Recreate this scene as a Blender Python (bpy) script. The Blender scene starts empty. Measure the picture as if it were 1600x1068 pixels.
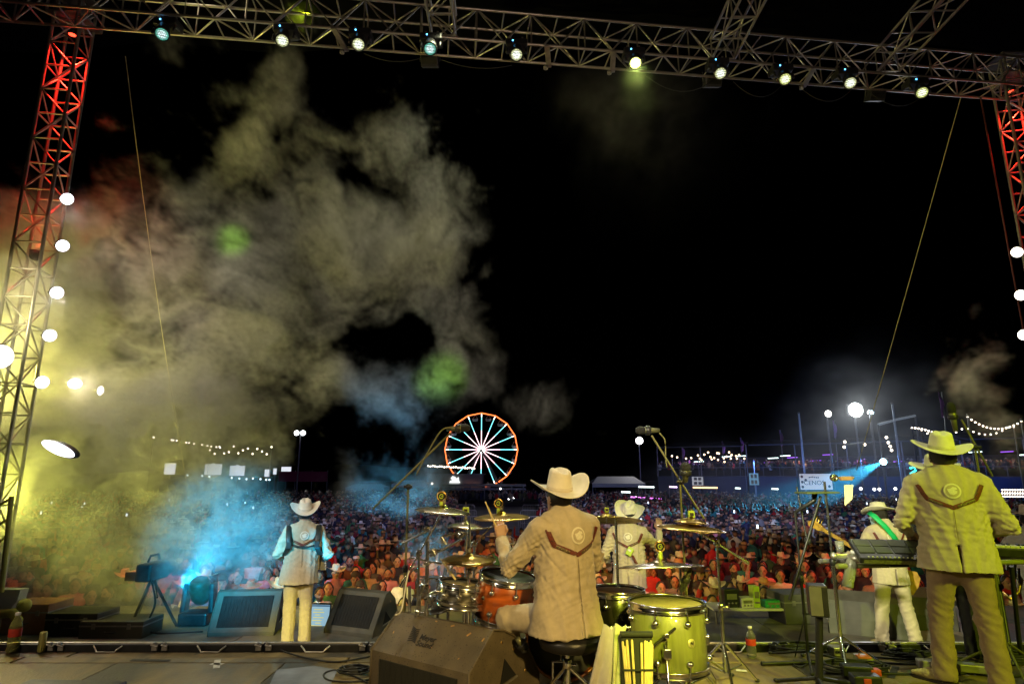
import bpy, bmesh, math, random
import numpy as np
from mathutils import Vector, Matrix
R = random.Random(7)
S = bpy.context.scene
C = S.collection
PI = math.pi
# ------------------------------------------------------------------ camera
F, PITCH, HC = 961.0, math.radians(12.1), 1.55
cam_d = bpy.data.cameras.new('camera'); cam = bpy.data.objects.new('camera', cam_d); C.objects.link(cam)
cam.location = (0, 0, HC); cam.rotation_euler = (PI/2 + PITCH, 0, 0)
cam_d.sensor_width = 36; cam_d.lens = F/1600*36; cam_d.clip_start = 0.05; cam_d.clip_end = 2000
S.camera = cam
# ------------------------------------------------------------------ sky (night), exposure
W = bpy.data.worlds.new('World'); S.world = W; W.use_nodes = True
wn = W.node_tree.nodes; wl = W.node_tree.links
bg = wn['Background']; bg.inputs['Strength'].default_value = 0.012
sky = wn.new('ShaderNodeTexSky'); sky.sky_type = 'NISHITA'; sky.sun_disc = False
sky.sun_elevation = math.radians(-7); sky.sun_rotation = math.radians(200)
wl.new(sky.outputs[0], bg.inputs['Color'])
S.view_settings.view_transform = 'Standard'; S.view_settings.look = 'None'
S.view_settings.exposure = 0.0; S.view_settings.gamma = 1.0
S.cycles.use_denoising = True
try: S.cycles.denoiser = 'OPENIMAGEDENOISE'
except Exception: pass
S.cycles.max_bounces = 5; S.cycles.diffuse_bounces = 2; S.cycles.glossy_bounces = 3
S.cycles.transmission_bounces = 5; S.cycles.transparent_max_bounces = 12; S.cycles.volume_bounces = 0
S.cycles.volume_step_rate = 1.0; S.cycles.volume_max_steps = 160
S.cycles.sample_clamp_indirect = 4.0; S.cycles.sample_clamp_direct = 0.0
S.cycles.use_light_tree = True; S.cycles.caustics_reflective = False; S.cycles.caustics_refractive = False

def at(u, v, d):
    """world point seen at photograph pixel (u, v), d metres in front of the camera along the stage axis"""
    a = (u - 800)/F; b = (534 - v)/F
    t = d/(math.cos(PITCH) - b*math.sin(PITCH))
    return Vector((a*t, d, HC + t*(math.sin(PITCH) + b*math.cos(PITCH))))
def at_z(u, v, z):
    b = (534 - v)/F
    r = (math.sin(PITCH) + b*math.cos(PITCH))/(math.cos(PITCH) - b*math.sin(PITCH))
    return at(u, v, (z - HC)/r)
def pxm(v, d):
    return F/(d/(math.cos(PITCH) - (534-v)/F*math.sin(PITCH)))

# ------------------------------------------------------------------ lights of the concert (rig behind the camera)
def lamp(name, kind, loc, target, power, col, size=60, blend=0.6, radius=0.12, parent=None):
    L = bpy.data.lights.new(name, kind); L.energy = power; L.color = col
    if kind == 'SPOT':
        L.spot_size = math.radians(size); L.spot_blend = blend
    if kind in ('SPOT', 'POINT'): L.shadow_soft_size = radius
    o = bpy.data.objects.new(name, L); C.objects.link(o); o.location = loc
    if target is not None:
        o.rotation_euler = (Vector(target) - Vector(loc)).to_track_quat('-Z', 'Y').to_euler()
    if parent is not None:
        o.parent = parent; o.matrix_parent_inverse = Matrix.Translation(-parent.location)
    return o

RIG_Z = 7.2
lamp('key_lamp', 'SPOT', (-6.0, -1.5, 5.2), (0.3, 6.0, .8), 950, (1, .80, .52), 70)
lamp('key_lamp', 'SPOT', (3.0, -3.0, 4.4), (.6, 5.0, .8), 2900, (1, .70, .22), 26)
lamp('key_lamp', 'SPOT', (5.5, -1.5, 4.6), (3.5, 5.6, .9), 2300, (.78, .95, .03), 38)
lamp('key_lamp', 'SPOT', (1.2, -2.6, 5.0), (1.2, 4.42, .45), 4600, (.92, 1, .04), 9.5)
# unseen spots added in mid-air to light the audience
for x, y, tx, e, c in ((3.7, 10.6, -5, 3000, (1, .12, .05)), (3.9, 10.6, 1.5, 2600, (1, .14, .06)), (7.6, 10.8, 6.5, 2200, (1, .12, .06)), (-9.5, 11.8, -4.5, 3000, (1, .10, .06))):
    lamp('audience_fill', 'SPOT', (x, y, 2.6), (tx, 14.6, -1.0), e*.36, c, 66, .9, .2)
for x, e, c in ((-5, 60000, (.42, .45, 1)), (4, 60000, (.62, .55, 1)), (8, 90000, (.35, .5, 1))):
    lamp('audience_fill', 'SPOT', (x, 11.9, 8.4), (x*2.2, 50, -1), e*.11, c, 60, .9, .3)
lamp('audience_fill', 'SPOT', (2, 11.9, 8.2), (1, 22, -1), 900, (1, .60, .48), 85, .9, .3)
lamp('key_lamp', 'SPOT', (-3.2, -2.3, 5.2), (4.55, 8.4, .3), 10000, (1, .96, .62), 9.5)
lamp('key_lamp', 'SPOT', (-1.6, -2.0, 4.6), (-2.95, 8.5, -.35), 5000, (1, .95, .03), 4.5)
lamp('key_lamp', 'SPOT', (-.5, -2.5, 5.0), (1.52, 8.3, .6), 3200, (1, .98, .85), 7)
lamp('key_lamp', 'SPOT', (-4.5, -1.5, 5.2), (-2.9, 8.5, .3), 3000, (1, .94, .82), 13)
# added unseen spot standing in for spill on the overhead steelwork
lamp('key_lamp', 'SPOT', (1.5, 1.0, 3.2), (1.5, 9.5, 8.8), 480, (1, .70, .50), 110, .9, .3)
# ------------------------------------------------------------------ materials
MATS = {}
def mat(name, col=(.5,.5,.5), rough=.5, metal=0.0, var=.12, scale=12.0, bump=0.0, bscale=None, emit=None, estr=0.0,
        objcol=False, attr=None, coat=0.0, trans=0.0, ior=1.45, sheen=0.0, spots=None, tint=None, stretch=None, sample=False, alpha=1.0):
    if name in MATS: return MATS[name]
    m = bpy.data.materials.new(name); MATS[name] = m; m.use_nodes = True
    n, l = m.node_tree.nodes, m.node_tree.links; p = n['Principled BSDF']
    p.inputs['Roughness'].default_value = rough; p.inputs['Metallic'].default_value = metal
    p.inputs['Coat Weight'].default_value = coat; p.inputs['Transmission Weight'].default_value = trans; p.inputs['IOR'].default_value = ior
    p.inputs['Sheen Weight'].default_value = sheen; p.inputs['Alpha'].default_value = alpha
    tc = n.new('ShaderNodeTexCoord'); vec = tc.outputs['Object']
    if stretch:
        mp = n.new('ShaderNodeMapping'); mp.inputs['Scale'].default_value = stretch; l.new(vec, mp.inputs['Vector']); vec = mp.outputs[0]
    rgb = n.new('ShaderNodeRGB'); rgb.outputs[0].default_value = (*col, 1); src = rgb.outputs[0]
    if objcol:
        oi = n.new('ShaderNodeObjectInfo'); src = oi.outputs['Color']
    if attr:
        a = n.new('ShaderNodeAttribute'); a.attribute_name = attr
        if objcol:
            mx = n.new('ShaderNodeMix'); mx.data_type = 'RGBA'; mx.blend_type = 'MULTIPLY'; mx.inputs['Factor'].default_value = 1
            l.new(src, mx.inputs['A']); l.new(a.outputs['Color'], mx.inputs['B']); src = mx.outputs['Result']
        else: src = a.outputs['Color']
    if var > 0:
        nz = n.new('ShaderNodeTexNoise'); nz.inputs['Scale'].default_value = scale; nz.inputs['Detail'].default_value = 5
        l.new(vec, nz.inputs['Vector'])
        mr = n.new('ShaderNodeMapRange'); mr.inputs['From Min'].default_value = .3; mr.inputs['From Max'].default_value = .7
        mr.inputs['To Min'].default_value = 1 - var; mr.inputs['To Max'].default_value = 1 + var
        l.new(nz.outputs['Fac'], mr.inputs['Value'])
        mx = n.new('ShaderNodeMix'); mx.data_type = 'RGBA'; mx.blend_type = 'MULTIPLY'; mx.inputs['Factor'].default_value = 1
        l.new(src, mx.inputs['A']); l.new(mr.outputs[0], mx.inputs['B']); src = mx.outputs['Result']
        rr = n.new('ShaderNodeMapRange'); rr.inputs['To Min'].default_value = max(.02, rough - .12); rr.inputs['To Max'].default_value = min(1, rough + .12)
        l.new(nz.outputs['Fac'], rr.inputs['Value']); l.new(rr.outputs[0], p.inputs['Roughness'])
    if tint:
        c2, sc, lo, hi = tint
        nz = n.new('ShaderNodeTexNoise'); nz.inputs['Scale'].default_value = sc; nz.inputs['Detail'].default_value = 6; l.new(vec, nz.inputs['Vector'])
        mr = n.new('ShaderNodeMapRange'); mr.inputs['From Min'].default_value = lo; mr.inputs['From Max'].default_value = hi; l.new(nz.outputs['Fac'], mr.inputs['Value'])
        mx = n.new('ShaderNodeMix'); mx.data_type = 'RGBA'; l.new(mr.outputs[0], mx.inputs['Factor']); l.new(src, mx.inputs['A']); mx.inputs['B'].default_value = (*c2, 1); src = mx.outputs['Result']
    if spots:
        c2, sc, thr = spots
        vz = n.new('ShaderNodeTexVoronoi'); vz.inputs['Scale'].default_value = sc; l.new(vec, vz.inputs['Vector'])
        cr = n.new('ShaderNodeMath'); cr.operation = 'LESS_THAN'; cr.inputs[1].default_value = thr; l.new(vz.outputs['Distance'], cr.inputs[0])
        mx = n.new('ShaderNodeMix'); mx.data_type = 'RGBA'; l.new(cr.outputs[0], mx.inputs['Factor']); l.new(src, mx.inputs['A']); mx.inputs['B'].default_value = (*c2, 1); src = mx.outputs['Result']
    l.new(src, p.inputs['Base Color'])
    if bump > 0:
        bz = n.new('ShaderNodeTexNoise'); bz.inputs['Scale'].default_value = bscale or scale*8; bz.inputs['Detail'].default_value = 4; l.new(vec, bz.inputs['Vector'])
        bp = n.new('ShaderNodeBump'); bp.inputs['Strength'].default_value = bump; bp.inputs['Distance'].default_value = .01
        l.new(bz.outputs['Fac'], bp.inputs['Height']); l.new(bp.outputs[0], p.inputs['Normal'])
    if emit:
        p.inputs['Emission Color'].default_value = (*emit, 1); p.inputs['Emission Strength'].default_value = estr
        if attr and emit == 'attr': pass
        m.cycles.emission_sampling = 'AUTO' if sample else 'NONE'
    return m

# ------------------------------------------------------------------ mesh builders
class MB:
    def __init__(s): s.v = []; s.f = []; s.sm = []
    def add(s, vs, fs, smooth=False):
        k = len(s.v); s.v += [tuple(p) for p in vs]; s.f += [tuple(i + k for i in f) for f in fs]; s.sm += [smooth]*len(fs); return s
    def box(s, c, d, rot=None, bev=0):
        c = Vector(c); hx, hy, hz = d[0]/2, d[1]/2, d[2]/2
        if bev:
            bm = bmesh.new(); bmesh.ops.create_cube(bm, size=1, matrix=Matrix.Diagonal((d[0], d[1], d[2], 1)))
            bmesh.ops.bevel(bm, geom=bm.edges[:], offset=min(bev, min(d)*.45), segments=2, affect='EDGES', profile=.6)
            bm.verts.index_update()
            vs = [v.co.copy() for v in bm.verts]; fs = [[v.index for v in f.verts] for f in bm.faces]; bm.free()
        else:
            vs = [Vector((x*hx, y*hy, z*hz)) for x in (-1,1) for y in (-1,1) for z in (-1,1)]
            fs = [(0,1,3,2),(4,6,7,5),(0,4,5,1),(2,3,7,6),(0,2,6,4),(1,5,7,3)]
        if rot is not None: vs = [rot @ p for p in vs]
        return s.add([p + c for p in vs], fs)
    def rod(s, a, b, r, r2=None, n=10, caps=True):
        a, b = Vector(a), Vector(b); r2 = r if r2 is None else r2
        q = (b - a).to_track_quat('Z', 'Y'); vs = []
        for p, rr in ((a, r), (b, r2)):
            for i in range(n):
                t = 2*PI*i/n; vs.append(p + q @ Vector((math.cos(t)*rr, math.sin(t)*rr, 0)))
        s.add(vs, [(i, (i+1) % n, n + (i+1) % n, n + i) for i in range(n)], True)
        if caps: s.add(vs, [tuple(range(n-1, -1, -1)), tuple(range(n, 2*n))])
        return s
    def lathe(s, prof, n=32, c=(0,0,0), rot=None, close=False):
        c = Vector(c); vs = []
        for (r, z) in prof:
            for i in range(n):
                t = 2*PI*i/n; p = Vector((r*math.cos(t), r*math.sin(t), z)); vs.append((rot @ p if rot is not None else p) + c)
        m = len(prof); fs = []
        for j in range(m - 1 + (1 if close else 0)):
            k = (j + 1) % m
            for i in range(n): fs.append((j*n + i, j*n + (i+1) % n, k*n + (i+1) % n, k*n + i))
        return s.add(vs, fs, True)
    def tube(s, pts, r, n=6):
        pts = [Vector(p) for p in pts]; vs = []; m = len(pts); up = Vector((0,0,1))
        for i, p in enumerate(pts):
            t = (pts[min(i+1, m-1)] - pts[max(i-1, 0)]).normalized()
            x = t.cross(up); x = x.normalized() if x.length > 1e-3 else Vector((1,0,0)); y = x.cross(t)
            rr = r[i] if isinstance(r, (list, tuple)) else r
            for k in range(n):
                a = 2*PI*k/n; vs.append(p + x*math.cos(a)*rr + y*math.sin(a)*rr)
        fs = [(j*n + i, j*n + (i+1) % n, (j+1)*n + (i+1) % n, (j+1)*n + i) for j in range(m-1) for i in range(n)]
        fs += [tuple(range(n-1, -1, -1)), tuple((m-1)*n + i for i in range(n))]
        return s.add(vs, fs, True)
    def prism(s, poly, a, b):
        """polygon given as 3-D points, extruded by vector b - a"""
        d = Vector(b) - Vector(a); n = len(poly); p0 = [Vector(p) for p in poly]
        s.add(p0 + [p + d for p in p0], [(i, (i+1) % n, n + (i+1) % n, n + i) for i in range(n)] + [tuple(range(n-1, -1, -1)), tuple(range(n, 2*n))])
        return s
    def ball(s, c, r, nu=12, nv=8):
        c = Vector(c); r = (r, r, r) if not isinstance(r, (tuple, list)) else r; vs = []
        for j in range(nv + 1):
            ph = PI*j/nv
            for i in range(nu):
                t = 2*PI*i/nu; vs.append(c + Vector((r[0]*math.sin(ph)*math.cos(t), r[1]*math.sin(ph)*math.sin(t), r[2]*math.cos(ph))))
        return s.add(vs, [(j*nu + i, (j+1)*nu + i, (j+1)*nu + (i+1) % nu, j*nu + (i+1) % nu) for j in range(nv) for i in range(nu)], True)
    def mesh(s, name, m):
        me = bpy.data.meshes.new(name); me.from_pydata([tuple(p) for p in s.v], [], s.f)
        me.polygons.foreach_set('use_smooth', s.sm); me.materials.append(m); me.update(); return me
    def build(s, name, m, parent=None, local=False):
        return put(name, s.mesh(name, m), parent, local)
def put(name, me, parent=None, local=False):
    o = bpy.data.objects.new(name, me); C.objects.link(o)
    if parent is not None:
        o.parent = parent
        if not local:
            b = Vector((0,0,0)); q = parent
            while q is not None: b = b + q.location if q.type == 'EMPTY' else b; q = q.parent
            o.matrix_parent_inverse = Matrix.Translation(-b)
    return o
def tag(o, label=None, cat=None, group=None, kind=None):
    if label: o['label'] = label
    if cat: o['category'] = cat
    if group: o['group'] = group
    if kind: o['kind'] = kind
    return o
def thing(name, label, cat, loc=(0,0,0), rz=0, group=None):
    o = bpy.data.objects.new(name, None); C.objects.link(o); o.location = loc; o.rotation_euler = (0,0,rz); o.empty_display_size = .1
    return tag(o, label, cat, group)
RODS = {}
def rod(name, a, b, r, m, parent, n=8):
    """one bar as an object of its own; alike bars share a unit cylinder"""
    key = (m.name, n)
    if key not in RODS: RODS[key] = MB().rod((0,0,0), (0,0,1), 1, n=n).mesh('bar', m)
    a, b = Vector(a), Vector(b); o = put(name, RODS[key], parent)
    q = (b - a).to_track_quat('Z', 'Y')
    o.matrix_basis = Matrix.Translation(a) @ q.to_matrix().to_4x4() @ Matrix.Diagonal((r, r, (b - a).length, 1))
    return o
def copy_tree(o, parent=None):
    c = o.copy(); C.objects.link(c)
    if parent is not None: c.parent = parent
    for ch in o.children: copy_tree(ch, c)
    return c
def text_mesh(body, size, m, depth=.002, name='lettering', bold=0.0, shear=0.0):
    cu = bpy.data.curves.new(name, 'FONT'); cu.body = body; cu.size = size; cu.align_x = 'CENTER'; cu.align_y = 'CENTER'
    cu.extrude = depth; cu.offset = bold; cu.shear = shear; cu.space_line = .8; cu.resolution_u = 3
    o = bpy.data.objects.new(name, cu); C.objects.link(o); dg = bpy.context.evaluated_depsgraph_get()
    me = bpy.data.meshes.new_from_object(o.evaluated_get(dg)); bpy.data.objects.remove(o); me.materials.clear(); me.materials.append(m); return me
def frame(origin, x, n):
    """matrix whose local X runs along x and whose Z looks along n"""
    x = Vector(x).normalized(); n = Vector(n).normalized(); y = n.cross(x).normalized(); x = y.cross(n)
    M = Matrix((x, y, n)).transposed().to_4x4(); M.translation = Vector(origin); return M

# ------------------------------------------------------------------ smooth bodies: distance fields -> one continuous surface
def smin(a, b, k):
    h = np.clip(.5 + .5*(b - a)/k, 0, 1); return b*(1 - h) + a*h - k*h*(1 - h)
def cap(P, a, b, ra, rb=None, sc=(1,1,1)):
    rb = ra if rb is None else rb; sc = np.array(sc); a = np.array(a)*sc; b = np.array(b)*sc; Q = P*sc
    ab = b - a; t = np.clip(((Q - a) @ ab)/max(ab @ ab, 1e-9), 0, 1)
    return (np.linalg.norm(Q - a - t[:, None]*ab, axis=1) - (ra + (rb - ra)*t))/sc.max()
def ell(P, c, r):
    r = np.array(r); q = (P - np.array(c)); k0 = np.linalg.norm(q/r, axis=1); k1 = np.linalg.norm(q/(r*r), axis=1)
    return k0*(k0 - 1)/np.maximum(k1, 1e-9)
def surface_nets(f, lo, hi, h):
    lo = np.array(lo, float); n = np.ceil((np.array(hi) - lo)/h).astype(int) + 1
    g = np.stack(np.meshgrid(*[lo[i] + h*np.arange(n[i]) for i in range(3)], indexing='ij'), -1)
    V = f(g.reshape(-1, 3)).reshape(n)
    ins = V < 0; m = n - 1
    acc = np.zeros((*m, 3)); cnt = np.zeros(m)
    cr = []
    for ax in range(3):
        s0 = [slice(None)]*3; s1 = [slice(None)]*3; s0[ax] = slice(0, -1); s1[ax] = slice(1, None)
        a, b = V[tuple(s0)], V[tuple(s1)]; x = (a < 0) != (b < 0)
        t = np.where(x, a/np.where(x, a - b, 1), 0)
        p = g[tuple(s0)].copy(); p[..., ax] += t*h; p[~x] = 0
        o = [i for i in range(3) if i != ax]; xi = x.astype(float)
        for da in (0, 1):
            for db in (0, 1):
                sl = [slice(None)]*3; dl = [slice(None)]*3
                for q, d in ((o[0], da), (o[1], db)):
                    sl[q] = slice(0, n[q] - 1) if d else slice(1, n[q]); sl[q] = slice(d, d + m[q])
                acc[...] += p[tuple(sl)]; cnt[...] += xi[tuple(sl)]
        cr.append(x)
    act = cnt > 0; idx = -np.ones(m, int); idx[act] = np.arange(act.sum()); verts = acc[act]/cnt[act][:, None]
    faces = []
    for ax in range(3):
        o = [(ax + 1) % 3, (ax + 2) % 3]; I = np.argwhere(cr[ax]); I = I[(I[:, o[0]] > 0) & (I[:, o[1]] > 0) & (I[:, o[0]] < n[o[0]] - 1) & (I[:, o[1]] < n[o[1]] - 1)]
        def k(da, db):
            J = I.copy(); J[:, o[0]] -= da; J[:, o[1]] -= db; return idx[J[:, 0], J[:, 1], J[:, 2]]
        q = np.stack([k(1,1), k(0,1), k(0,0), k(1,0)], 1); flip = ~ins[I[:, 0], I[:, 1], I[:, 2]]; q[flip] = q[flip][:, ::-1]; faces.append(q)
    return verts, np.concatenate(faces)
def sdf_mesh(name, f, lo, hi, h, m, disp=None, paint=None, relax=1):
    v, q = surface_nets(f, lo, hi, h)
    for _ in range(relax):
        a = np.zeros_like(v); c = np.zeros(len(v))
        for i in range(4):
            for j in ((i+1) % 4, (i+3) % 4): np.add.at(a, q[:, i], v[q[:, j]]); np.add.at(c, q[:, i], 1)
        v = .5*v + .5*a/c[:, None]
    if disp is not None:
        e = .004; nrm = np.stack([f(v + e*np.eye(3)[i]) - f(v - e*np.eye(3)[i]) for i in range(3)], 1); nrm /= np.maximum(np.linalg.norm(nrm, axis=1), 1e-9)[:, None]
        v = v + nrm*disp(v)[:, None]
    me = bpy.data.meshes.new(name); me.from_pydata(v.tolist(), [], q.tolist()); me.polygons.foreach_set('use_smooth', [True]*len(q)); me.materials.append(m)
    if paint is not None:
        a = me.color_attributes.new('paint', 'FLOAT_COLOR', 'POINT'); a.data.foreach_set('color', paint(v).astype(np.float32).ravel())
    me.update(); return me
# ------------------------------------------------------------------ people
def folds(v, amp, freq, seed, zlo=None, zhi=None):
    rs = np.random.RandomState(seed); a = np.zeros(len(v))
    for i in range(5):
        k = rs.normal(size=3)*freq*(0.7 + .5*i); k2 = rs.normal(size=3)*freq*.6
        s = np.sin(v @ k + rs.rand()*6.3 + 1.6*np.sin(v @ k2 + rs.rand()*6)); a += (1 - 2*np.abs(s))*(.6 if i > 2 else 1)
    return amp*a/4
def head_f(P, c, nose=1.0, sock=1.0):
    c = np.array(c)
    d = ell(P, c + (0, -.008, .022), (.077, .097, .102))
    d = smin(d, ell(P, c + (0, .03, -.055), (.058, .062, .062)), .035)
    d = smin(d, cap(P, c + (0, .088, .008), c + (0, .107*nose, -.022), .010, .016), .014)
    d = smin(d, cap(P, c + (-.035, .078, .026), c + (.035, .078, .026), .014), .02)
    d = smin(d, cap(P, c + (-.02, .083, -.058), c + (.02, .083, -.058), .011), .012)
    d = smin(d, cap(P, c + (0, .072, -.098), c + (0, .078, -.095), .02), .02)
    for s in (-1, 1):
        d = smin(d, ell(P, c + (s*.08, -.005, -.005), (.012, .024, .034)), .008)
        d = np.maximum(d, -ell(P, c + (s*.033, .098 + .010*(1 - sock), .008), (.017, .016, .011))) if nose else d
    return d
def hand_f(P, w, d, up, side, curl=.5, spread=.0):
    w = np.array(w); d = np.array(Vector(d).normalized()); up = np.array(Vector(up).normalized()); lat = np.cross(d, up)*side
    o = cap(P, w - d*.05, w + d*.01, .027, .026)
    for i in range(4):
        off = (i - 1.5)*.021; kn = w + d*(.092 - .006*abs(i - 1)) + lat*off
        o = smin(o, cap(P, w + d*.015 + lat*off*.6, kn, .0165, .0135), .012)
        L = (.90, 1.0, .95, .76)[i]; a1 = curl*.9; a2 = curl*2.0; a3 = curl*2.9
        p = kn
        for (seg, a, r1, r2) in ((.043*L, a1, .0105, .0095), (.027*L, a2, .0095, .0085), (.022*L, a3, .0085, .0075)):
            q = p + seg*(d*math.cos(a) - up*math.sin(a)) + lat*spread*(i - 1.5)*.01
            o = smin(o, cap(P, p, q, r1, r2), .004); p = q
    t0 = w + d*.03 - lat*.024; t1 = t0 + d*.03 - lat*.026 - up*.012; t2 = t1 + d*.03 - lat*.004 - up*.016*(1 + curl)
    o = smin(o, cap(P, t0, t1, .016, .0125), .01); o = smin(o, cap(P, t1, t2, .012, .0095), .006)
    return o
def joinmesh(name, parts, m):
    vs, fs, k = [], [], 0
    for me in parts:
        n = len(me.vertices); a = np.empty(n*3); me.vertices.foreach_get('co', a); vs.append(a.reshape(-1, 3))
        fs += [[i + k for i in p.vertices] for p in me.polygons]; k += n
    me = bpy.data.meshes.new(name); me.from_pydata(np.concatenate(vs).tolist(), [], fs); me.polygons.foreach_set('use_smooth', [True]*len(fs)); me.materials.append(m); return me
def hat_mesh(name, m, up=.075, crown=.125, rx=.195, ry=.215, crease=.035, front=.012, flare=0.0, nt=56):
    vs, fs = [], []; rings = []
    for q in np.linspace(0, 1, 9): rings.append(('top', q))
    for q in np.linspace(0.08, 1, 8): rings.append(('side', q))
    for q in np.linspace(0.05, 1, 14): rings.append(('brim', q))
    for (k, q) in rings:
        for i in range(nt):
            t = 2*PI*i/nt; cx, sy = math.cos(t), math.sin(t)
            if k == 'top':
                x, y = .066*q*cx, .086*q*sy; z = crown - .014*q**4
                z -= crease*math.exp(-(x/.022)**2)*(1 - .75*q**3)
                for s in (-1, 1): z -= .012*math.exp(-((x - s*.055)/.02)**2 - ((y - .055)/.035)**2)
                z += .006*math.sin(y*22)
            elif k == 'side':
                bx, by = .066 + (.086 - .066)*q**.7, .086 + (.103 - .086)*q**.7
                x, y = bx*cx, by*sy; z = (crown - .014)*(1 - q)
                w = (1 - q); x *= 1 - .10*w*max(0, sy)
            else:
                x = (.086 + (rx - .086)*q)*cx; y = (.103 + (ry - .103)*q)*sy
                z = up*(abs(cx)**2.4)*(q**1.7) - front*(abs(sy)**3)*q**1.5 + flare*q*cx + .004*math.sin(3*t + 1)*q
            vs.append((x, y, z))
    n = len(rings)
    for j in range(n - 1):
        for i in range(nt): fs.append((j*nt + i, (j+1)*nt + i, (j+1)*nt + (i+1) % nt, j*nt + (i+1) % nt))
    me = bpy.data.meshes.new(name); me.from_pydata(vs, [], fs); me.polygons.foreach_set('use_smooth', [True]*len(fs)); me.materials.append(m); return me
def project(f, x, z, y0=-1.0, sgn=1.0):
    p = np.array([[x, y0, z]], float)
    for _ in range(90):
        d = float(f(p)[0]); p[0, 1] += sgn*max(d*.8, .0008)
        if d < .0015: return p[0]
        if abs(p[0, 1]) > 1.5: break
    return None
def band(name, f, pts, w, m, parent, lift=.004, sub=10):
    """a strip of trim laid on the cloth surface along (x, z) points"""
    L = []
    for i in range(len(pts) - 1):
        a, b = np.array(pts[i]), np.array(pts[i+1]); L += [a + (b - a)*k/sub for k in range(sub)]
    L.append(np.array(pts[-1])); vs, ok = [], []
    for i, p in enumerate(L):
        t = L[min(i+1, len(L)-1)] - L[max(i-1, 0)]; t = t/np.linalg.norm(t); q = np.array((-t[1], t[0])); row = []
        for s in (-.5, -.17, .17, .5):
            e = p + q*w*s; h = project(f, e[0], e[1]); row.append(h)
        if any(h is None for h in row): continue
        for s, h in zip((0, 1, 1, 0), row): vs.append((h[0], h[1] - lift*(.35 + .65*s), h[2]))
    n = len(vs)//4; fs = [(4*i + k, 4*i + k + 1, 4*i + k + 5, 4*i + k + 4) for i in range(n - 1) for k in range(3)]
    me = bpy.data.meshes.new(name); me.from_pydata(vs, [], fs); me.polygons.foreach_set('use_smooth', [True]*len(fs)); me.materials.append(m)
    return put(name, me, parent, True)
def patch(name, f, cx, cz, outline, m, parent, lift):
    """a flat badge of (x, z) outline laid on the cloth"""
    vs = []; c = project(f, cx, cz)
    if c is None: return None
    for q in (1.0, .5):
        for (x, z) in outline:
            h = project(f, cx + x*q, cz + z*q); h = c if h is None else h; vs.append((h[0], h[1] - lift, h[2]))
    vs.append((c[0], c[1] - lift, c[2])); n = len(outline)
    fs = [(i, (i+1) % n, n + (i+1) % n, n + i) for i in range(n)] + [(n + i, n + (i+1) % n, 2*n) for i in range(n)]
    me = bpy.data.meshes.new(name); me.from_pydata(vs, [], fs); me.materials.append(m); return put(name, me, parent, True)
SKIN = mat('skin', (.42, .24, .15), .5, var=.1, scale=25)
CREAM = mat('cream_cloth', (.47, .39, .26), .8, var=.08, scale=30, bump=.25, bscale=420, sheen=.2)
TAN = mat('tan_cloth', (.27, .18, .11), .8, var=.08, scale=30, bump=.25, bscale=420, sheen=.2)
DARK = mat('dark_cloth', (.02, .02, .024), .8, var=.2, scale=30)
PALE = mat('pale_cloth', (.66, .64, .58), .8, var=.06, scale=30, bump=.2, bscale=420)
FELT = mat('hat_felt', (.72, .66, .54), .85, var=.06, scale=20, bump=.15, bscale=300, sheen=.3)
LEATHER = mat('tooled_leather', (.13, .022, .012), .45, var=.35, scale=70, bump=.6, bscale=160, spots=((.03, .02, .015), 70, .26))
STUD = mat('stitched_motif', (.10, .07, .03), .5, var=.5, scale=90, spots=((.55, .42, .2), 110, .22))
BADGE = mat('embroidered_badge', (.76, .70, .55), .7, var=.1, scale=90, bump=.4, bscale=500)
HAIR = mat('dark_hair', (.012, .009, .008), .5, var=.3, scale=40, bump=.6, bscale=200, stretch=(6, 6, 1))
BOOT = mat('snakeskin_boot', (.42, .34, .14), .4, var=.35, scale=45, bump=.5, bscale=120)
SOLE = mat('boot_sole', (.03, .02, .015), .6)
EYEM = mat('eye_white', (.6, .6, .58), .2, spots=((.01, .008, .006), 1, .01))
BLACKP = mat('black_plastic', (.018, .018, .02), .4, var=.25, scale=18, bump=.1, bscale=200)
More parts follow.
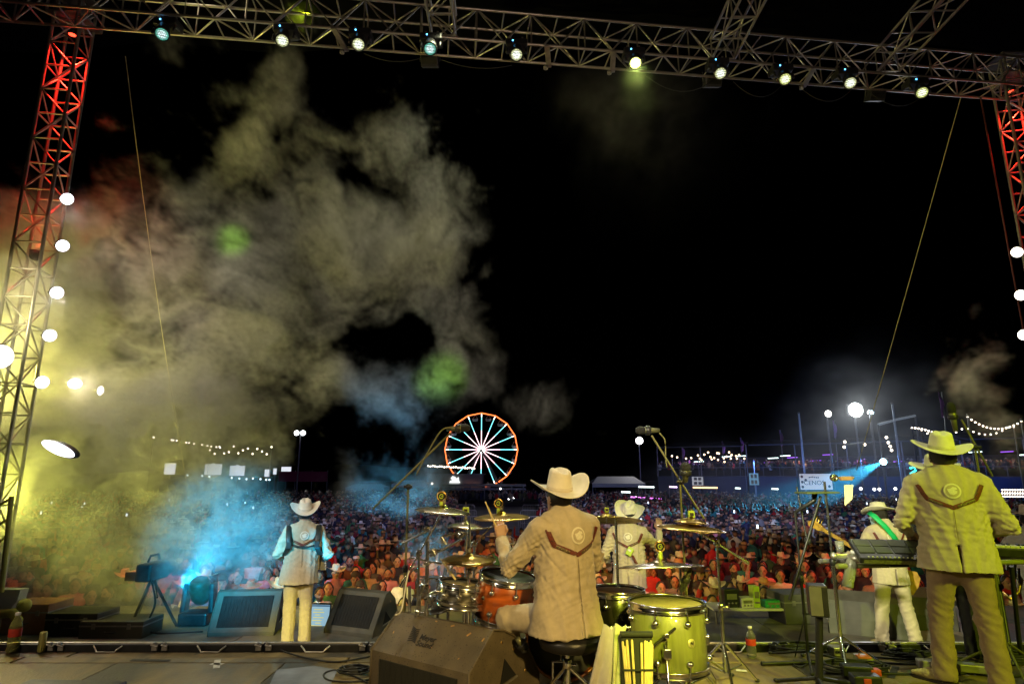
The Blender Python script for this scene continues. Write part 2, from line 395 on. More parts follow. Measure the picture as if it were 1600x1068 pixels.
def musician(name, label, loc, rz, J, s=1.0, jm=CREAM, tm=CREAM, hat=dict(), hat_rot=(0,0,0), girth=1.0, trim=True, seed=1, hem=None, feet=True, hat_m=None, vox=.011, look=0.0, mask=False, group=None, hands=True):
    """J: joints in metres, the figure facing +Y; 1.75 m tall"""
    t = thing(name, label, 'person', loc, rz, group); t.scale = (s, s, s)
    g = girth; N = np.array; hd = N(J.get('head', (0, .02, 1.62))); nk = N(J.get('neck', (0, 0, 1.49)))
    sl, sr = N(J['sl']), N(J['sr']); el, er = N(J['el']), N(J['er']); wl_, wr_ = N(J['wl']), N(J['wr'])
    pv = N(J.get('pelvis', (0, 0, .95))); ch = (sl + sr)/2 - (0, 0, .10); hz = pv[2] - .17 if hem is None else hem
    hl, hr = N(J['hl']), N(J['hr']); kl, kr = N(J['kl']), N(J['kr']); al, ar = N(J['al']), N(J['ar'])
    # body: head, neck, hands in one mesh
    T = Matrix.Rotation(look, 3, 'Z'); Ti = N(T.inverted())
    def hf(P):
        Q = (P - hd) @ Ti.T; d = head_f(Q, (0, 0, 0)); return smin(d, cap(P, nk - (0, 0, .06), hd + (0, -.015, -.04), .062, .056), .03)
    parts = [sdf_mesh('head', hf, hd - (.13, .15, .26), hd + (.13, .15, .16), .0075, SKIN)]
    def inner(P):
        d = cap(P, pv, ch, .12*g, .13*g, (1, 1.4, 1)); d = smin(d, cap(P, ch, nk, .1, .06), .06)
        for a, b, c, r1, r2, r3 in ((sl, el, wl_, .05, .042, .03), (sr, er, wr_, .05, .042, .03), (hl, kl, al, .075, .055, .045), (hr, kr, ar, .075, .055, .045)):
            d = smin(d, cap(P, a, b, r1, r2), .03); d = smin(d, cap(P, b, c, r2, r3), .02)
        return d
    allp = np.array([pv, ch, nk, sl, sr, el, er, wl_, wr_, hl, hr, kl, kr, al, ar]); parts.append(sdf_mesh('torso', inner, allp.min(0) - .17, allp.max(0) + .17, .022, SKIN))
    if hands:
        for k, w, e, side in (('handl', wl_, el, -1), ('handr', wr_, er, 1)):
            hp = J.get(k, {}); d = hp.get('d', w - e); up = hp.get('up', (0, 0, 1)); tip = w + N(Vector(d).normalized())*.07
            parts.append(sdf_mesh('hand', lambda P: hand_f(P, w, d, up, side, hp.get('curl', .45)), tip - .14, tip + .14, .005, SKIN))
    put('body', joinmesh('body', parts, SKIN), t, True)
    for sx in (-1, 1): MB().ball(T @ Vector((sx*.033, .083, .008)) + Vector(hd), .0125, 10, 6).build('eye', EYEM, t, True)
    # hair
    def hairf(P):
        Q = (P - hd) @ Ti.T; d = head_f(Q, (0, 0, 0), 0) - .009; d = np.maximum(d, -(Q[:, 2] + .055 - .5*np.minimum(Q[:, 1] + .02, 0)*0)); d = np.maximum(d, Q[:, 1] - .035 + np.maximum(.03 - Q[:, 2], 0)*.9)
        for sx in (-1, 1): d = np.maximum(d, -ell(Q, (sx*.085, .0, -.005), (.03, .03, .036)))
        return np.maximum(d, cap(P, nk, nk, .05)*0 - 1)
    put('hair', sdf_mesh('hair', hairf, hd - (.12, .14, .12), hd + (.12, .14, .16), .008, HAIR), t, True)
    if mask:
        def mf(P):
            Q = (P - hd) @ Ti.T; d = np.abs(head_f(Q, (0, 0, 0)) - .008) - .004; return np.maximum(np.maximum(d, np.abs(Q[:, 2] + .06) - .048), -(Q[:, 1] - .03))
        put('face_mask', sdf_mesh('face_mask', mf, hd - (.12, .05, .16), hd + (.12, .15, .06), .006, mat('mask_cloth', (.35, .5, .55), .8)), t, True)
    # hat
    ho = put('hat', hat_mesh('hat', hat_m or FELT, **hat), t, True); ho.location = hd + (0, -.012, .072); ho.rotation_euler = hat_rot
    sm = ho.modifiers.new('thick', 'SOLIDIFY'); sm.thickness = .005; sm.offset = 0
    hb = MB().lathe([(.0885, .004), (.0905, .006), (.088, .026), (.086, .026)], 40).build('hat_band', mat('hat_ribbon', (.58, .52, .42), .6), ho, True); hb.scale = (1, 1.18, 1)
    # jacket
    def jf(P):
        Wz = (pv + ch)/2 + (0, 0, .0)
        d = cap(P, (pv[0], pv[1], hz - .12), Wz, (.235 + J.get('flare', 0))*g, .195*g, (1, 1.34, 1))
        d = smin(d, cap(P, Wz, ch + (0, 0, .03), .19*g, .205*g, (1, 1.5, 1)), .05)
        d = smin(d, cap(P, sl + (.045, 0, -.012), sr + (-.045, 0, -.012), .078, .078), .07)
        d = smin(d, cap(P, (sl + sr)/2 - (0, 0, .03), nk + (0, .0, -.005), .105, .062), .05)
        d = smin(d, np.maximum(cap(P, nk + (0, 0, -.02), nk + (0, .01, .03), .083, .078), -(P[:, 1] + .0) + P[:, 2]*0 - .05), .012)
        arms = np.full(len(P), 9.0)
        for a, b, c in ((sl, el, wl_), (sr, er, wr_)):
            arm = smin(cap(P, a, b, .078*g**.5, .063), cap(P, b, c, .063, .047), .02); arms = np.minimum(arms, arm)
            cut = (P - c) @ ((c - b)/np.linalg.norm(c - b)); arms = np.where((np.linalg.norm(P - c, axis=1) < .16), np.maximum(arms, cut - .0), arms)
        d = smin(d, arms, .028)
        sk = np.maximum(hz - P[:, 2], -9)
        near = np.minimum(np.linalg.norm(P - wl_, axis=1), np.linalg.norm(P - wr_, axis=1)) < .19
        d = np.where(near & (arms < .05), d, np.maximum(d, sk))
        vent = np.maximum(np.abs(P[:, 0] - pv[0]) - .003, P[:, 2] - hz - .20)
        d = np.where(P[:, 1] < pv[1], np.maximum(d, -np.maximum(vent, -P[:, 1] + pv[1] - .5)), d)
        return d
    def jd(v):
        e = np.minimum(np.linalg.norm(v - el, axis=1), np.linalg.norm(v - er, axis=1)); w = np.exp(-(e/.13)**2)
        ax = np.minimum(np.linalg.norm(v - sl + (0, 0, .11), axis=1), np.linalg.norm(v - sr + (0, 0, .11), axis=1)); w2 = np.exp(-(ax/.12)**2)
        wz = np.exp(-((v[:, 2] - (pv[2] + .13))/.16)**2)
        seam = -.004*np.exp(-((v[:, 0] - pv[0])/.006)**2)*(v[:, 1] < pv[1])*(v[:, 2] < ch[2] + .1)
        lg = (v[:, 1] < pv[1] + .05)*(1 - w)
        dg = np.maximum(0, 1 - 3*np.abs(np.sin((v[:, 2] - 1.5*np.abs(v[:, 0] - pv[0]))*17 + 1.5*np.sin(v[:, 0]*11 + seed))))*np.exp(-((v[:, 2] - ch[2] + .12)/.16)**2)*.009*lg*(np.abs(v[:, 0] - pv[0]) > .05)
        return folds(v*(.8, 1, 1.9), .013, 15, seed)*(.16 + 1.4*w + 1.0*w2 + .7*wz) + folds(v*(2.2, 1, .45), .013, 7, seed + 3) + seam - dg
    jp = np.array([sl, sr, el, er, wl_, wr_, nk, (pv[0] - .27*g, pv[1] - .2*g, hz), (pv[0] + .27*g, pv[1] + .2*g, hz)])
    put('jacket', sdf_mesh('jacket', jf, jp.min(0) - (.12, .12, .05), jp.max(0) + (.12, .12, .1), vox, jm, jd), t, True)
    cz_ = nk + N((0, .012, -.012)); co = MB().lathe([(.102, -.035), (.092, .012), (.088, .036), (.081, .036), (.084, .0), (.09, -.035)], 36, (0, 0, 0), Matrix.Rotation(-.22, 3, 'X'), True).build('collar', jm, t, True); co.location = cz_; co.scale = (1, .95, 1)
    if trim:
        zt = ch[2]; xs = (sl[0], sr[0]); mx = (xs[0] + xs[1])/2
        pts = [(xs[0] + .005, zt + .10), (xs[0] + .035, zt + .03), (xs[0] + .055, zt - .005), (mx, zt - .065), (xs[1] - .055, zt - .005), (xs[1] - .035, zt + .03), (xs[1] - .005, zt + .10)]
        band('back_seam', jf, [(mx, zt - .09), (mx, hz + .22)], .005, mat('seam_thread', (.22, .17, .10), .8), t, .002)
        b0 = band('yoke_trim', jf, pts, .030, LEATHER, t)
        b1 = band('trim_motif', jf, [(xs[0] + .06, zt - .008), (mx - .06, zt - .047)], .02, STUD, t, .007); b2 = band('trim_motif', jf, [(mx + .03, zt - .055), (xs[1] - .06, zt - .008)], .02, STUD, t, .007)
        cir = [(.055*math.cos(a), .055*math.sin(a)) for a in np.linspace(0, 2*PI, 28, endpoint=False)]
        ring = [(.044*math.cos(a), .044*math.sin(a)) for a in np.linspace(0, 2*PI, 28, endpoint=False)]
        cz = zt + .055
        patch('badge', jf, mx + .01, cz, cir, BADGE, t, .005); patch('badge_field', jf, mx + .01, cz, ring, jm, t, .0075)
        bird = [(-.034, .014), (-.012, .017), (.004, .030), (.024, .026), (.031, .012), (.012, .006), (.030, .0), (.026, -.016), (.004, -.028), (-.018, -.024), (-.026, -.008)]
        patch('badge_motif', jf, mx + .01, cz, bird, BADGE, t, .0105)
    # trousers
    def tf(P):
        d = cap(P, (hl + hr)/2 + (0, -.02, .05), (hl + hr)/2 + (0, 0, -.02), .148*g, .15*g, (1, 1.45, 1))
        for a, b, c in ((hl, kl, al), (hr, kr, ar)):
            leg = smin(cap(P, a, b, .105*g**.5, .08), cap(P, b, c + (c - b)*.06, .08, .082), .03); d = smin(d, leg, .035)
        return np.maximum(d, -(P[:, 2] - min(al[2], ar[2]) + .055))
    def td(v):
        k = np.minimum(np.linalg.norm(v - kl, axis=1), np.linalg.norm(v - kr, axis=1)); lo = np.exp(-((v[:, 2] - .16)/.10)**2)
        return folds(v*(1.1, .9, 1.3), .012, 13, seed + 9)*(.22 + np.exp(-(k/.14)**2) + lo) + folds(v, .004, 8, seed + 5)
    tp = np.array([hl, hr, kl, kr, al, ar]); put('trousers', sdf_mesh('trousers', tf, tp.min(0) - .2, tp.max(0) + (.2, .2, .22), .012, tm, td), t, True)
    if feet:
        for k, a, side in (('fl', al, -1), ('fr', ar, 1)):
            d = N(J.get(k, (side*.18, 1, 0.0)), float); d /= np.linalg.norm(d); a0 = N([a[0], a[1], 0])
            def bf(P):
                o = cap(P, a0 + (0, 0, .16), a0 + (0, 0, .08), .058, .055); o = smin(o, cap(P, a0 - d*.03 + (0, 0, .05), a0 + d*.10 + (0, 0, .045), .045, .042), .03)
                o = smin(o, cap(P, a0 + d*.10 + (0, 0, .045), a0 + d*.215 + (0, 0, .035), .042, .016), .02); return np.maximum(o, .014 - P[:, 2])
            q = a0 + d*.1; b = put('boot', sdf_mesh('boot', bf, q - (.26, .26, .02), q + (.26, .26, .26), .009, BOOT), t, True)
            so = MB(); lat = N([-d[1], d[0], 0]); pts = []
            for (x, w) in ((-.07, .02), (-.04, .045), (.06, .044), (.14, .038), (.20, .02), (.225, .006)): pts.append((x, w))
            poly = [a0 + d*x + lat*w for x, w in pts] + [a0 + d*x - lat*w for x, w in reversed(pts)]
            so.prism([(p[0], p[1], .0) for p in poly], (0, 0, 0), (0, 0, .016)).build('sole', SOLE, b, True)
    return t, jf
STAND = dict(sl=(-.19, 0, 1.41), sr=(.19, 0, 1.41), el=(-.30, -.03, 1.12), er=(.30, -.03, 1.12), wl=(-.21, .22, 1.03), wr=(.21, .22, 1.03),
             hl=(-.09, 0, .90), hr=(.09, 0, .90), kl=(-.11, .02, .48), kr=(.11, .02, .48), al=(-.12, 0, .08), ar=(.12, 0, .08))
def pose(**k): d = dict(STAND); d.update(k); return d
FRONT = -.6
# --- the band
p = at(1500, 900, 5.0); yaw = lambda q: -math.atan2(q.x, q.y)
musician('person', 'keyboard player in pale suit and wide cream hat, seen from behind at the keyboard', (p.x, p.y, 0), yaw(p) + .12,
    pose(sl=(-.205, 0, 1.42), sr=(.205, 0, 1.42), el=(-.33, -.02, 1.13), er=(.34, -.06, 1.12), wl=(-.27, .24, 1.04), wr=(.20, .24, 1.06), kl=(-.15, .06, .48), al=(-.17, .02, .08), fl=(-1, .35, 0), kr=(.13, .0, .48), ar=(.15, -.02, .08), flare=.015),
    s=1.035, tm=TAN, girth=1.16, seed=3, hat=dict(up=.045, crown=.13, rx=.20, ry=.21, crease=.02, flare=-.008), hat_rot=(.20, .07, 0), hem=.80)
p = at(1484, 900, 5.75)
musician('person', 'man in dark trousers and wide cream hat mostly hidden behind the keyboard player', (p.x, p.y, 0), yaw(p), pose(), s=.955, tm=DARK, seed=5, trim=False,
    hat=dict(up=.03, crown=.12, rx=.21, ry=.22), hat_rot=(.16, .05, 0), jm=DARK, hands=True, vox=.016)
p = at(470, 900, 8.5)
musician('person', 'accordion player in cream suit with black padded straps, back turned', (p.x, p.y, FRONT), yaw(p) + .0,
    pose(el=(-.31, .02, 1.13), wl=(-.26, .26, 1.05), er=(.33, -.04, 1.12), wr=(.30, .22, 1.04), pelvis=(-.03, 0, .95), hl=(-.11, 0, .9), hr=(.06, 0, .9), kl=(-.11, .02, .48), kr=(.09, .03, .48), al=(-.11, 0, .08), ar=(.09, .02, .08), flare=.03,
         handr=dict(curl=.25)), s=1.0, girth=1.04, seed=11, hat=dict(up=.085, crown=.135, rx=.19, ry=.215, crease=.03), hat_rot=(.30, -.04, 0), hem=.76)
p_acc = Vector((p.x, p.y, FRONT))
p = at(984, 900, 8.3)
musician('person', 'singer in cream suit with one hand raised, standing beyond the drum kit', (p.x, p.y, FRONT), yaw(p) - .10,
    pose(el=(-.30, -.05, 1.15), wl=(-.30, .18, 1.02), er=(.36, .12, 1.22), wr=(.38, .24, 1.42), handr=dict(d=(0, .1, 1), up=(0, -1, 0), curl=.3), head=(.02, .05, 1.60)), seed=17,
    hat=dict(up=.08, crown=.13, rx=.19, ry=.215), hat_rot=(.55, .25, -.1), hem=.74, jm=CREAM)
p_sing = Vector((p.x, p.y, FRONT))
p = at(1392, 900, 8.4)
musician('person', 'bass guitarist in cream suit and pale hat, head turned left, green strap on back', (p.x, p.y, FRONT), yaw(p) + .42,
    pose(head=(-.03, .06, 1.60), el=(-.33, .06, 1.15), wl=(-.44, .28, 1.06), er=(.31, -.03, 1.13), wr=(.14, .26, 1.06), hl=(-.09, 0, .9), hr=(.10, 0, .9), kl=(-.15, .0, .48), kr=(.16, .04, .48), al=(-.20, .0, .08), ar=(.22, .02, .08),
         handl=dict(d=(-.5, .5, .3), up=(-.3, .5, 1), curl=.6)), seed=23, look=.75, mask=True, hat=dict(up=.05, crown=.12, rx=.205, ry=.215), hat_rot=(-.18, .10, .75), hem=.77)
p_bass = Vector((p.x, p.y, FRONT))
p = at(1622, 900, 8.0)
musician('person', 'player in white jacket cut off by the right edge behind the second keyboard', (p.x, p.y, FRONT), yaw(p) + .15, pose(el=(-.36, .0, 1.12), wl=(-.34, .25, 1.05)), s=.98, jm=PALE, tm=PALE, seed=31, trim=False, girth=1.05, vox=.015)
# drummer, seated and turned to the left
DR = at(884, 900, 4.62); DRZ = .52; DRS = 1.06
def dl(u, v, d): q = Matrix.Rotation(-DRZ, 3, 'Z') @ (at(u, v, d) - Vector((DR.x, DR.y, 0))); return tuple(q/DRS)
musician('person', 'drummer in cream jacket and cream hat seated on the black throne, stick raised', (DR.x, DR.y, 0), DRZ,
    dict(head=(.0, .07, 1.285), neck=(.0, .03, 1.185), sl=(-.205, .01, 1.105), sr=(.205, .0, 1.115), el=dl(796, 888, 4.62), er=(.33, .10, .84), wl=dl(783, 842, 4.86), wr=dl(858, 868, 5.0), pelvis=(0, 0, .60),
         hl=(-.12, .04, .53), hr=(.13, .04, .53), kl=dl(793, 965, 4.78), kr=(.34, .44, .51), al=dl(800, 1050, 4.95), ar=(.40, .50, .10), flare=.05,
         handl=dict(d=(-.05, .1, .95), up=(-.2, -.9, .1), curl=.8), handr=dict(curl=.8)), seed=41, s=DRS, girth=1.06, hat=dict(up=.085, crown=.145, rx=.20, ry=.215, crease=.035, flare=.012), hat_rot=(.20, -.05, -.15), hem=.44, vox=.010)
# ------------------------------------------------------------------ ground, stage, platform
GROUND = -2.15
ASPH = mat('trampled_ground', (.06, .055, .05), .9, var=.35, scale=.8, bump=.5, bscale=20, tint=((.03, .028, .025), .3, .45, .6))
tag(MB().box((0, 150, GROUND - .1), (700, 420, .2)).build('ground', ASPH), kind='structure')
PLY = mat('worn_plywood', (.20, .145, .055), .5, var=.5, scale=3.5, bump=.45, bscale=70, spots=((.05, .04, .025), 5.5, .10), tint=((.045, .037, .025), 1.6, .46, .60), stretch=(1, .35, 1), coat=.15)
PLYF = mat('scuffed_stage_deck', (.15, .14, .11), .6, var=.3, scale=2.0, bump=.3, bscale=50, tint=((.05, .05, .045), 1.4, .5, .7))
BLKM = mat('black_steel', (.02, .02, .022), .42, metal=.3, var=.3, scale=15)
ALU = mat('aluminium', (.52, .49, .45), .38, metal=.85, var=.18, scale=9)
ALUD = mat('dull_aluminium', (.30, .28, .26), .5, metal=.7, var=.25, scale=9)
CHROME = mat('chrome', (.78, .78, .80), .17, metal=1.0, var=.05, scale=20)
BRASS = mat('brass', (.60, .38, .12), .3, metal=1.0, var=.15, scale=20)
RUBBER = mat('black_rubber', (.014, .014, .015), .65, var=.2)
PF = tag(thing('stage_platform', None, None, (0, 0, 0)), kind='structure')
pan = MB().box((0, 0, -.03), (1.402, 2.43, .06), bev=.004).mesh('floor_panel', PLY)
for i in range(-4, 6):
    for j in range(4):
        o = put('floor_panel', pan, PF, True); o.location = (-1.906 + 1.41*(i + .5), 5.62 - 2.44*(j + .5), R.uniform(-.0015, .0015))
strip = MB().box((0, 0, -.03), (2.80, .15, .058), bev=.006).mesh('front_board', PLY)
for i in range(-3, 4):
    for k in range(2):
        o = put('front_board', strip, PF, True); o.location = (2.82*i + .35*k, 5.715 + .165*k, -.004*k)
MB().box((0, 1.2, -.34), (16, 9.4, .5)).build('platform_body', BLKM, PF, True)
railm = MB().box((0, 0, .0), (.915, .11, .09), bev=.008).mesh('edge_rail', BLKM)
lipm = MB().box((0, 0, .05), (.915, .035, .012), bev=.003).mesh('lip', ALU)
hanm = MB().tube([(-.13, -.06, .035), (-.09, -.085, .005), (-.08, -.09, -.01), (.08, -.09, -.01), (.09, -.085, .005), (.13, -.06, .035)], .007).mesh('handle', ALU)
latm = MB().box((0, -.062, .02), (.05, .02, .05), bev=.004).rod((-.03, -.075, .045), (.03, -.08, .03), .008).box((.0, -.07, .055), (.018, .03, .02)).mesh('latch', ALUD)
for i in range(-8, 9):
    o = put('edge_rail', railm, PF, True); o.location = (i*.93 + .1, 6.02, .012)
    q = put('lip', lipm, o, True); q.location = (0, -.02, 0)
    put('handle', hanm, o, True)
    for s in (-.42, .42):
        q = put('latch', latm, o, True); q.location = (s, 0, 0)
FS = tag(thing('front_stage', None, None, (0, 0, 0)), kind='structure')
dk = MB().box((0, 0, -.04), (2.43, 1.2, .08), bev=.005).mesh('deck_panel', PLYF)
for i in range(-4, 5):
    for j in range(4):
        o = put('deck_panel', dk, FS, True); o.location = (2.44*i, 6.75 + 1.21*j, FRONT + R.uniform(-.002, .002))
MB().box((0, 8.45, (FRONT - .1 + GROUND)/2), (22, 4.7, FRONT - .1 - GROUND)).build('stage_skirt', DARK, FS, True)
# ------------------------------------------------------------------ trusses
def box_truss(name, label, A, B, w, h, bay, up=Vector((0, 0, 1)), m=None, r=.024, group=None, rb=.014):
    """A, B: ends of the axis; w across, h along up"""
    m = m or ALU; A, B = Vector(A), Vector(B); D = (B - A).normalized(); sx = D.cross(up).normalized()
    t = thing(name, label, 'truss', A, 0, group); n = max(1, round((B - A).length/bay)); st = (B - A)/n
    c = [sx*(-w/2) + up*(-h/2), sx*(w/2) + up*(-h/2), sx*(w/2) + up*(h/2), sx*(-w/2) + up*(h/2)]
    for q in c: rod('chord', A + q, B + q, r, m, t)
    for i in range(n + 1):
        p = A + st*i
        for k in range(4):
            a, b = c[k], c[(k+1) % 4]
            if i % 2 == 0 or k in (0, 2): rod('strut', p + a, p + b, rb, m, t, 6)
            if i < n:
                if (i + k) % 2: a, b = b, a
                rod('diagonal', p + a, p + st + b, rb, m, t, 6)
    return t
TA, TB = at(160, 45, 8.74), at(1500, 150, 10.57); TD = (TB - TA); TD.z = 0; TD.normalize(); TN = Vector((TD.y, -TD.x, 0))   # TN: towards the camera
ZT = TA.z
def tline(s): return TA + TD*s + TN*.23 + Vector((0, 0, .295))
box_truss('lighting_truss', 'long aluminium box truss spanning the top of the stage, lamps hung below', tline(-3.2), tline(18.6), .46, .59, .46)
tu = lambda u: 8.74 + (u - 160)/1340*1.83
for (u, v, lab) in ((1128, 62, 'aluminium roof truss running overhead from the middle right of the lighting truss'), (1385, 90, 'aluminium roof truss running overhead near the right end of the lighting truss'), (694, 20, 'aluminium roof truss running overhead left of centre above the lighting truss')):
    q = at(u, v, tu(u) - .4); q.z = ZT + .34
    box_truss('roof_truss', lab, q, (q.x + .0, 1.0, q.z + .05), .40, .40, .5, group='roof trusses over the stage')
ROOF = mat('black_tarpaulin', (.003, .003, .0035), 1.0, var=.3, scale=1.5, bump=.6, bscale=3, ior=1.01)
rv, rf = [], []
for i in range(25):
    for j in range(9):
        x = -11 + i*.92; y = -3 + j*1.7; rv.append((x, y, ZT + 1.1 + .12*math.sin(x*1.3 + y) + .1*math.sin(y*2.1)))
for i in range(24):
    for j in range(8): rf.append((i*9 + j, i*9 + j + 1, (i+1)*9 + j + 1, (i+1)*9 + j))
m_ = MB().add(rv, rf, True).build('stage_roof', ROOF); tag(m_, 'black tarpaulin roof stretched over the stage trusses', 'roof'); sm_ = m_.modifiers.new('thick', 'SOLIDIFY'); sm_.thickness = .02
# towers
def tower(u, v, d, lab):
    q = at(u, v, d); t = box_truss('truss_tower', lab, (q.x, q.y, FRONT), (q.x, q.y, ZT + .62), .40, .40, .42, up=Vector((.18, -1, 0)).normalized() if u < 800 else Vector((-.25, -1, 0)).normalized(), r=.026, group='stage towers')
    MB().box((q.x, q.y, FRONT + .02), (.7, .7, .04), bev=.005).build('base_plate', ALUD, t)
    sl = MB(); sl.box((q.x, q.y, ZT + .3), (.56, .56, .03)).box((q.x, q.y, ZT + .7), (.56, .56, .03)); sl.box((q.x - .27, q.y - .27, ZT + .5), (.03, .03, .4)).box((q.x + .27, q.y - .27, ZT + .5), (.03, .03, .4)).box((q.x - .27, q.y + .27, ZT + .5), (.03, .03, .4)).box((q.x + .27, q.y + .27, ZT + .5), (.03, .03, .4))
    sl.build('sleeve_block', ALU, t); return q, t
LT, lt_o = tower(112, 60, 8.95, 'aluminium truss tower at the left, lit red near the top')
RT, rt_o = tower(1586, 170, 10.5, 'aluminium truss tower at the right edge, lit red')
# ------------------------------------------------------------------ lamps
def glow(name, c, e): return mat(name, (.1, .1, .1), .3, var=0, emit=c, estr=e)
def lens_mat(name, c, e, edge=(.3, .9, .5)):
    if name in MATS: return MATS[name]
    m = mat(name, (.15, .15, .15), .2, var=0, emit=c, estr=e); n, l = m.node_tree.nodes, m.node_tree.links; p = n['Principled BSDF']
    vz = n.new('ShaderNodeTexVoronoi'); vz.inputs['Scale'].default_value = 42; vz.inputs['Randomness'].default_value = .25; tc = n.new('ShaderNodeTexCoord'); l.new(tc.outputs['Object'], vz.inputs['Vector'])
    ln = n.new('ShaderNodeVectorMath'); ln.operation = 'LENGTH'; l.new(tc.outputs['Object'], ln.inputs[0])
    fr = n.new('ShaderNodeMapRange'); fr.inputs['From Min'].default_value = .045; fr.inputs['From Max'].default_value = .088; l.new(ln.outputs['Value'], fr.inputs['Value'])
    mx = n.new('ShaderNodeMix'); mx.data_type = 'RGBA'; mx.inputs['A'].default_value = (*c, 1); mx.inputs['B'].default_value = (*edge, 1); l.new(fr.outputs[0], mx.inputs['Factor']); l.new(mx.outputs['Result'], p.inputs['Emission Color'])
    mr = n.new('ShaderNodeMapRange'); mr.inputs['From Min'].default_value = .25; mr.inputs['From Max'].default_value = .60; mr.inputs['To Min'].default_value = e; mr.inputs['To Max'].default_value = e*.22
    l.new(vz.outputs['Distance'], mr.inputs['Value']); fm = n.new('ShaderNodeMapRange'); fm.inputs['To Min'].default_value = 1; fm.inputs['To Max'].default_value = .45; l.new(fr.outputs[0], fm.inputs['Value'])
    mm = n.new('ShaderNodeMath'); mm.operation = 'MULTIPLY'; l.new(mr.outputs[0], mm.inputs[0]); l.new(fm.outputs[0], mm.inputs[1]); l.new(mm.outputs[0], p.inputs['Emission Strength']); return m
def moving_head(u, v, d, lab, lens, top, size=.092, aim=None, energy=0, col=(1, 1, 1), spot=50, drop=None):
    c = at_z(u, v, ZT - .40); aim = Vector(aim) if aim is not None else Vector((c.x*.6, 4.2, .9)); ax = (aim - c).normalized()
    t = thing('stage_lamp', lab, 'stage lamp', c, 0, 'lamps hung from the lighting truss')
    q = ax.to_track_quat('Z', 'Y').to_matrix()
    h = MB().lathe([(0, -.30), (.06, -.30), (.085, -.27), (.10, -.16), (size + .02, -.06), (size + .022, .0), (size + .004, .004), (size + .002, -.012), (0, -.012)], 24, c, q).build('head', BLACKP, t)
    l_ = MB().lathe([(0, .0), (size*.6, -.002), (size, -.006)], 28, (0, 0, 0), q).build('lens', lens, t, True)
    y = Vector((1, 0, 0)) - ax*ax.x; y.normalize(); b0 = c - ax*.14 + Vector((0, .12, 0)); zt = top
    for s in (-1, 1):
        e = c - ax*.1 + y*(s*.155); MB().tube([e, e + Vector((0, .03, .10)), Vector((b0.x + y.x*s*.15, b0.y + .1, zt - .1))], .02, 8).build('yoke_arm', BLACKP, t)
    MB().box((b0.x, b0.y, zt - .07), (.36, .26, .12), bev=.02).build('base', BLACKP, t)
    MB().box((b0.x - .1, b0.y, zt + .03), (.03, .05, .12)).box((b0.x + .1, b0.y, zt + .03), (.03, .05, .12)).build('clamp', ALUD, t)
    MB().box((b0.x - .06, b0.y - .135, zt - .06), (.02, .008, .018)).build('status_light', glow('status_blue', (.1, .5, 1), 8), t)
    if energy: lamp('stage_lamp_light', 'SPOT', c + ax*.03, aim, energy, col, spot, .6, .08, t)
    return t
Lw, Ly, Lc = lens_mat('lens_white', (.86, .92, .86), 2.2, (.75, .8, .35)), lens_mat('lens_yellow', (.92, .95, .78), 2.2, (.8, .9, .2)), lens_mat('lens_cyan', (.75, .95, .95), 1.6, (.05, .75, .55))
HEADS = [(253, 54, Lc, 'greenish white stage lamp next to the left tower', 0), (441, 64, Lw, 'round white stage lamp in the smoke, second from the left tower', 60), (560, 70, Lw, 'white stage lamp left of the hanging box lamp', 0),
         (672, 77, Lc, 'cyan tinted stage lamp with a black box hung behind it', 450), (807, 86, Lw, 'white stage lamp alone over the middle of the stage', 700), (993, 99, lens_mat('lens_bright', (1, 1, .80), 9, (.9, 1, .2)), 'brightest yellow stage lamp of the row, with a green glow', 500),
         (1126, 115, Lw, 'white stage lamp below the middle right roof truss', 0), (1227, 124, Ly, 'yellowish stage lamp between the two right roof trusses', 300), (1329, 130, Lw, 'white stage lamp just left of the right roof truss', 0), (1441, 145, Ly, 'yellowish stage lamp nearest the right tower', 300)]
for (u, v, L, lab, e) in HEADS:
    moving_head(u, v, tu(u) - .25, lab, L, ZT - .02, energy=e, col=(1, .95, .8) if u != 993 else (.75, 1, .2))
for (u, v, lab) in ((672, 96, 'black box lamp hanging behind the cyan tinted stage lamp'), (1113, 128, 'black box lamp behind the lamp below the middle right roof truss'), (1367, 150, 'dark box lamp hanging right of the right roof truss')):
    c = at(u, v, tu(u) + .12); t = thing('box_lamp', lab, 'stage lamp', c, 0, 'dark box lamps on the truss')
    MB().box(c, (.30, .22, .20), Matrix.Rotation(.5, 3, 'X'), .015).build('housing', BLACKP, t); MB().box(c + Vector((0, -.10, -.07)), (.26, .012, .13), Matrix.Rotation(.9, 3, 'X')).build('glass', mat('dark_glass', (.02, .02, .02), .1, var=0), t)
    MB().tube([c + Vector((-.17, 0, 0)), c + Vector((-.17, 0, .2)), (c.x - .17, c.y, ZT + .0)], .012).tube([c + Vector((.17, 0, 0)), c + Vector((.17, 0, .2)), (c.x + .17, c.y, ZT)], .012).build('bracket', BLKM, t)
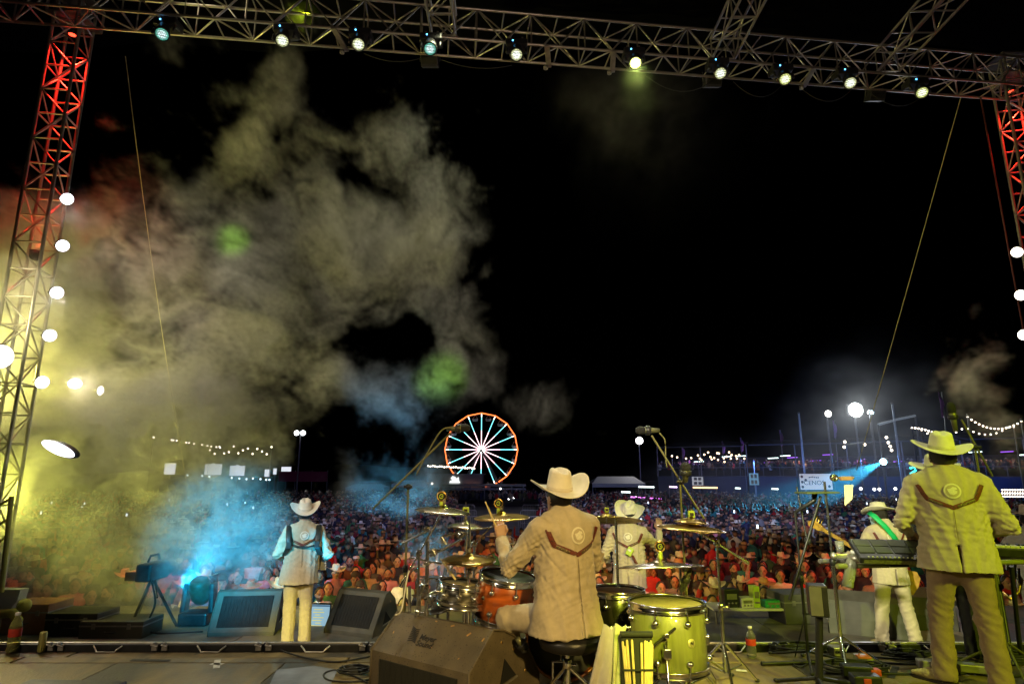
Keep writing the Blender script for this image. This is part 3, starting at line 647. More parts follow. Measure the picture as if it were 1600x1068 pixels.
# hoist clamps and slack cables under the truss
for u, lab in ((536, 'clamp bracket on the truss just left of the third lamp from the left tower'), (852, 'clamp bracket on the truss right of the lamp alone over the middle'), (950, 'clamp bracket on the truss left of the brightest lamp'), (1245, 'clamp bracket on the truss above the lamp between the two right roof trusses')):
    s = (at(u, 85, tu(u)).x - TA.x)/TD.x; q = TA + TD*s; t = thing('truss_clamp', lab, 'clamp', q, 0, 'clamps on the lighting truss')
    MB().box(q + TN*.23 + Vector((0, 0, -.035)), (.09, .56, .03), Matrix.Rotation(math.atan2(TN.x, -TN.y)*-1, 3, 'Z'), .006).build('plate', ALU, t); MB().lathe([(.02, -.05), (.04, -.05), (.04, .0), (.02, 0)], 14, q + Vector((0, 0, -.06)), close=True).build('shackle', ALUD, t)
for i, (u0, u1) in enumerate(((1005, 1110), (1140, 1215), (1240, 1320), (1345, 1430), (570, 660), (690, 800))):
    a, b = at(u0, 60, tu(u0)), at(u1, 60, tu(u1)); a.z = b.z = ZT - .03; pts = [a.lerp(b, k/10) - Vector((0, 0, .28*(1 - (k/5 - 1)**2)*(1 if i < 4 else .4))) for k in range(11)]
    tag(MB().tube(pts, .008).build('lamp_cable', RUBBER), ['slack black cable looping right of the brightest stage lamp', 'slack cable looping between the lamps at the middle right roof truss', 'slack cable looping left of the right roof truss', 'slack cable looping towards the right tower', 'short cable between lamps left of the hanging box lamp', 'short cable right of the cyan tinted lamp'][i], 'cable', 'cables looping under the truss')
# blinder columns on the towers
WB = glow('blinder_white', (.86, .86, 1), 6); WBy = glow('blinder_warm', (1, .92, .75), 6)
def blinder(u, v, d, lab, m, size=.10, aim=(0, 4.5, 1), energy=0, col=(1, .85, .5), grp='round lamps on the stage towers', sc=(1, 1)):
    c = at(u, v, d); ax = (Vector(aim) - c).normalized(); q = ax.to_track_quat('Z', 'Y').to_matrix() @ Matrix.Diagonal((sc[0], sc[1], 1))
    t = thing('round_lamp', lab, 'stage lamp', c, 0, grp)
    MB().lathe([(0, -.16), (.05, -.16), (size*.9, -.06), (size*1.03, .0), (size, .003), (size*.98, -.01), (0, -.01)], 22, c, q).build('housing', BLACKP, t)
    MB().lathe([(0, .004), (size*.7, .0), (size, -.004)], 24, c, q).build('lens', m, t)
    MB().rod(c - ax*.1, c - ax*.1 + Vector((-.12 if u < 800 else .12, .05, 0)), .018).build('bracket', BLKM, t)
    if energy: lamp('round_lamp_light', 'SPOT', c + ax*.05, aim, energy, col, 150, .8, .05, t)
for (u, v, lab) in ((105, 311, 'topmost round white lamp on the left tower'), (98, 384, 'second round white lamp down the left tower'), (89, 457, 'third round white lamp down the left tower'), (78, 524, 'fourth round white lamp down the left tower'), (66, 597, 'lowest round white lamp on the left tower')):
    blinder(u, v, 8.72, lab, WB, .088, energy=30, col=(1, .93, .75))
blinder(117, 599, 9.6, 'round white lamp in the smoke right of the lowest tower lamp', WB, .085, sc=(1.15, .9), energy=30); blinder(157, 610, 10.6, 'small slanted white lamp at the end of the left lamp line', WB, .07, sc=(.7, 1.1))
blinder(0, 557, 8.3, 'dazzling white flood lamp cut off by the left edge', glow('flood_white', (.95, .95, .9), 14), .16)
q = at(95, 701, 8.4); t = thing('oval_lamp', 'long slanted oval lamp glowing white in yellow smoke at left', 'stage lamp', q); rot_ = Matrix.Rotation(.47, 3, 'Y')
MB().ball(q + Vector((0, .05, 0)), (.25, .10, .085), 20, 10).build('housing', BLACKP, t); lo_ = MB().ball((0, 0, 0), (.245, .07, .068), 24, 12).build('lens', WB, t); lo_.location = q + Vector((0, -.05, 0)); lo_.rotation_euler = (0, .40, 0)
t.children[0].matrix_basis = Matrix.Translation(q) @ Matrix.Rotation(.40, 4, 'Y') @ Matrix.Translation(-q); MB().rod(q + Vector((0, .1, 0)), q + Vector((-.5, .45, .1)), .02).build('bracket', BLKM, t)
for (u, v, lab) in ((1589, 394, 'topmost round white lamp on the right tower'), (1595, 461, 'middle round white lamp on the right tower'), (1600, 523, 'lowest round white lamp on the right tower at the picture edge')):
    blinder(u, v, 10.2, lab, WBy, .09, energy=20, col=(1, .85, .55))
# red lamps inside the towers
for (q, lab) in ((LT, 'red lamp strapped inside the left tower'), (RT, 'red lamp strapped inside the right tower')):
    for k, (z, tz) in enumerate(((ZT + .05, 2.0), (4.9, 12.0))):
        c = Vector((q.x, q.y, z)); t = thing('red_lamp', lab + (' near its top' if k == 0 else ' halfway up'), 'stage lamp', c, 0, 'red lamps in the towers')
        sg = -1 if k == 0 else 1
        MB().lathe([(0, -sg*.14), (.06, -sg*.14), (.075, 0), (.06, sg*.003), (.055, -sg*.01), (0, -sg*.01)], 16, c).build('housing', BLACKP, t); MB().lathe([(0, sg*.0), (.055, -sg*.004)], 16, c).build('lens', glow('lens_red', (1, .05, .02), 5), t)
        lamp('red_lamp_light', 'SPOT', c + Vector((0, 0, sg*.02)), (q.x + .01, q.y, tz), 720 if k == 0 else 35, (1, .02, .01), 75, .8, .05, t)
# guy ropes
ROPE = mat('pale_rope', (.45, .40, .22), .8, var=.2, scale=60)
a, b = at(196, 88, 8.9), at(300, 800, 12.5); tag(MB().tube([a.lerp(b, k/8) - Vector((0, 0, .25*(1 - (k/4 - 1)**2))) for k in range(9)], .007).build('guy_rope', ROPE), 'thin yellow rope slanting down from the truss into smoke at left', 'rope', 'guy ropes')
a, b = at(1502, 150, 10.6), at(1338, 735, 15.5); tag(MB().tube([a.lerp(b, k/8) for k in range(9)], .010).build('guy_rope', ROPE), 'long taut rope slanting down from the right end of the truss', 'rope', 'guy ropes')
a, b = at(1532, 152, 10.4), at(1600, 520, 10.9); tag(MB().tube([a, a.lerp(b, .5), b], .014).build('power_cable', mat('red_cable', (.12, .03, .03), .6)), 'dark cable hanging beside the right tower', 'cable')
# scaffold leg at the left edge
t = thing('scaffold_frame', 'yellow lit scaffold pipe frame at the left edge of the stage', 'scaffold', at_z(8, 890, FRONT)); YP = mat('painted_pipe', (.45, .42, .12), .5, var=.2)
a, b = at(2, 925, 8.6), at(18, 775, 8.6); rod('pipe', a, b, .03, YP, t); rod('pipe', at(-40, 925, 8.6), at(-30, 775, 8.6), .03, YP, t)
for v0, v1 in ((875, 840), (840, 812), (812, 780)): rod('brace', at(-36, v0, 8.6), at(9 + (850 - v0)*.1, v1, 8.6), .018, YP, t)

# tape marks, papers and scuffed tape on the platform
TAPE = mat('white_gaffer', (.55, .53, .45), .7, var=.25, scale=30); TAPB = mat('black_gaffer', (.02, .02, .02), .6, var=.3)
for i, (u0, v0, u1, v1, w, m, lab) in enumerate(((330, 1036, 348, 1037, .05, TAPE, 'short white tape mark on the platform below the accordion player'), (340, 1030, 338, 1043, .05, TAPE, 'white tape cross bar on the platform below the accordion player'), (1150, 1046, 1172, 1048, .05, TAPE, 'white tape mark on the platform right of the water bottle'), (205, 1030, 265, 1031, .05, TAPB, 'black tape strip on the platform at left'), (1392, 1058, 1400, 1040, .05, TAPB, 'black tape strip beside the keyboard player boot'))):
    a, b = at_z(u0, v0, .003), at_z(u1, v1, .003); n_ = Vector((-(b - a).y, (b - a).x, 0)).normalized()*w/2; tag(MB().prism([a + n_, a - n_, b - n_, b + n_], (0, 0, 0), (0, 0, .0012)).build('tape_strip', m), lab, 'tape', 'tape on the platform')
# ------------------------------------------------------------------ monitors
WEDGE = mat('speckled_speaker_paint', (.11, .085, .055), .55, var=.3, scale=6, bump=.5, bscale=260, spots=((.02, .016, .012), 45, .16))
GRILL = mat('speaker_grille', (.03, .03, .028), .6, metal=.4, var=.2, bump=1.0, bscale=500)
WFRT = mat('grey_speaker_paint', (.075, .072, .055), .6, var=.3, scale=5, bump=.4, bscale=200)
INK = mat('dark_print', (.012, .01, .008), .5, var=.2)
def wedge(name, label, loc, rz, L, prof, m, s=1.0, grille=None, handle=True, group=None, logo=False, screws=True, tri=-.16):
    t = thing(name, label, 'speaker', loc, rz, group); X = L/2
    poly = lambda x, k=1.0: [(x, -n*s*k, z*s) for n, z in prof]
    MB().prism(poly(-X), (-X, 0, 0), (X, 0, 0)).build('cabinet', m, t, True)
    for sx in (-1, 1):    # cheek panels with a raised rim
        rim = MB(); pts = [Vector((sx*(X + .004), -n*s, z*s)) for n, z in prof]; rim.tube(pts + [pts[0]], .009, 6); rim.build('edge_trim', m, t, True)
        if handle:
            h = MB().prism([(sx*(X + .001), -(tri + .08)*s, .13*s), (sx*(X + .001), -(tri - .10)*s, .16*s), (sx*(X + .001), -(tri + .03)*s, .29*s)], (0, 0, 0), (sx*.004, 0, 0)).build('handle_recess', mat('recess_black', (.004, .004, .004), .9, var=0), t, True)
            MB().rod((sx*(X + .008), -(tri + .09)*s, .115*s), (sx*(X + .008), -(tri - .11)*s, .15*s), .007).build('grip', ALUD, h, True)
        if screws:
            for (n, z) in ((-.10, .40), (-.24, .33), (-.38, .16)): MB().lathe([(0, .004), (.010, .003), (.012, 0)], 10, (sx*X, -n*s, z*s), Matrix.Rotation(sx*PI/2, 3, 'Y')).build('screw', BRASS, t, True)
    if grille:
        (n0, z0), (n1, z1) = grille; a = Vector((0, -n0*s, z0*s)); b = Vector((0, -n1*s, z1*s)); d = (b - a); nn = Vector((1, 0, 0)).cross(d).normalized(); nn = nn if nn.y < 0 or nn.z > .2 else -nn
        M = frame((a + b)/2 + nn*.004, (1, 0, 0), nn); g = MB().box((0, 0, 0), (L*.80, d.length*.86, .006)).build('grille', GRILL, t, True); g.matrix_basis = M
        k = 14
        for i in range(k):
            r_ = MB().box((0, 0, .005), (.006, d.length*.84, .006)) if i == 0 else None
            if i == 0: me = r_.mesh('grille_bar', GRILL)
            o = put('grille_bar', me, g, True); o.location = (L*.78*(i/(k - 1) - .5), 0, 0)
    return t
BIGP = [(.25, 0), (.25, .28), (0, .5), (-.12, .475), (-.24, .42), (-.36, .335), (-.46, .235), (-.54, .11), (-.56, 0)]
bw = wedge('floor_monitor', 'large scuffed brown floor monitor with printed logo beside the drum throne', (-.51, 4.845, 0), math.atan2(-.57, .756), .947, BIGP, WEDGE, grille=((.25, .02), (.25, .25)))
nn = Vector((0, -.22, .25)).normalized(); cpt = Vector((-.10, -.115, .398)) + nn*.003; M0 = frame(cpt, (1, 0, 0), nn)
o = put('lettering', text_mesh('Meyer\nSound', .062, INK, .001, bold=.001), bw, True); o.matrix_basis = M0 @ Matrix.Translation((.075, -.03, 0)); o.name = 'logo_lettering'
lg = MB()
for i in range(9):
    pts = [Vector((-.10 + .085*k/8 - .004*i, -.055 + .0135*i + .010*math.sin(k/8*PI*1.1 + i*.28), 0)) for k in range(9)]
    lg.add([p + Vector((0, w, 0)) for p in pts for w in (-.0042, .0042)], [(2*k, 2*k + 2, 2*k + 3, 2*k + 1) for k in range(8)])
o = lg.build('logo_waves', INK, bw, True); o.matrix_basis = M0
chip = mat('chipped_wood', (.42, .24, .09), .7, var=.3)
for (x, q, w) in ((.12, .92, .03), (.30, .80, .035), (-.05, .95, .02), (.44, .75, .028), (-.38, .5, .02), (.05, .35, .012), (.33, .25, .014)):
    n_ = .25*(1 - q); z_ = .28 + .22*q; o = MB().box((0, 0, 0), (w, w*.4, .002), Matrix.Rotation(x*3, 3, 'Z'), .0008).build('paint_chip', chip, bw, True); o.matrix_basis = frame(Vector((x, -n_, z_)) + nn*.0015, (1, 0, 0), nn)
FP = [(.30, 0), (.30, .05), (.02, .52), (-.06, .54), (-.2, .42), (-.28, .2), (-.3, 0)]
def fwedge(u, d, rz, L, lab, s=1.0):
    q = at(u, 960, d); return wedge('stage_monitor', lab, (q.x, q.y, FRONT), rz, L, FP, WFRT, s, grille=((.28, .07), (.04, .50)), group='floor monitors on the front stage', tri=-.02)
fwedge(389, 9.3, .10, .86, 'dark floor monitor left of the accordion player')
fwedge(566, 9.3, -.42, .80, 'dark floor monitor right of the accordion player beside the laptop')
fwedge(1352, 9.25, 2.7, .95, 'grey floor monitor with triangular handle behind the bass guitarist')
fwedge(1432, 9.6, 3.0, .8, 'grey floor monitor half hidden right of the bass guitarist')
# ------------------------------------------------------------------ drums
SHELL_G = mat('green_lit_shell', (.17, .18, .055), .35, var=.22, scale=5, stretch=(6, 6, .6), coat=.5, bump=.15, bscale=60)  # yellow-green stage light mixed into the shell colour
SHELL_B = mat('black_shell', (.015, .013, .013), .25, var=.2, coat=.5)
SHELL_O = mat('amber_wood_shell', (.42, .09, .012), .3, var=.45, scale=4, stretch=(1, 1, 5), coat=.8)
SHELL_S = mat('nickel_shell', (.55, .52, .45), .22, metal=1.0, var=.15, scale=4)
HEADW = mat('coated_drum_head', (.38, .33, .18), .6, var=.2, scale=6, bump=.1)
HEADD = mat('dark_drum_head', (.05, .055, .04), .5, var=.3, scale=7)
BRONZE = mat('bronze_cymbal', (.55, .36, .13), .28, metal=1.0, var=.18, scale=3, stretch=(1, 1, 1), bump=.15, bscale=120)
BRONZE_W = mat('pale_cymbal', (.62, .52, .38), .25, metal=1.0, var=.12, scale=3, bump=.12, bscale=120)
LIT_LIME = mat('lime_lit_fitting', (.45, .60, .06), .5, var=.15)  # lime light on small fittings, put into their base colour
WOOD = mat('drumstick_wood', (.62, .50, .22), .5, var=.15, scale=20)
def drum(label, c, r, dep, shell, head, tilt=None, lugs=8, legs=0, badge=False, hoop=CHROME, deco=0, name='drum', base=None):
    """c: centre of the top head"""
    c = Vector(c); q = tilt or Matrix.Identity(3); t = thing(name, label, 'drum', c)
    P = lambda x, y, z: c + q @ Vector((x, y, z))
    MB().lathe([(r*.96, -.005), (r, -.012), (r, -dep + .012), (r*.96, -dep + .005)], 40, c, q).build('shell', shell, t)
    MB().lathe([(0, -.008), (r*.97, -.008), (r*.985, -.015)], 40, c, q).build('drum_head', head, t); MB().lathe([(0, -dep + .006), (r*.97, -dep + .006)], 40, c, q).build('drum_head', head, t)
    for z in (0, -dep):
        e = 1 if z == 0 else -1
        MB().lathe([(r + .002, z - e*.03), (r + .016, z - e*.032), (r + .016, z - e*.024), (r + .010, z - e*.022), (r + .010, z + e*.006), (r + .015, z + e*.012), (r + .004, z + e*.014), (r*.985, z + e*.004), (r + .002, z - e*.004)], 40, c, q, True).build('hoop', hoop, t)
    for i in range(lugs):
        a = 2*PI*(i + .35)/lugs; ca, sa = math.cos(a), math.sin(a)
        for z in ((-.085, -dep + .085) if dep > .2 else (-dep/2,)):
            MB().lathe([(0, .034), (.012, .032), (.02, .02), (.024, .004), (.018, -.006), (0, -.006)], 14, P(ca*(r + .003), sa*(r + .003), z), q @ Vector((ca, sa, 0)).to_track_quat('Z', 'Y').to_matrix()).build('lug', CHROME, t)
        MB().rod(P(ca*(r + .016), sa*(r + .016), .006), P(ca*(r + .02), sa*(r + .02), -.085 if dep > .2 else -dep/2), .0045).build('tension_rod', CHROME, t)
        if dep > .2: MB().rod(P(ca*(r + .016), sa*(r + .016), -dep - .006), P(ca*(r + .02), sa*(r + .02), -dep + .085), .0045).build('tension_rod', CHROME, t)
    for i in range(legs):
        a = 2*PI*(i + .12)/legs; ca, sa = math.cos(a), math.sin(a); x = r + .035
        lg = MB().tube([P(ca*x, sa*x, -dep*.45), P(ca*x, sa*x, -dep - .02), P(ca*(x + .05), sa*(x + .05), -dep - .10), Vector((P(ca*(x + .05), 0, 0).x, P(0, sa*(x + .05), 0).y, .03))], .009, 8).build('leg', CHROME, t)
        f = P(ca*(x + .05), sa*(x + .05), 0); MB().rod((f.x, f.y, 0), (f.x, f.y, .045), .016).build('rubber_foot', RUBBER, lg)
        MB().box(P(ca*(r + .03), sa*(r + .03), -dep*.62), (.05, .05, .06), None, .008).build('leg_bracket', CHROME, t)
    return t, P
FT, FP_ = drum('green lit floor tom with round badge to the right of the drummer', at(1041, 940, 4.42), .245, .40, SHELL_G, HEADW, legs=3)
ang = -PI/2 + .38; b = FP_(math.cos(ang)*.248, math.sin(ang)*.248, -.20); n_ = Vector((math.cos(ang), math.sin(ang), 0))
bd = MB().lathe([(0, .004), (.024, .004), (.027, 0)], 24, b, n_.to_track_quat('Z', 'Y').to_matrix()).build('badge', mat('badge_metal', (.75, .7, .35), .3, metal=.6), FT)
o = put('badge_lettering', text_mesh('N', .03, INK, .001, bold=.001), FT, True); o.matrix_basis = frame(b + n_*.006 - FT.location, n_.cross(Vector((0, 0, -1))), n_)
a_ = -PI/2 - .05; r_ = FP_(math.cos(a_)*.272, math.sin(a_)*.272, -.10); MB().rod(r_, FP_(math.cos(a_ - .62)*.30, math.sin(a_ - .62)*.30, -.24), .008).build('memory_rod', RUBBER, FT); MB().box(r_ + Vector((-.06, 0, -.045)), (.03, .03, .03), None, .006).build('rod_clamp', CHROME, FT)
drum('black floor tom with brown head between the drummer and the green tom', at(963, 921, 5.0), .205, .42, SHELL_B, mat('brown_drum_head', (.16, .08, .045), .5, var=.3), legs=3)
SN, _ = drum('nickel snare drum left of the drummer', at(725, 910, 4.95), .18, .15, SHELL_S, HEADW, Matrix.Rotation(.10, 3, 'Y'), name='snare_drum', lugs=10)
drum('amber wood tom with chrome hoops beside the drummer', at(795, 899, 4.98), .215, .32, SHELL_O, HEADD, Matrix.Rotation(.10, 3, 'X') @ Matrix.Rotation(.12, 3, 'Y'))
KD, _ = drum('amber bass drum behind the drummer stool', Vector((.40, 5.08, .31)), .28, .42, SHELL_O, HEADD, Matrix.Rotation(PI/2, 3, 'X'), name='bass_drum', hoop=mat('copper_hoop', (.55, .22, .08), .3, metal=.7))
drum('small amber tom mounted left of the bass drum', at(842, 905, 5.6), .15, .22, SHELL_O, HEADD, Matrix.Rotation(.25, 3, 'X'))
# timbale-like small chrome drums at the far left of the kit
drum('small chrome effects drum at the left end of the kit', at(690, 925, 5.3), .12, .12, CHROME, HEADW, Matrix.Rotation(-.25, 3, 'Y'), name='small_drum', lugs=6)
# ------------------------------------------------------------------ stands and cymbals
def tripod(t, base, spread, h, m, n=3, rot=.4, r=.011, double=True):
    base = Vector(base)
    for i in range(n):
        a = rot + 2*PI*i/n; f = base + Vector((math.cos(a)*spread, math.sin(a)*spread, .012)); k = base + Vector((math.cos(a)*.02, math.sin(a)*.02, h))
        l_ = rod('leg', k, f, r, m, t); MB().ball(f + Vector((0, 0, .004)), (.02, .02, .014), 10, 6).build('rubber_foot', RUBBER, l_).matrix_parent_inverse = (Matrix.Translation(Vector(t.location)) @ l_.matrix_parent_inverse @ l_.matrix_basis).inverted()
        if double: rod('brace', base + Vector((0, 0, h*.35)), k.lerp(f, .55), r*.7, m, t)
def cym_stand(label, base, top, boom=None, m=CHROME, group='chrome cymbal stands'):
    """pole straight up from base; boom: (elbow point) to top"""
    base = Vector(base); top = Vector(top); t = thing('cymbal_stand', label, 'stand', base, 0, group)
    el = Vector((base.x, base.y, (boom if boom is not None else top.z)))
    h1 = base.z + (el.z - base.z)*.55
    rod('lower_tube', base + Vector((0, 0, .10)), (base.x, base.y, h1), .0145, m, t); rod('upper_tube', (base.x, base.y, h1), el, .0105, m, t)
    MB().lathe([(.018, -.025), (.022, -.02), (.022, .02), (.016, .025)], 14, (base.x, base.y, h1), close=True).rod((base.x, base.y, h1), (base.x + .05, base.y - .01, h1), .006).box((base.x + .055, base.y - .01, h1), (.012, .012, .035)).build('height_clamp', m, t)
    tripod(t, base, .30, .30, m)
    if boom is not None:
        d = (top - el).normalized(); rod('boom', el - d*.28, top, .008, m, t); MB().ball(el, .026, 12, 8).rod(el + Vector((0, -.04, 0)), el + Vector((0, .04, 0)), .012).box(el + Vector((0, -.05, .01)), (.012, .012, .045)).build('tilter', m, t)
        MB().rod(el - d*.28, el - d*.22, .014).build('counterweight', m, t)
    MB().rod(top - Vector((0, 0, .03)), top + Vector((0, 0, .06)), .005).build('spindle', m, t)
    return t
def cymbal(label, c, r, m, tx=0.0, ty=0.0):
    c = Vector(c); q = Matrix.Rotation(tx, 3, 'X') @ Matrix.Rotation(ty, 3, 'Y'); t = thing('cymbal', label, 'cymbal', c)
    prof = [(.006, .034), (r*.10, .030), (r*.17, .016), (r*.21, .008), (r*.5, 0), (r*.8, -.010), (r, -.022)]
    MB().lathe(prof + [(x, z - .003) for x, z in reversed(prof)], 56, c, q, True).build('plate', m, t)
    MB().lathe([(0, .060), (.012, .058), (.014, .036), (0, .034)], 14, c, q).build('felt', mat('felt_washer', (.2, .18, .12), .95), t); MB().lathe([(0, .075), (.008, .074), (.010, .06), (0, .06)], 10, c, q).box(c + q @ Vector((0, 0, .07)), (.04, .007, .014)).build('wing_nut', CHROME, t)
    return t
def cym(u, v, d, r, m, tx, ty, lab, su, boomz=None, slab=None, basez=0.0):
    c = at(u, v, d); cymbal(lab, c, r, m, tx, ty)
    b = at(su, v, d); cym_stand(slab, (b.x, b.y, basez), c + Vector((0, 0, -.01)), boomz); return c
C1 = cym(693, 794, 5.0, .215, BRONZE_W, .05, .09, 'pale crash cymbal edge on at the left end of the kit', 657, .95, 'chrome boom stand carrying the leftmost crash cymbal')
C2 = cym(727, 818, 5.25, .15, BRONZE_W, .04, .05, 'small splash cymbal between the two left crash cymbals', 729, None, 'straight chrome stand under the small splash cymbal')
C3 = cym(784, 804, 5.4, .235, BRONZE, .06, -.02, 'bronze crash cymbal behind the raised drumstick', 742, .98, 'chrome boom stand under the crash behind the raised drumstick')
C5 = cym(948, 808, 5.15, .29, BRONZE, -.16, .03, 'large bronze ride cymbal at the drummer right shoulder', 962, None, 'straight chrome stand under the cymbal at the drummer right shoulder')
C6 = cym(1080, 821, 5.0, .26, BRONZE, .02, .06, 'bronze crash cymbal on a boom above the green tom', 1118, at(1118, 848, 5.0).z, 'tall chrome boom stand right of the green floor tom')
C7 = cym(1030, 880, 4.7, .315, BRONZE_W, -.12, -.03, 'large worn cymbal low over the green floor tom', 1062, None, 'chrome stand under the large worn cymbal')
c = C6 + Vector((0, 0, .05)); cymbal('small cymbal stacked upside down on the boom crash cymbal', c, .13, BRONZE, .03, .06)
HH = at(733, 870, 4.9); cymbal('top hi hat cymbal in front of the snare drum', HH, .205, BRONZE, .07, .03); cymbal('bottom hi hat cymbal of the pair in front of the snare', HH - Vector((0, 0, .045)), .205, BRONZE, PI + .07, .03); cym_stand('chrome hi hat stand left of the drummer', (HH.x, HH.y, 0), HH + Vector((0, 0, .22)))
for (u, v, d, k, lab) in ((690, 775, 5.0, 0, 'round badge microphone clipped above the leftmost crash cymbal'), (728, 797, 5.25, 1, 'square lime clip microphone over the splash cymbal'), (779, 786, 5.4, 0, 'dark round badge microphone above the crash behind the drumstick'), (1080, 803, 5.0, 1, 'lime square clip microphone on top of the boom crash cymbal'), (948, 796, 5.15, 2, 'small lime clip microphone on the cymbal at the drummer shoulder'), (1031, 853, 4.7, 0, 'round black microphone capsule above the large worn cymbal')):
    c = at(u, v, d); t = thing('clip_microphone', lab, 'microphone', c, 0, 'cymbal microphones on the kit'); q = Matrix.Rotation(PI/2, 3, 'X')
    if k == 0:
        MB().lathe([(.030, -.01), (.040, -.01), (.040, .01), (.030, .01)], 24, c, q, True).build('ring', BRASS, t); MB().lathe([(0, .006), (.030, .005), (.030, -.006), (0, -.006)], 24, c, q).build('face', BLACKP, t)
        MB().tube([c + Vector((.016*math.cos(a), -.011, .016*math.sin(a))) for a in np.linspace(.6, 5.4, 12)], .004).rod(c + Vector((0, -.011, 0)), c + Vector((.016, -.011, -.002)), .004).build('emblem', LIT_LIME, t); MB().rod(c - Vector((0, 0, .04)), c - Vector((0, 0, .085)), .016).build('lime_lit_mount', LIT_LIME, t)
    else:
        w = .05 if k == 1 else .035; MB().box(c, (w, w*.6, w*1.1), None, .006).build('body', LIT_LIME, t); MB().box(c + Vector((0, -w*.31, 0)), (w*.6, .003, w*.5)).build('emblem', INK, t); MB().rod(c, c + Vector((.0, 0, .07)), .004).build('stem', RUBBER, t)
# boom arms of the rack clamp cluster at the kit's left
t = thing('rack_clamp', 'cluster of chrome clamps and arms on the rack left of the hi hat', 'stand', (at(680, 900, 5.1).x, 5.1, 0))
q = at(668, 940, 5.1); rod('post', (q.x, q.y, .0), at(668, 845, 5.1), .016, CHROME, t); tripod(t, (q.x, q.y, 0), .28, .3, CHROME, rot=1.0)
for (a, b, r) in (((628, 848), (672, 826), .009), ((672, 868), (722, 842), .010), ((690, 838), (722, 830), .010), ((690, 838), (697, 850), .014), ((640, 870), (690, 880), .008), ((735, 828), (775, 822), .007), ((655, 905), (700, 900), .008)): rod('arm', at(*a, 5.1), at(*b, 5.1), r, CHROME, t)
for (u, v, r) in ((668, 826, .035), (720, 835, .04), (678, 862, .045), (668, 880, .03), (690, 905, .045), (660, 918, .05), (700, 920, .04), (672, 936, .045), (650, 890, .025)):
    c = at(u, v, 5.08); MB().ball(c, r*.7, 10, 7).rod(c + Vector((-r, 0, .0)), c + Vector((r, 0, r*.3)), r*.35).box(c + Vector((0, -r*.8, 0)), (r*.5, r*.5, r*1.3), Matrix.Rotation(u, 3, 'Y'), .004).build('clamp', CHROME, t)
for u in (640, 655, 684, 700): rod('post', at(u, 990, 5.2), at(u, 915, 5.2), .013, CHROME, t)
# more chrome hardware under the snare and kit
t = thing('snare_stand', 'chrome snare stand holding the nickel snare drum', 'stand', (at(725, 1000, 4.95).x, 4.95, 0)); sx = at(725, 1000, 4.95).x
rod('tube', (sx, 4.95, .12), (sx, 4.95, .58), .014, CHROME, t); tripod(t, (sx, 4.95, 0), .26, .25, CHROME)
for a in (0, 2.1, 4.2): MB().tube([(sx, 4.95, .55), (sx + .13*math.cos(a), 4.95 + .13*math.sin(a), .57), (sx + .17*math.cos(a), 4.95 + .17*math.sin(a), .66)], .009).build('basket_arm', CHROME, t)
t = thing('kick_pedal', 'chrome bass drum pedal under the drummer stool', 'pedal', (.36, 4.82, 0))
MB().box((.36, 4.80, .04), (.09, .26, .015), Matrix.Rotation(.2, 3, 'X'), .004).build('footboard', ALU, t); rod('frame_post', (.30, 4.92, 0), (.30, 4.92, .2), .009, CHROME, t); rod('frame_post', (.42, 4.92, 0), (.42, 4.92, .2), .009, CHROME, t); rod('axle', (.29, 4.92, .2), (.43, 4.92, .2), .008, CHROME, t); rod('beater_shaft', (.36, 4.92, .2), (.36, 4.88, .34), .005, CHROME, t); MB().ball((.36, 4.88, .36), .03, 12, 8).build('beater', mat('felt_white', (.6, .58, .5), .9), t)
# throne
t = thing('drum_throne', 'round black drum stool under the drummer', 'stool', (DR.x, DR.y, 0)); z = .47
MB().lathe([(0, z), (.16, z), (.205, z - .015), (.215, z - .045), (.205, z - .085), (.17, z - .10), (0, z - .10)], 36, (DR.x + .02, DR.y - .02, 0)).build('seat', mat('black_vinyl', (.015, .014, .014), .35, var=.2, bump=.2, bscale=100), t)
rod('post', (DR.x, DR.y, .10), (DR.x, DR.y, z - .10), .018, CHROME, t); MB().lathe([(.025, .24), (.032, .245), (.032, .30), (.025, .305)], 16, (DR.x, DR.y, 0), close=True).rod((DR.x, DR.y, .27), (DR.x + .06, DR.y - .03, .27), .008).build('height_collar', CHROME, t); tripod(t, (DR.x, DR.y, 0), .27, .24, CHROME, rot=.1, r=.013)
# sticks: one in the raised hand, one in the right hand
def stick(label, a, b, grp=None):
    a, b = Vector(a), Vector(b); d = (b - a).normalized(); t = tag(MB().tube([a, a.lerp(b, .02), a.lerp(b, .75), a.lerp(b, .93), a.lerp(b, .96), a.lerp(b, .985), b], [.005, .0085, .0082, .005, .0065, .0065, .002], 8).build('drumstick', WOOD), label, 'drumstick', grp); return t
g0 = at(780, 828, 4.84); stick('raised drumstick in the drummer left hand', g0 + Vector((.03, .03, -.09)), at(758, 783, 4.84))
stick('drumstick in the drummer right hand pointing left across the tom', at(868, 850, 4.98), at(790, 850, 5.02))
stick('dark red drumstick lying against the snare drum', at(712, 905, 4.85), at(688, 872, 4.95)); C.objects[-1].active_material if False else None
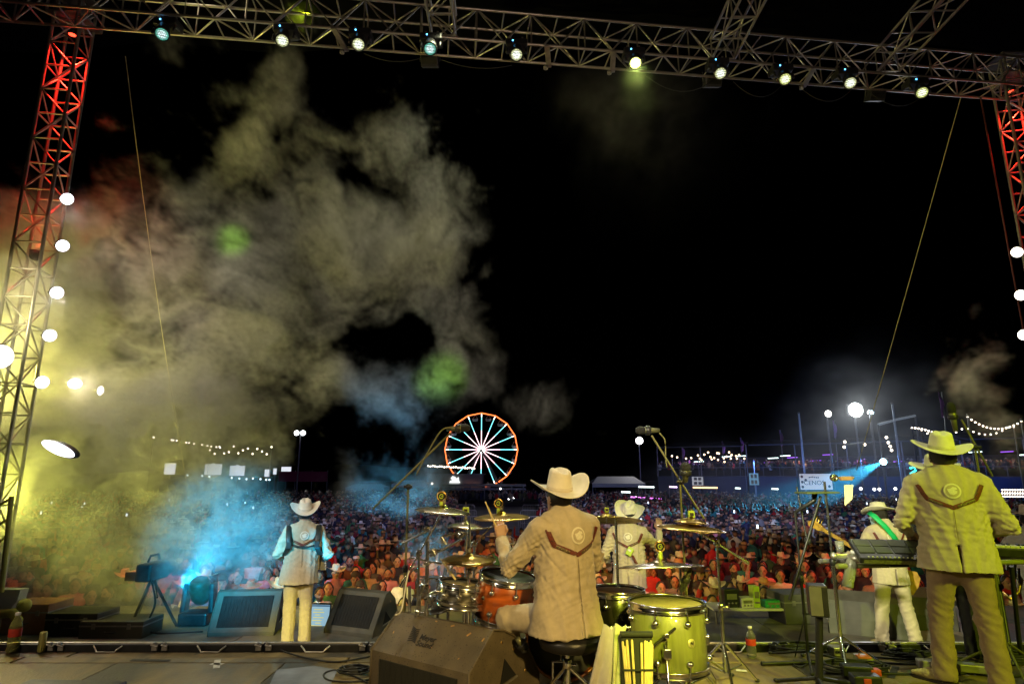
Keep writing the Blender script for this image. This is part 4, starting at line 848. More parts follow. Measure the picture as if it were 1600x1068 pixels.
# towel and stick bag
CH = mat('towel_cloth', (.50, .47, .42), .95, var=.08, scale=20, bump=.7, bscale=260, sheen=.3); CHs = mat('towel_stripe', (.62, .64, .34), .95, var=.1, scale=20, bump=.7, bscale=260)
def drape(name, m, u0, u1, v0, v1, d, parent, k=0):
    vs, fs = [], []; nu, nv = 10, 16
    for j in range(nv + 1):
        for i in range(nu + 1):
            f = i/nu; h = j/nv; w = .35 + .65*min(1, h*1.6)*1.0; u = u0[0] + (u0[1] - u0[0])*h + ((u1[0] - u0[0]) + ((u1[1] - u0[1]) - (u1[0] - u0[0]))*h)*f
            q = at(u, v0 + (v1 - v0)*h, d - .05*math.sin(min(1, h*3)*PI/2)); q.y -= .02*math.sin(f*9 + h*2)*h + k; q.z += .012*math.cos(f*5); vs.append(q)
    for j in range(nv):
        for i in range(nu): a = j*(nu + 1) + i; fs.append((a, a + nu + 1, a + nu + 2, a + 1))
    o = MB().add(vs, fs, True).build(name, m, parent); s_ = o.modifiers.new('thick', 'SOLIDIFY'); s_.thickness = .012; s_.offset = 1; return o
t = thing('towel', 'pale towel with lime stripe hanging between the stool and stick bag', 'towel', at(945, 1070, 4.2)); drape('cloth', CH, (943, 916), (962, 956), 978, 1085, 4.25, t); drape('stripe', CHs, (961, 955), (979, 968), 977, 1085, 4.24, t)
t0 = thing('towel_rack', 'chrome bar stand under the hanging towel', 'stand', at(960, 1080, 4.3)); a = at(945, 980, 4.28); b = at(985, 980, 4.28); rod('bar', a, b, .01, CHROME, t0); rod('post', (b.x, b.y, 0), b, .012, CHROME, t0); rod('foot', (b.x, b.y - .2, .012), (b.x, b.y + .2, .012), .012, CHROME, t0)
sb = at(996, 1035, 4.12); t = thing('stick_bag', 'black stick bag full of drumsticks hanging below the green tom', 'bag', sb); BAG = mat('black_nylon', (.02, .024, .018), .7, var=.2, bump=.3, bscale=200)
MB().box(sb + Vector((0, .03, -.06)), (.20, .05, .46), None, .02).build('back_panel', BAG, t); MB().rod(sb + Vector((-.10, .0, .165)), sb + Vector((.10, .0, .165)), .018, n=12).build('rolled_top', BAG, t)
for z in (-.035, -.15, -.26): MB().box(sb + Vector((0, -.018, z)), (.205, .006, .03 if z < -.1 else .012), None, .002).build('pocket_strap', BAG, t)
for i, (x, top, w, tl) in enumerate(((-.088, .125, .0, -.06), (-.062, .135, 0, -.05), (-.03, .135, 0, .0), (.028, .12, 0, .05), (.052, .13, 0, .07), (.062, .128, 0, .075), (.088, .13, 0, .06), (-.078, .10, 0, -.055), (.075, .12, 0, .07), (.094, .11, 0, .05))):
    a = sb + Vector((x*.72, -.004 - .003*(i % 2), -.27)); b = sb + Vector((x, -.006 - .004*(i % 2), top)); stick(['leftmost stick in the stick bag', 'second stick from the left in the stick bag', 'third stick from the left in the bag, upright', 'middle right stick in the stick bag', 'pale thick stick right of the bag middle', 'pale stick pressed against the thick pale one', 'rightmost stick leaning out of the bag', 'short stick behind the leftmost stick', 'stick between the thick pale one and the rightmost', 'thin stick at the right edge of the bag'][i], b, a, 'sticks in the stick bag')
# ------------------------------------------------------------------ microphones on stands
MICB = mat('microphone_body', (.14, .14, .07), .4, metal=.5, var=.2)
LIT_OLIVE = mat('lit_stand_paint', (.16, .15, .06), .42, metal=.4, var=.2)  # lime stage light mixed into the stand colour
def mic(label, c, d, L=.17, r=.022, group='microphones on stands'):
    c, d = Vector(c), Vector(d).normalized(); q = d.to_track_quat('Z', 'Y').to_matrix(); t = thing('microphone', label, 'microphone', c, 0, group)
    MB().lathe([(0, -L*.5), (r*.6, -L*.5), (r*.75, -L*.2), (r, L*.12), (r*.9, L*.14)], 18, c, q).build('handle', MICB, t); MB().lathe([(r*.95, L*.14), (r*1.15, L*.22), (r*1.1, L*.40), (r*.7, L*.5), (0, L*.52)], 18, c, q).build('grille', GRILL, t)
    MB().lathe([(r*1.2, -.02), (r*1.35, -.015), (r*1.35, .015), (r*1.2, .02)], 16, c - d*.0, q, True).build('clip', BLACKP, t); return t
def mic_stand(label, base, top, boom=None, m=BLKM, r=.011, group='microphone stands', legs=True, flat=False):
    base, top = Vector(base), Vector(top); t = thing('microphone_stand', label, 'stand', base, 0, group)
    z1 = base.z + (top.z - base.z)*.55; rod('lower_tube', base + Vector((0, 0, .03)), (base.x, base.y, z1), r*1.25, m, t); rod('upper_tube', (base.x, base.y, z1), (base.x, base.y, top.z), r*.85, m, t)
    MB().lathe([(r*1.3, -.03), (r*1.9, -.025), (r*1.9, .025), (r*1.3, .03)], 14, (base.x, base.y, z1), close=True).build('height_clutch', BLACKP, t)
    if legs: tripod(t, base, .34, .09 if flat else .22, m, rot=.15, r=.010, double=False)
    if boom:
        a, b = Vector(boom[0]), Vector(boom[1]); rod('boom', a, b, r*.8, m, t); MB().ball(Vector((base.x, base.y, top.z)), .025, 10, 7).rod((base.x - .035, base.y - .02, top.z), (base.x + .035, base.y - .02, top.z), .012).build('boom_clamp', BLACKP, t)
    return t
def cable(label, pts, r=.006, m=None, grp=None):
    P = [Vector(p) for p in pts]; out = []
    for i in range(len(P) - 1):
        p0, p1, p2, p3 = P[max(i-1, 0)], P[i], P[i+1], P[min(i+2, len(P)-1)]
        for k in range(6):
            s = k/6; out.append(.5*((2*p1) + (p2 - p0)*s + (2*p0 - 5*p1 + 4*p2 - p3)*s*s + (3*p1 - p0 - 3*p2 + p3)*s**3))
    out.append(P[-1]); return tag(MB().tube(out, r).build('cable', m or RUBBER), label, 'cable', grp)
d = 5.3; b = at(638, 760, d); mic_stand('tall stand with lime lit boom over the left of the kit', (b.x, d, 0), b, (at(582, 795, d), at(704, 676, d + .05)), m=LIT_OLIVE)
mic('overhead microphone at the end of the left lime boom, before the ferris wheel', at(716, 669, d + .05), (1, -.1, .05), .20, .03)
cable('lime lit cable hanging along the left overhead boom', [at(706, 667, d), at(690, 672, d - .02), at(672, 700, d - .02), at(650, 742, d - .02)], .007, LIT_OLIVE)
d = 5.2; b = at(1062, 745, d); mic_stand('tall stand with boom leaning over the right of the kit', (b.x, d, 0), at(1062, 752, d), (at(1100, 810, d), at(1018, 680, d)), m=LIT_OLIVE)
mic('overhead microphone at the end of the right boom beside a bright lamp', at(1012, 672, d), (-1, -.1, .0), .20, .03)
cable('short cable drooping from the right overhead microphone', [at(1030, 676, d), at(1039, 688, d), at(1040, 715, d), at(1042, 730, d)], .006, LIT_OLIVE)
mic('stubby microphone standing upright beside the right boom', at(1071, 738, d - .05), (0, -.3, 1), .16, .035)
mic('slim microphone angled at the rim of the green floor tom', at(1072, 905, 4.62), (-.45, .2, -1), .18, .020)
mic('black microphone pointing down at the snare drum', at(815, 1006, 4.7), (.4, .3, -.6), .12, .03)
# ------------------------------------------------------------------ right side stands, keyboards
d = 5.6; b = at_z(1318, 1040, 0); t = mic_stand('tall chrome stand with a crossbar, left of the keyboards', b, at(1303, 752, b.y), m=CHROME, r=.013)
cb = thing('crossbar_rig', 'brown crossbar clamp with a paper set list hanging from it', 'clamp', at(1310, 748, b.y)); a = at(1303, 746, b.y); e = at(1334, 746, b.y); rod('bar', a, e, .011, BRASS, cb); MB().box(at(1322, 747, b.y - .01), (.10, .035, .035), None, .005).build('clamp_block', mat('brown_clamp', (.28, .15, .06), .5, var=.2), cb); MB().lathe([(.012, -.02), (.03, -.02), (.03, .02), (.012, .02)], 16, a, Matrix.Rotation(PI/2, 3, 'X'), True).build('clamp_ring', CHROME, cb)
sl = MB(); a0, a1, a2, a3 = at(1319, 757, b.y), at(1333, 757, b.y), at(1332, 779, b.y - .03), at(1320, 790, b.y - .03); tag(MB().prism([a0, a1, a2, a3], (0, 0, 0), (0, .002, 0)).build('paper_sheet', mat('cream_paper', (.60, .55, .36), .8, var=.05)), 'cream paper sheet hanging from the brown crossbar clamp', 'paper')
bt = at(1334, 888, b.y - .1)
def bottle(label, c, h, r, cap_m, lab_m=None, tilt=None, m=None, fill=.0):
    """c: base centre"""
    c = Vector(c); q = tilt or Matrix.Identity(3); t = thing('bottle', label, 'bottle', c)
    PET = m or mat('clear_plastic', (.85, .88, .86), .08, var=0, trans=.9, ior=1.2)
    MB().lathe([(0, .004), (r*.8, 0), (r, .015), (r*.93, h*.18), (r, h*.25), (r*.94, h*.34), (r, h*.42), (r, h*.62), (r*.85, h*.74), (r*.4, h*.88), (r*.36, h*.93)], 24, c, q).build('body', PET, t); MB().lathe([(r*.42, h*.93), (r*.44, h*.94), (r*.44, h), (0, h)], 18, c, q).build('cap', cap_m, t)
    if lab_m: MB().lathe([(r*1.01, h*.40), (r*1.02, h*.41), (r*1.02, h*.60), (r*1.01, h*.61)], 24, c, q).build('label', lab_m, t)
    return t
WC = mat('white_cap', (.7, .7, .7), .5, var=.05); RL = mat('red_label', (.55, .05, .03), .5, var=.2, scale=30)
bq = Matrix.Rotation(.28, 3, 'Y'); bottle('clear bottle hanging tilted in a holder on the chrome stand', at(1324, 917, b.y - .1), .30, .045, WC, None, bq, mat('frosted_plastic', (.6, .62, .45), .25, var=.1, trans=.5))
hd_ = thing('bottle_holder', 'pale clamp holder gripping the tilted bottle', 'clamp', at(1316, 868, b.y - .05)); c = at(1316, 868, b.y - .05); MB().box(c, (.11, .04, .035), None, .006).build('arm', ALU, hd_); MB().lathe([(.047, -.02), (.052, -.02), (.052, .02), (.047, .02)], 18, at(1336, 872, b.y - .1), bq, True).build('ring', ALU, hd_); MB().ball(c - Vector((.07, 0, 0)), .03, 10, 7).build('knob', ALU, hd_); MB().lathe([(0, 0), (.03, 0), (.034, .09), (.03, .09)], 16, at(1313, 862, b.y - .05)).build('cup', mat('clear_cup', (.8, .8, .7), .2, var=0, trans=.8), hd_)
# flat tray stand
b = at_z(1264, 1036, 0); mic_stand('black stand with a flat tray top, right of the chrome tom stand', b, at(1266, 800, b.y), m=BLKM, flat=True)
ty = thing('flat_tray', 'thin black tray on top of the slim black stand', 'tray', at(1276, 769, b.y)); c = at(1276, 769, b.y); MB().box(c, (.29, .24, .014), Matrix.Rotation(-.02, 3, 'Y'), .004).build('plate', mat('olive_plate', (.07, .08, .02), .5, var=.2), ty); MB().tube([c - Vector((.02, 0, 0)), c - Vector((.03, 0, .07)), Vector((b.x, b.y, at(1266, 800, b.y).z))], [.028, .02, .014]).build('neck', BLKM, ty)
d = b.y; t = thing('boom_arm', 'long thin black boom slanting down beside the tray stand', 'stand', at(1262, 850, d)); rod('boom', at(1234, 937, d - .1), at(1282, 775, d - .04), .012, BLKM, t); rod('boom', at(1245, 760, d + .1), at(1262, 850, d), .008, BLKM, t); MB().ball(at(1262, 845, d - .05), .03, 10, 7).build('boom_clamp', BLACKP, t)
t = thing('floor_bar', 'black tube lying on the floor at the foot of the tray stand', 'tube', at_z(1225, 1035, 0)); a = at_z(1190, 1036, .015); e = at_z(1285, 1033, .015); rod('tube', a, e, .016, BLKM, t); rod('end_cap', a, a.lerp(e, .05), .019, RUBBER, t)
b = at_z(1280, 1078, 0); t = thing('short_stand', 'short black pole stand with a small grey box speaker on it', 'stand', b); top = at(1280, 948, b.y); rod('pole', b, top, .028, BLKM, t); rod('thin_pole', top, top + Vector((0, 0, .05)), .018, BLKM, t); tripod(t, b, .3, .08, BLKM, r=.014, double=False)
sp = thing('box_speaker', 'small grey box speaker on the short black pole', 'speaker', top + Vector((0, 0, .0))); c = at(1277, 936, b.y); MB().box(c, (.13, .16, .22), Matrix.Rotation(-.3, 3, 'Z'), .01).build('cabinet', BLACKP, sp); MB().box(c + Matrix.Rotation(-.3, 3, 'Z') @ Vector((-.02, -.083, .0)), (.085, .006, .20), Matrix.Rotation(-.3, 3, 'Z'), .002).build('grille', mat('grey_grille', (.16, .15, .15), .6, metal=.3, bump=.6, bscale=400), sp)
# sampler pad and keyboard
kz = at(1385, 884, 5.35); t = thing('sampler_keyboard', 'black sampler with dark pads tilted on the stand before the keyboard player', 'keyboard', kz)
Mx = Matrix.Translation(at(1392, 861, 5.35)) @ Matrix.Rotation(-.22, 4, 'Z') @ Matrix.Rotation(.45, 4, 'X')
def part_m(mb, name, m, parent, Mw):
    o = mb.build(name, m, parent, True); o.matrix_basis = Matrix.Translation(-Vector(parent.location)) @ Mw; return o
part_m(MB().box((0, 0, 0), (.56, .30, .05), None, .012), 'case', BLACKP, t, Mx)
for i in range(4):
    for j in range(2): part_m(MB().box((-.2 + .133*i, .075 - .10*j, .028), (.12, .088, .008), None, .003), 'pad', mat('pad_rubber', (.05, .055, .03), .6, var=.2), t, Mx)
part_m(MB().box((.0, -.152, -.004), (.50, .004, .03)), 'front_panel', mat('olive_panel', (.14, .14, .05), .5, var=.5, scale=60), t, Mx)
for i in range(14): part_m(MB().box((-.21 + .032*i, -.13, .028), (.012, .012, .008), None, .002), 'button', mat('pale_button', (.5, .5, .3), .5), t, Mx)
ks = thing('keyboard_stand', 'metal keyboard stand with a pale rail in front of the keyboard player', 'stand', at_z(1440, 1050, 0)); a = at(1308, 884, 5.4); e = at(1640, 876, 5.9); rod('rail', a, e, .022, mat('lit_rail', (.40, .42, .16), .4, metal=.5), ks); rod('rail', a + Vector((0, .3, 0)), e + Vector((0, .3, 0)), .02, ALUD, ks)  # yellow-green stage light mixed into the front rail's colour
for u in (1470, 1580): q = at(u, 884, 5.5); rod('leg', (q.x - .12, q.y, .02), (q.x + .05, q.y + .25, q.z), .018, BLKM, ks); rod('leg', (q.x + .15, q.y + .25, .02), (q.x, q.y, q.z), .018, BLKM, ks)
MB().box(at_z(1495, 1040, .05), (.55, .10, .06), Matrix.Rotation(-.35, 3, 'Z'), .01).build('base_beam', ALUD, ks); MB().box(at(1400, 879, 5.38), (.16, .10, .05), None, .012).build('clamp', BLACKP, ks)
kb = thing('keyboard', 'second keyboard at the right edge behind the keyboard player elbow', 'keyboard', at(1590, 870, 5.9)); Mk = Matrix.Translation(at(1600, 862, 5.9)) @ Matrix.Rotation(-.5, 4, 'Z'); part_m(MB().box((0, 0, 0), (.9, .30, .08), None, .012), 'case', BLACKP, kb, Mk)
for i in range(24): part_m(MB().box((-.42 + .036*i, -.06, .05), (.033, .14, .02), None, .003), 'white_key', PALE, kb, Mk)
for i in range(24):
    if i % 7 in (0, 1, 3, 4, 5): part_m(MB().box((-.402 + .036*i, -.03, .066), (.018, .09, .014), None, .003), 'black_key', BLACKP, kb, Mk)
hn = thing('brass_horn', 'shiny metal horn valves glinting right of the keyboard player', 'instrument', at(1578, 905, 6.2))
for i in range(4): c = at(1574 + i*6, 890 + i*7, 6.2); rod('valve', c, c + Vector((.02, 0, .14)), .014, CHROME, hn)
MB().tube([at(1566, 925, 6.2), at(1578, 935, 6.15), at(1592, 925, 6.2), at(1596, 905, 6.2), at(1585, 890, 6.25)], .016, 8).build('tubing', BRASS, hn); c = at(1582, 918, 6.2)
# right hand mic over the keyboard
d = 5.5; t = mic_stand('olive microphone stand right of the keyboard player', at_z(1578, 1050, 0), at(1570, 700, 5.6), (at(1551, 744, d), at(1502, 655, d)), m=LIT_OLIVE); mic('olive condenser microphone in front of the keyboard player hat', at(1489, 651, d), (-.12, -.1, 1), .26, .030)
# pedal, coils and cables on the platform floor
BOX = mat('red_box_paint', (.5, .06, .02), .5, var=.2)
t = thing('power_strip', 'black power boxes with a red end among coiled cables', 'power strip', at_z(1345, 1050, 0)); MB().box(at_z(1338, 1046, .05), (.22, .12, .08), Matrix.Rotation(-.2, 3, 'Z'), .012).build('box', BLACKP, t); MB().box(at_z(1352, 1060, .04), (.2, .12, .07), Matrix.Rotation(-.1, 3, 'Z'), .012).build('box', BLACKP, t); MB().box(at_z(1349, 1063, .06) - Vector((0, .06, 0)), (.05, .012, .06)).build('red_end', BOX, t); MB().box(at_z(1366, 1049, .05), (.08, .07, .05), None, .01).build('red_plug', BOX, t)
t = thing('foot_pedal', 'small effects pedal with an orange top on the platform', 'pedal', at_z(1350, 1028, 0)); MB().box(at_z(1349, 1028, .03), (.13, .11, .05), Matrix.Rotation(-.2, 3, 'Z'), .008).build('body', ALU, t); MB().box(at_z(1349, 1025, .062), (.1, .08, .012), Matrix.Rotation(-.2, 3, 'Z')).build('top', mat('orange_paint', (.6, .16, .04), .5), t); rod('switch', at_z(1342, 1024, .06), at_z(1342, 1018, .10), .007, CHROME, t)
MB_ = at_z(1308, 1022, 0); t = thing('junction_box', 'small metal junction box by the foot of the chrome stand', 'box', MB_); MB().box(MB_ + Vector((0, 0, .035)), (.10, .12, .07), None, .006).build('body', ALU, t)
for i in range(3): MB().lathe([(.008, 0), (.013, 0), (.013, .012), (.008, .012)], 12, MB_ + Vector((-.03 + .03*i, -.062, .04)), Matrix.Rotation(PI/2, 3, 'X'), True).build('socket', BLACKP, t)
rs = random.Random(5)
def coil(label, u, v, r, n, z=.01, thick=.007, sq=.55):
    c = at_z(u, v, z); pts = []
    for i in range(n*10): a = 2*PI*i/10; rr = r*(1 - .25*rs.random()*.5 - .15*(i/(n*10))); pts.append(c + Vector((math.cos(a)*rr + .02*math.sin(i), math.sin(a)*rr*sq + .02*math.cos(i*1.3), z + .008*(i/10) + .012*rs.random())))
    return tag(MB().tube(pts, thick, 5).build('cable_coil', RUBBER), label, 'cable', 'coiled cables on the platform')
coil('coil of black cable on the platform edge left of the chrome stand', 1250, 1018, .28, 7, sq=.3); coil('tangle of black cable around the power boxes', 1335, 1048, .30, 6, sq=.5); coil('small black cable coil beside the large brown monitor', 555, 1052, .14, 5); coil('coil of cable near the keyboard player boot', 1420, 1026, .22, 5, sq=.35); coil('coil under the keyboard stand at the right edge', 1585, 1030, .3, 5, sq=.4)
fz = lambda u, v: at_z(u, v, .010)
cable('cable running along the platform edge to the brown monitor', [fz(430, 1012), fz(470, 1025), fz(520, 1033), fz(560, 1028), fz(590, 1022)], .007, None, 'loose cables on the platform'); cable('cable looping on the floor left of the brown monitor', [fz(590, 1058), fz(555, 1064), fz(515, 1062), fz(506, 1052), fz(525, 1046), fz(552, 1055), fz(575, 1066)], .007, None, 'loose cables on the platform')
cable('black cable drooping from the tray stand to the floor', [at(1258, 960, 5.5), at(1252, 985, 5.55), fz(1243, 1022), fz(1240, 1036), fz(1252, 1041), fz(1268, 1030)], .006, None, 'loose cables on the platform'); cable('cable from the orange pedal towards the boot', [fz(1352, 1022), fz(1372, 1030), fz(1388, 1050), fz(1372, 1046), fz(1330, 1040)], .006, None, 'loose cables on the platform')
for i, v in enumerate((1020, 1027, 1034, 1052)): cable(['cable along the right platform edge, nearest the rail', 'second cable along the right platform edge', 'third cable along the right platform edge under the keyboard', 'cable crossing below the keyboard at the picture bottom right'][i], [fz(1380 - 30*i, v - 2), fz(1440, v + 3*math.sin(i)), fz(1520, v - 1), fz(1560, v + 4), fz(1640, v)], .009, None, 'loose cables on the platform')
cable('white cable hanging at the left edge of the kit', [at(662, 885, 5.2), at(640, 890, 5.0), at(628, 950, 4.9), at(618, 960, 4.8)], .006, PALE)
bottle('clear water bottle with red label standing behind the green tom', at_z(1175, 1026, 0), .25, .042, WC, RL)
bottle('yellow lit bottle with red label standing on the left platform edge', at_z(19, 1018, 0), .33, .05, WC, RL, None, mat('yellow_lit_plastic', (.75, .72, .25), .12, var=0, trans=.8, ior=1.2))  # yellow light painted into the bottle's plastic
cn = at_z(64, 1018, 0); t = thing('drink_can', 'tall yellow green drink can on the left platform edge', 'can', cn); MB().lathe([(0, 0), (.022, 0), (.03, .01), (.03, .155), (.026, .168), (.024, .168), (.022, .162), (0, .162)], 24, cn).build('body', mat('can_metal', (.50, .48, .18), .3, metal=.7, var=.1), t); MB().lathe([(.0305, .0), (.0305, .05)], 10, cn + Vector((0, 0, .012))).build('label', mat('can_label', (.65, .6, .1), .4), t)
c = at_z(120, 1066, .02); t = tag(MB().box(c - Vector((0, .2, .0)), (.75, .42, .04), Matrix.Rotation(-.05, 3, 'Z'), .012).build('floor_case', BLACKP), 'flat black case lying at the bottom left of the platform', 'case')
gw = at_z(470, 1058, .004); tag(MB().prism([at_z(432, 1046, .003), at_z(490, 1040, .003), at_z(528, 1046, .003), at_z(515, 1072, .003), at_z(420, 1072, .003)], (0, 0, 0), (0, 0, .003)).build('floor_light_patch', mat('lit_floor_grey', (.20, .21, .25), .5, var=.5, scale=4, spots=((.07, .07, .07), 6, .12))), 'pale grey vinyl sheet on the floor left of the brown monitor', 'sheet')  # bluish light on the floor, painted as a flat grey patch
# ------------------------------------------------------------------ musicians' gear on the front stage
G = mat('bass_wood', (.52, .30, .07), .3, var=.25, scale=12, coat=.5, stretch=(1, 1, 6))
bg_ = thing('bass_guitar', 'bass guitar with pale headstock pointing up to the left', 'guitar', p_bass); a = at(1284, 826, 8.62); e = at(1392, 892, 8.75); dv = (e - a).normalized(); up_ = Vector((0, -1, 0)); up_ = (up_ - dv*up_.dot(dv)).normalized(); M = frame(e, dv, up_)
part_m(MB().prism([(-.10, -.06, 0), (.0, -.15, 0), (.10, -.17, 0), (.20, -.14, 0), (.30, -.17, 0), (.38, -.12, 0), (.40, 0, 0), (.38, .12, 0), (.30, .17, 0), (.18, .13, 0), (.08, .16, 0), (-.08, .20, 0), (-.16, .17, 0), (-.02, .09, 0)], (0, 0, 0), (0, 0, .04)), 'body', G, bg_, M)
L_ = (e - a).length; part_m(MB().box((-L_/2, 0, .03), (L_ + .1, .05, .025), None, .006), 'neck', G, bg_, M); part_m(MB().prism([(-L_ - .02, -.03, .02), (-L_ - .06, -.05, .02), (-L_ - .20, -.06, .02), (-L_ - .23, -.01, .02), (-L_ - .16, .05, .02), (-L_ - .02, .03, .02)], (0, 0, 0), (0, 0, .02)), 'headstock', G, bg_, M)
for i in range(4):
    part_m(MB().rod((-L_ - .06 - .042*i, .03, .03), (-L_ - .06 - .042*i, .09, .03), .008).box((-L_ - .06 - .042*i, .10, .03), (.022, .03, .012)), 'tuning_peg', BRASS, bg_, M); part_m(MB().rod((-L_ - .05 - .04*i, -.018 + .012*i, .045), (.3, -.018 + .012*i, .05), .0015, n=5), 'string', CHROME, bg_, M)
part_m(MB().box((.15, 0, .045), (.05, .09, .012), None, .003), 'pickup', BLACKP, bg_, M)
gs = MB(); s0, s1 = at(1366, 806, 8.14), at(1402, 848, 8.16); w_ = Vector((.05, 0, .04)); pts = [Vector((s0.x, s0.y + .12, s0.z + .04)), s0, s0.lerp(s1, .35) - Vector((0, .05, 0)), s0.lerp(s1, .7) - Vector((0, .05, 0)), s1 - Vector((0, .02, 0)), s1 + Vector((.12, .22, -.12))]
o = gs.add([p + w_*k for p in pts for k in (-.5, .5)], [(2*i, 2*i + 1, 2*i + 3, 2*i + 2) for i in range(len(pts) - 1)], True).build('strap', mat('green_strap', (.01, .42, .14), .5, var=.1), bg_); o.modifiers.new('thick', 'SOLIDIFY').thickness = .006
# accordion and its straps
ac = thing('accordion', 'accordion with white edge worn by the accordion player, straps on the back', 'accordion', p_acc); ry = math.atan2(-p_acc.x, p_acc.y); Ma = Matrix.Translation(p_acc) @ Matrix.Rotation(ry, 4, 'Z')
part_m(MB().box((.20, .30, 1.10), (.10, .20, .44), Matrix.Rotation(-.25, 3, 'Z'), .02), 'treble_case', PALE, ac, Ma); part_m(MB().box((-.22, .32, 1.10), (.10, .20, .42), Matrix.Rotation(.2, 3, 'Z'), .02), 'bass_case', mat('red_lacquer', (.25, .01, .015), .25, coat=.6), ac, Ma)
for i in range(8): part_m(MB().box((-.14 + .04*i, .33, 1.10), (.022, .19 if i % 2 else .17, .40), None, .006), 'bellows_fold', mat('bellows_cloth', (.3, .03, .03), .7), ac, Ma)
part_m(MB().box((.285, .26, 1.08), (.05, .16, .40), Matrix.Rotation(-.25, 3, 'Z'), .01), 'key_panel', PALE, ac, Ma)
for i in range(10): part_m(MB().box((.30, .18, .90 + .038*i), (.03, .02, .03), None, .004), 'key', PALE, ac, Ma)
STRAP = mat('black_leather_strap', (.018, .022, .018), .4, var=.3, bump=.3, bscale=120)
for sx in (-1, 1):
    x = sx*.185 + .0; st = [(x*.85, .17, 1.25), (x*.95, .10, 1.43), (x, .0, 1.50), (x*1.02, -.105, 1.43), (x*.98, -.16, 1.33), (x*.9, -.17, 1.25), (x*1.05, -.13, 1.18), (x*1.25, .0, 1.10)]
    vs = []; fs = []
    for (a0, a1, a2) in st:
        for k in (-1, 1): vs.append((a0 + .038*k, a1, a2))
    for i in range(len(st) - 1): fs.append((2*i, 2*i + 1, 2*i + 3, 2*i + 2))
    o = part_m(MB().add(vs, fs, True), 'shoulder_strap', STRAP, ac, Ma); o.modifiers.new('thick', 'SOLIDIFY').thickness = .02; o.modifiers.new('smooth', 'SUBSURF').levels = 2
    part_m(MB().box((x*.92, -.185, 1.255), (.06, .02, .09), None, .008), 'strap_pad', STRAP, ac, Ma)
part_m(MB().tube([(-.17, -.165, 1.27), (-.06, -.185, 1.235), (.06, -.185, 1.225), (.165, -.172, 1.245)], .013), 'back_strap', STRAP, ac, Ma)
bp = Matrix.Translation(p_sing) @ Matrix.Rotation(math.atan2(-p_sing.x, p_sing.y) - .10, 4, 'Z'); t = thing('belt_pack', 'lime lit wireless pack on the back of the singer', 'radio pack', p_sing); part_m(MB().box((.03, -.19, 1.20), (.075, .03, .10), Matrix.Rotation(.5, 3, 'Y'), .008), 'case', LIT_LIME, t, bp); part_m(MB().box((.03, -.207, 1.215), (.04, .004, .025), Matrix.Rotation(.5, 3, 'Y')), 'screen', PALE, t, bp); part_m(MB().tube([(.06, -.185, 1.15), (.11, -.17, 1.05), (.14, -.16, .98)], .016), 'strap', LEATHER, t, bp)
# laptop on the stage floor
lp = at(500, 978, 9.6); t = thing('laptop', 'open laptop with a lit pale screen of text beside the accordion player', 'laptop', lp); SCR = mat('screen_blue', (.05, .06, .07), .3, var=0, emit=(.35, .60, .75), estr=.75)
q = at(500, 962, 9.6); Ml = Matrix.Translation(q) @ Matrix.Rotation(-.1, 4, 'Z') @ Matrix.Rotation(PI/2 - .12, 4, 'X'); part_m(MB().box((0, 0, -.012), (.31, .36, .02), None, .006), 'lid', BLACKP, t, Ml); sc_ = part_m(MB().box((0, 0, 0), (.27, .31, .003)), 'screen', SCR, t, Ml); part_m(MB().box((0, -.2, -.14), (.31, .02, .26), None, .005), 'keyboard_deck', BLACKP, t, Ml)
for i in range(7):
    part_m(MB().box((-.03 + .02*math.sin(i*3), .09 - .036*i, .003), (.13 + .05*math.sin(i*2.3), .012, .001)), 'text_line', mat('screen_text', (.1, .1, .02), .5, var=0, emit=(.75, .70, .25), estr=.8), sc_, Matrix.Translation(sc_.location))
part_m(MB().box((0, .14, .003), (.27, .022, .001)), 'title_bar', mat('screen_bar', (.02, .03, .05), .5, var=0, emit=(.08, .2, .35), estr=.6), sc_, Matrix.Translation(sc_.location))
# moving head light on the floor, cases, video gear
q = at(309, 962, 9.7); t = thing('floor_lamp', 'black moving head lamp standing on the front stage floor left', 'stage lamp', (q.x, q.y, FRONT)); c = Vector((q.x, q.y, FRONT))
MB().box(c + Vector((0, 0, .09)), (.42, .36, .18), None, .03).build('base', BLACKP, t)
for s in (-1, 1): MB().box(c + Vector((s*.20, 0, .36)), (.075, .16, .42), Matrix.Rotation(-s*.06, 3, 'Y'), .03).build('yoke_arm', BLACKP, t)
MB().lathe([(0, -.20), (.09, -.19), (.14, -.10), (.15, .06), (.13, .16), (.09, .19), (0, .19)], 24, c + Vector((0, 0, .46)), Matrix.Rotation(.5, 3, 'X')).build('head', mat('head_plastic', (.05, .045, .03), .5, var=.4, scale=10), t); MB().lathe([(0, .198), (.085, .195)], 20, c + Vector((0, 0, .46)), Matrix.Rotation(.5, 3, 'X')).build('lens', mat('dark_glass2', (.05, .06, .05), .1, var=.3), t)
BROWN = mat('brown_case', (.30, .12, .05), .6, var=.25, scale=5)
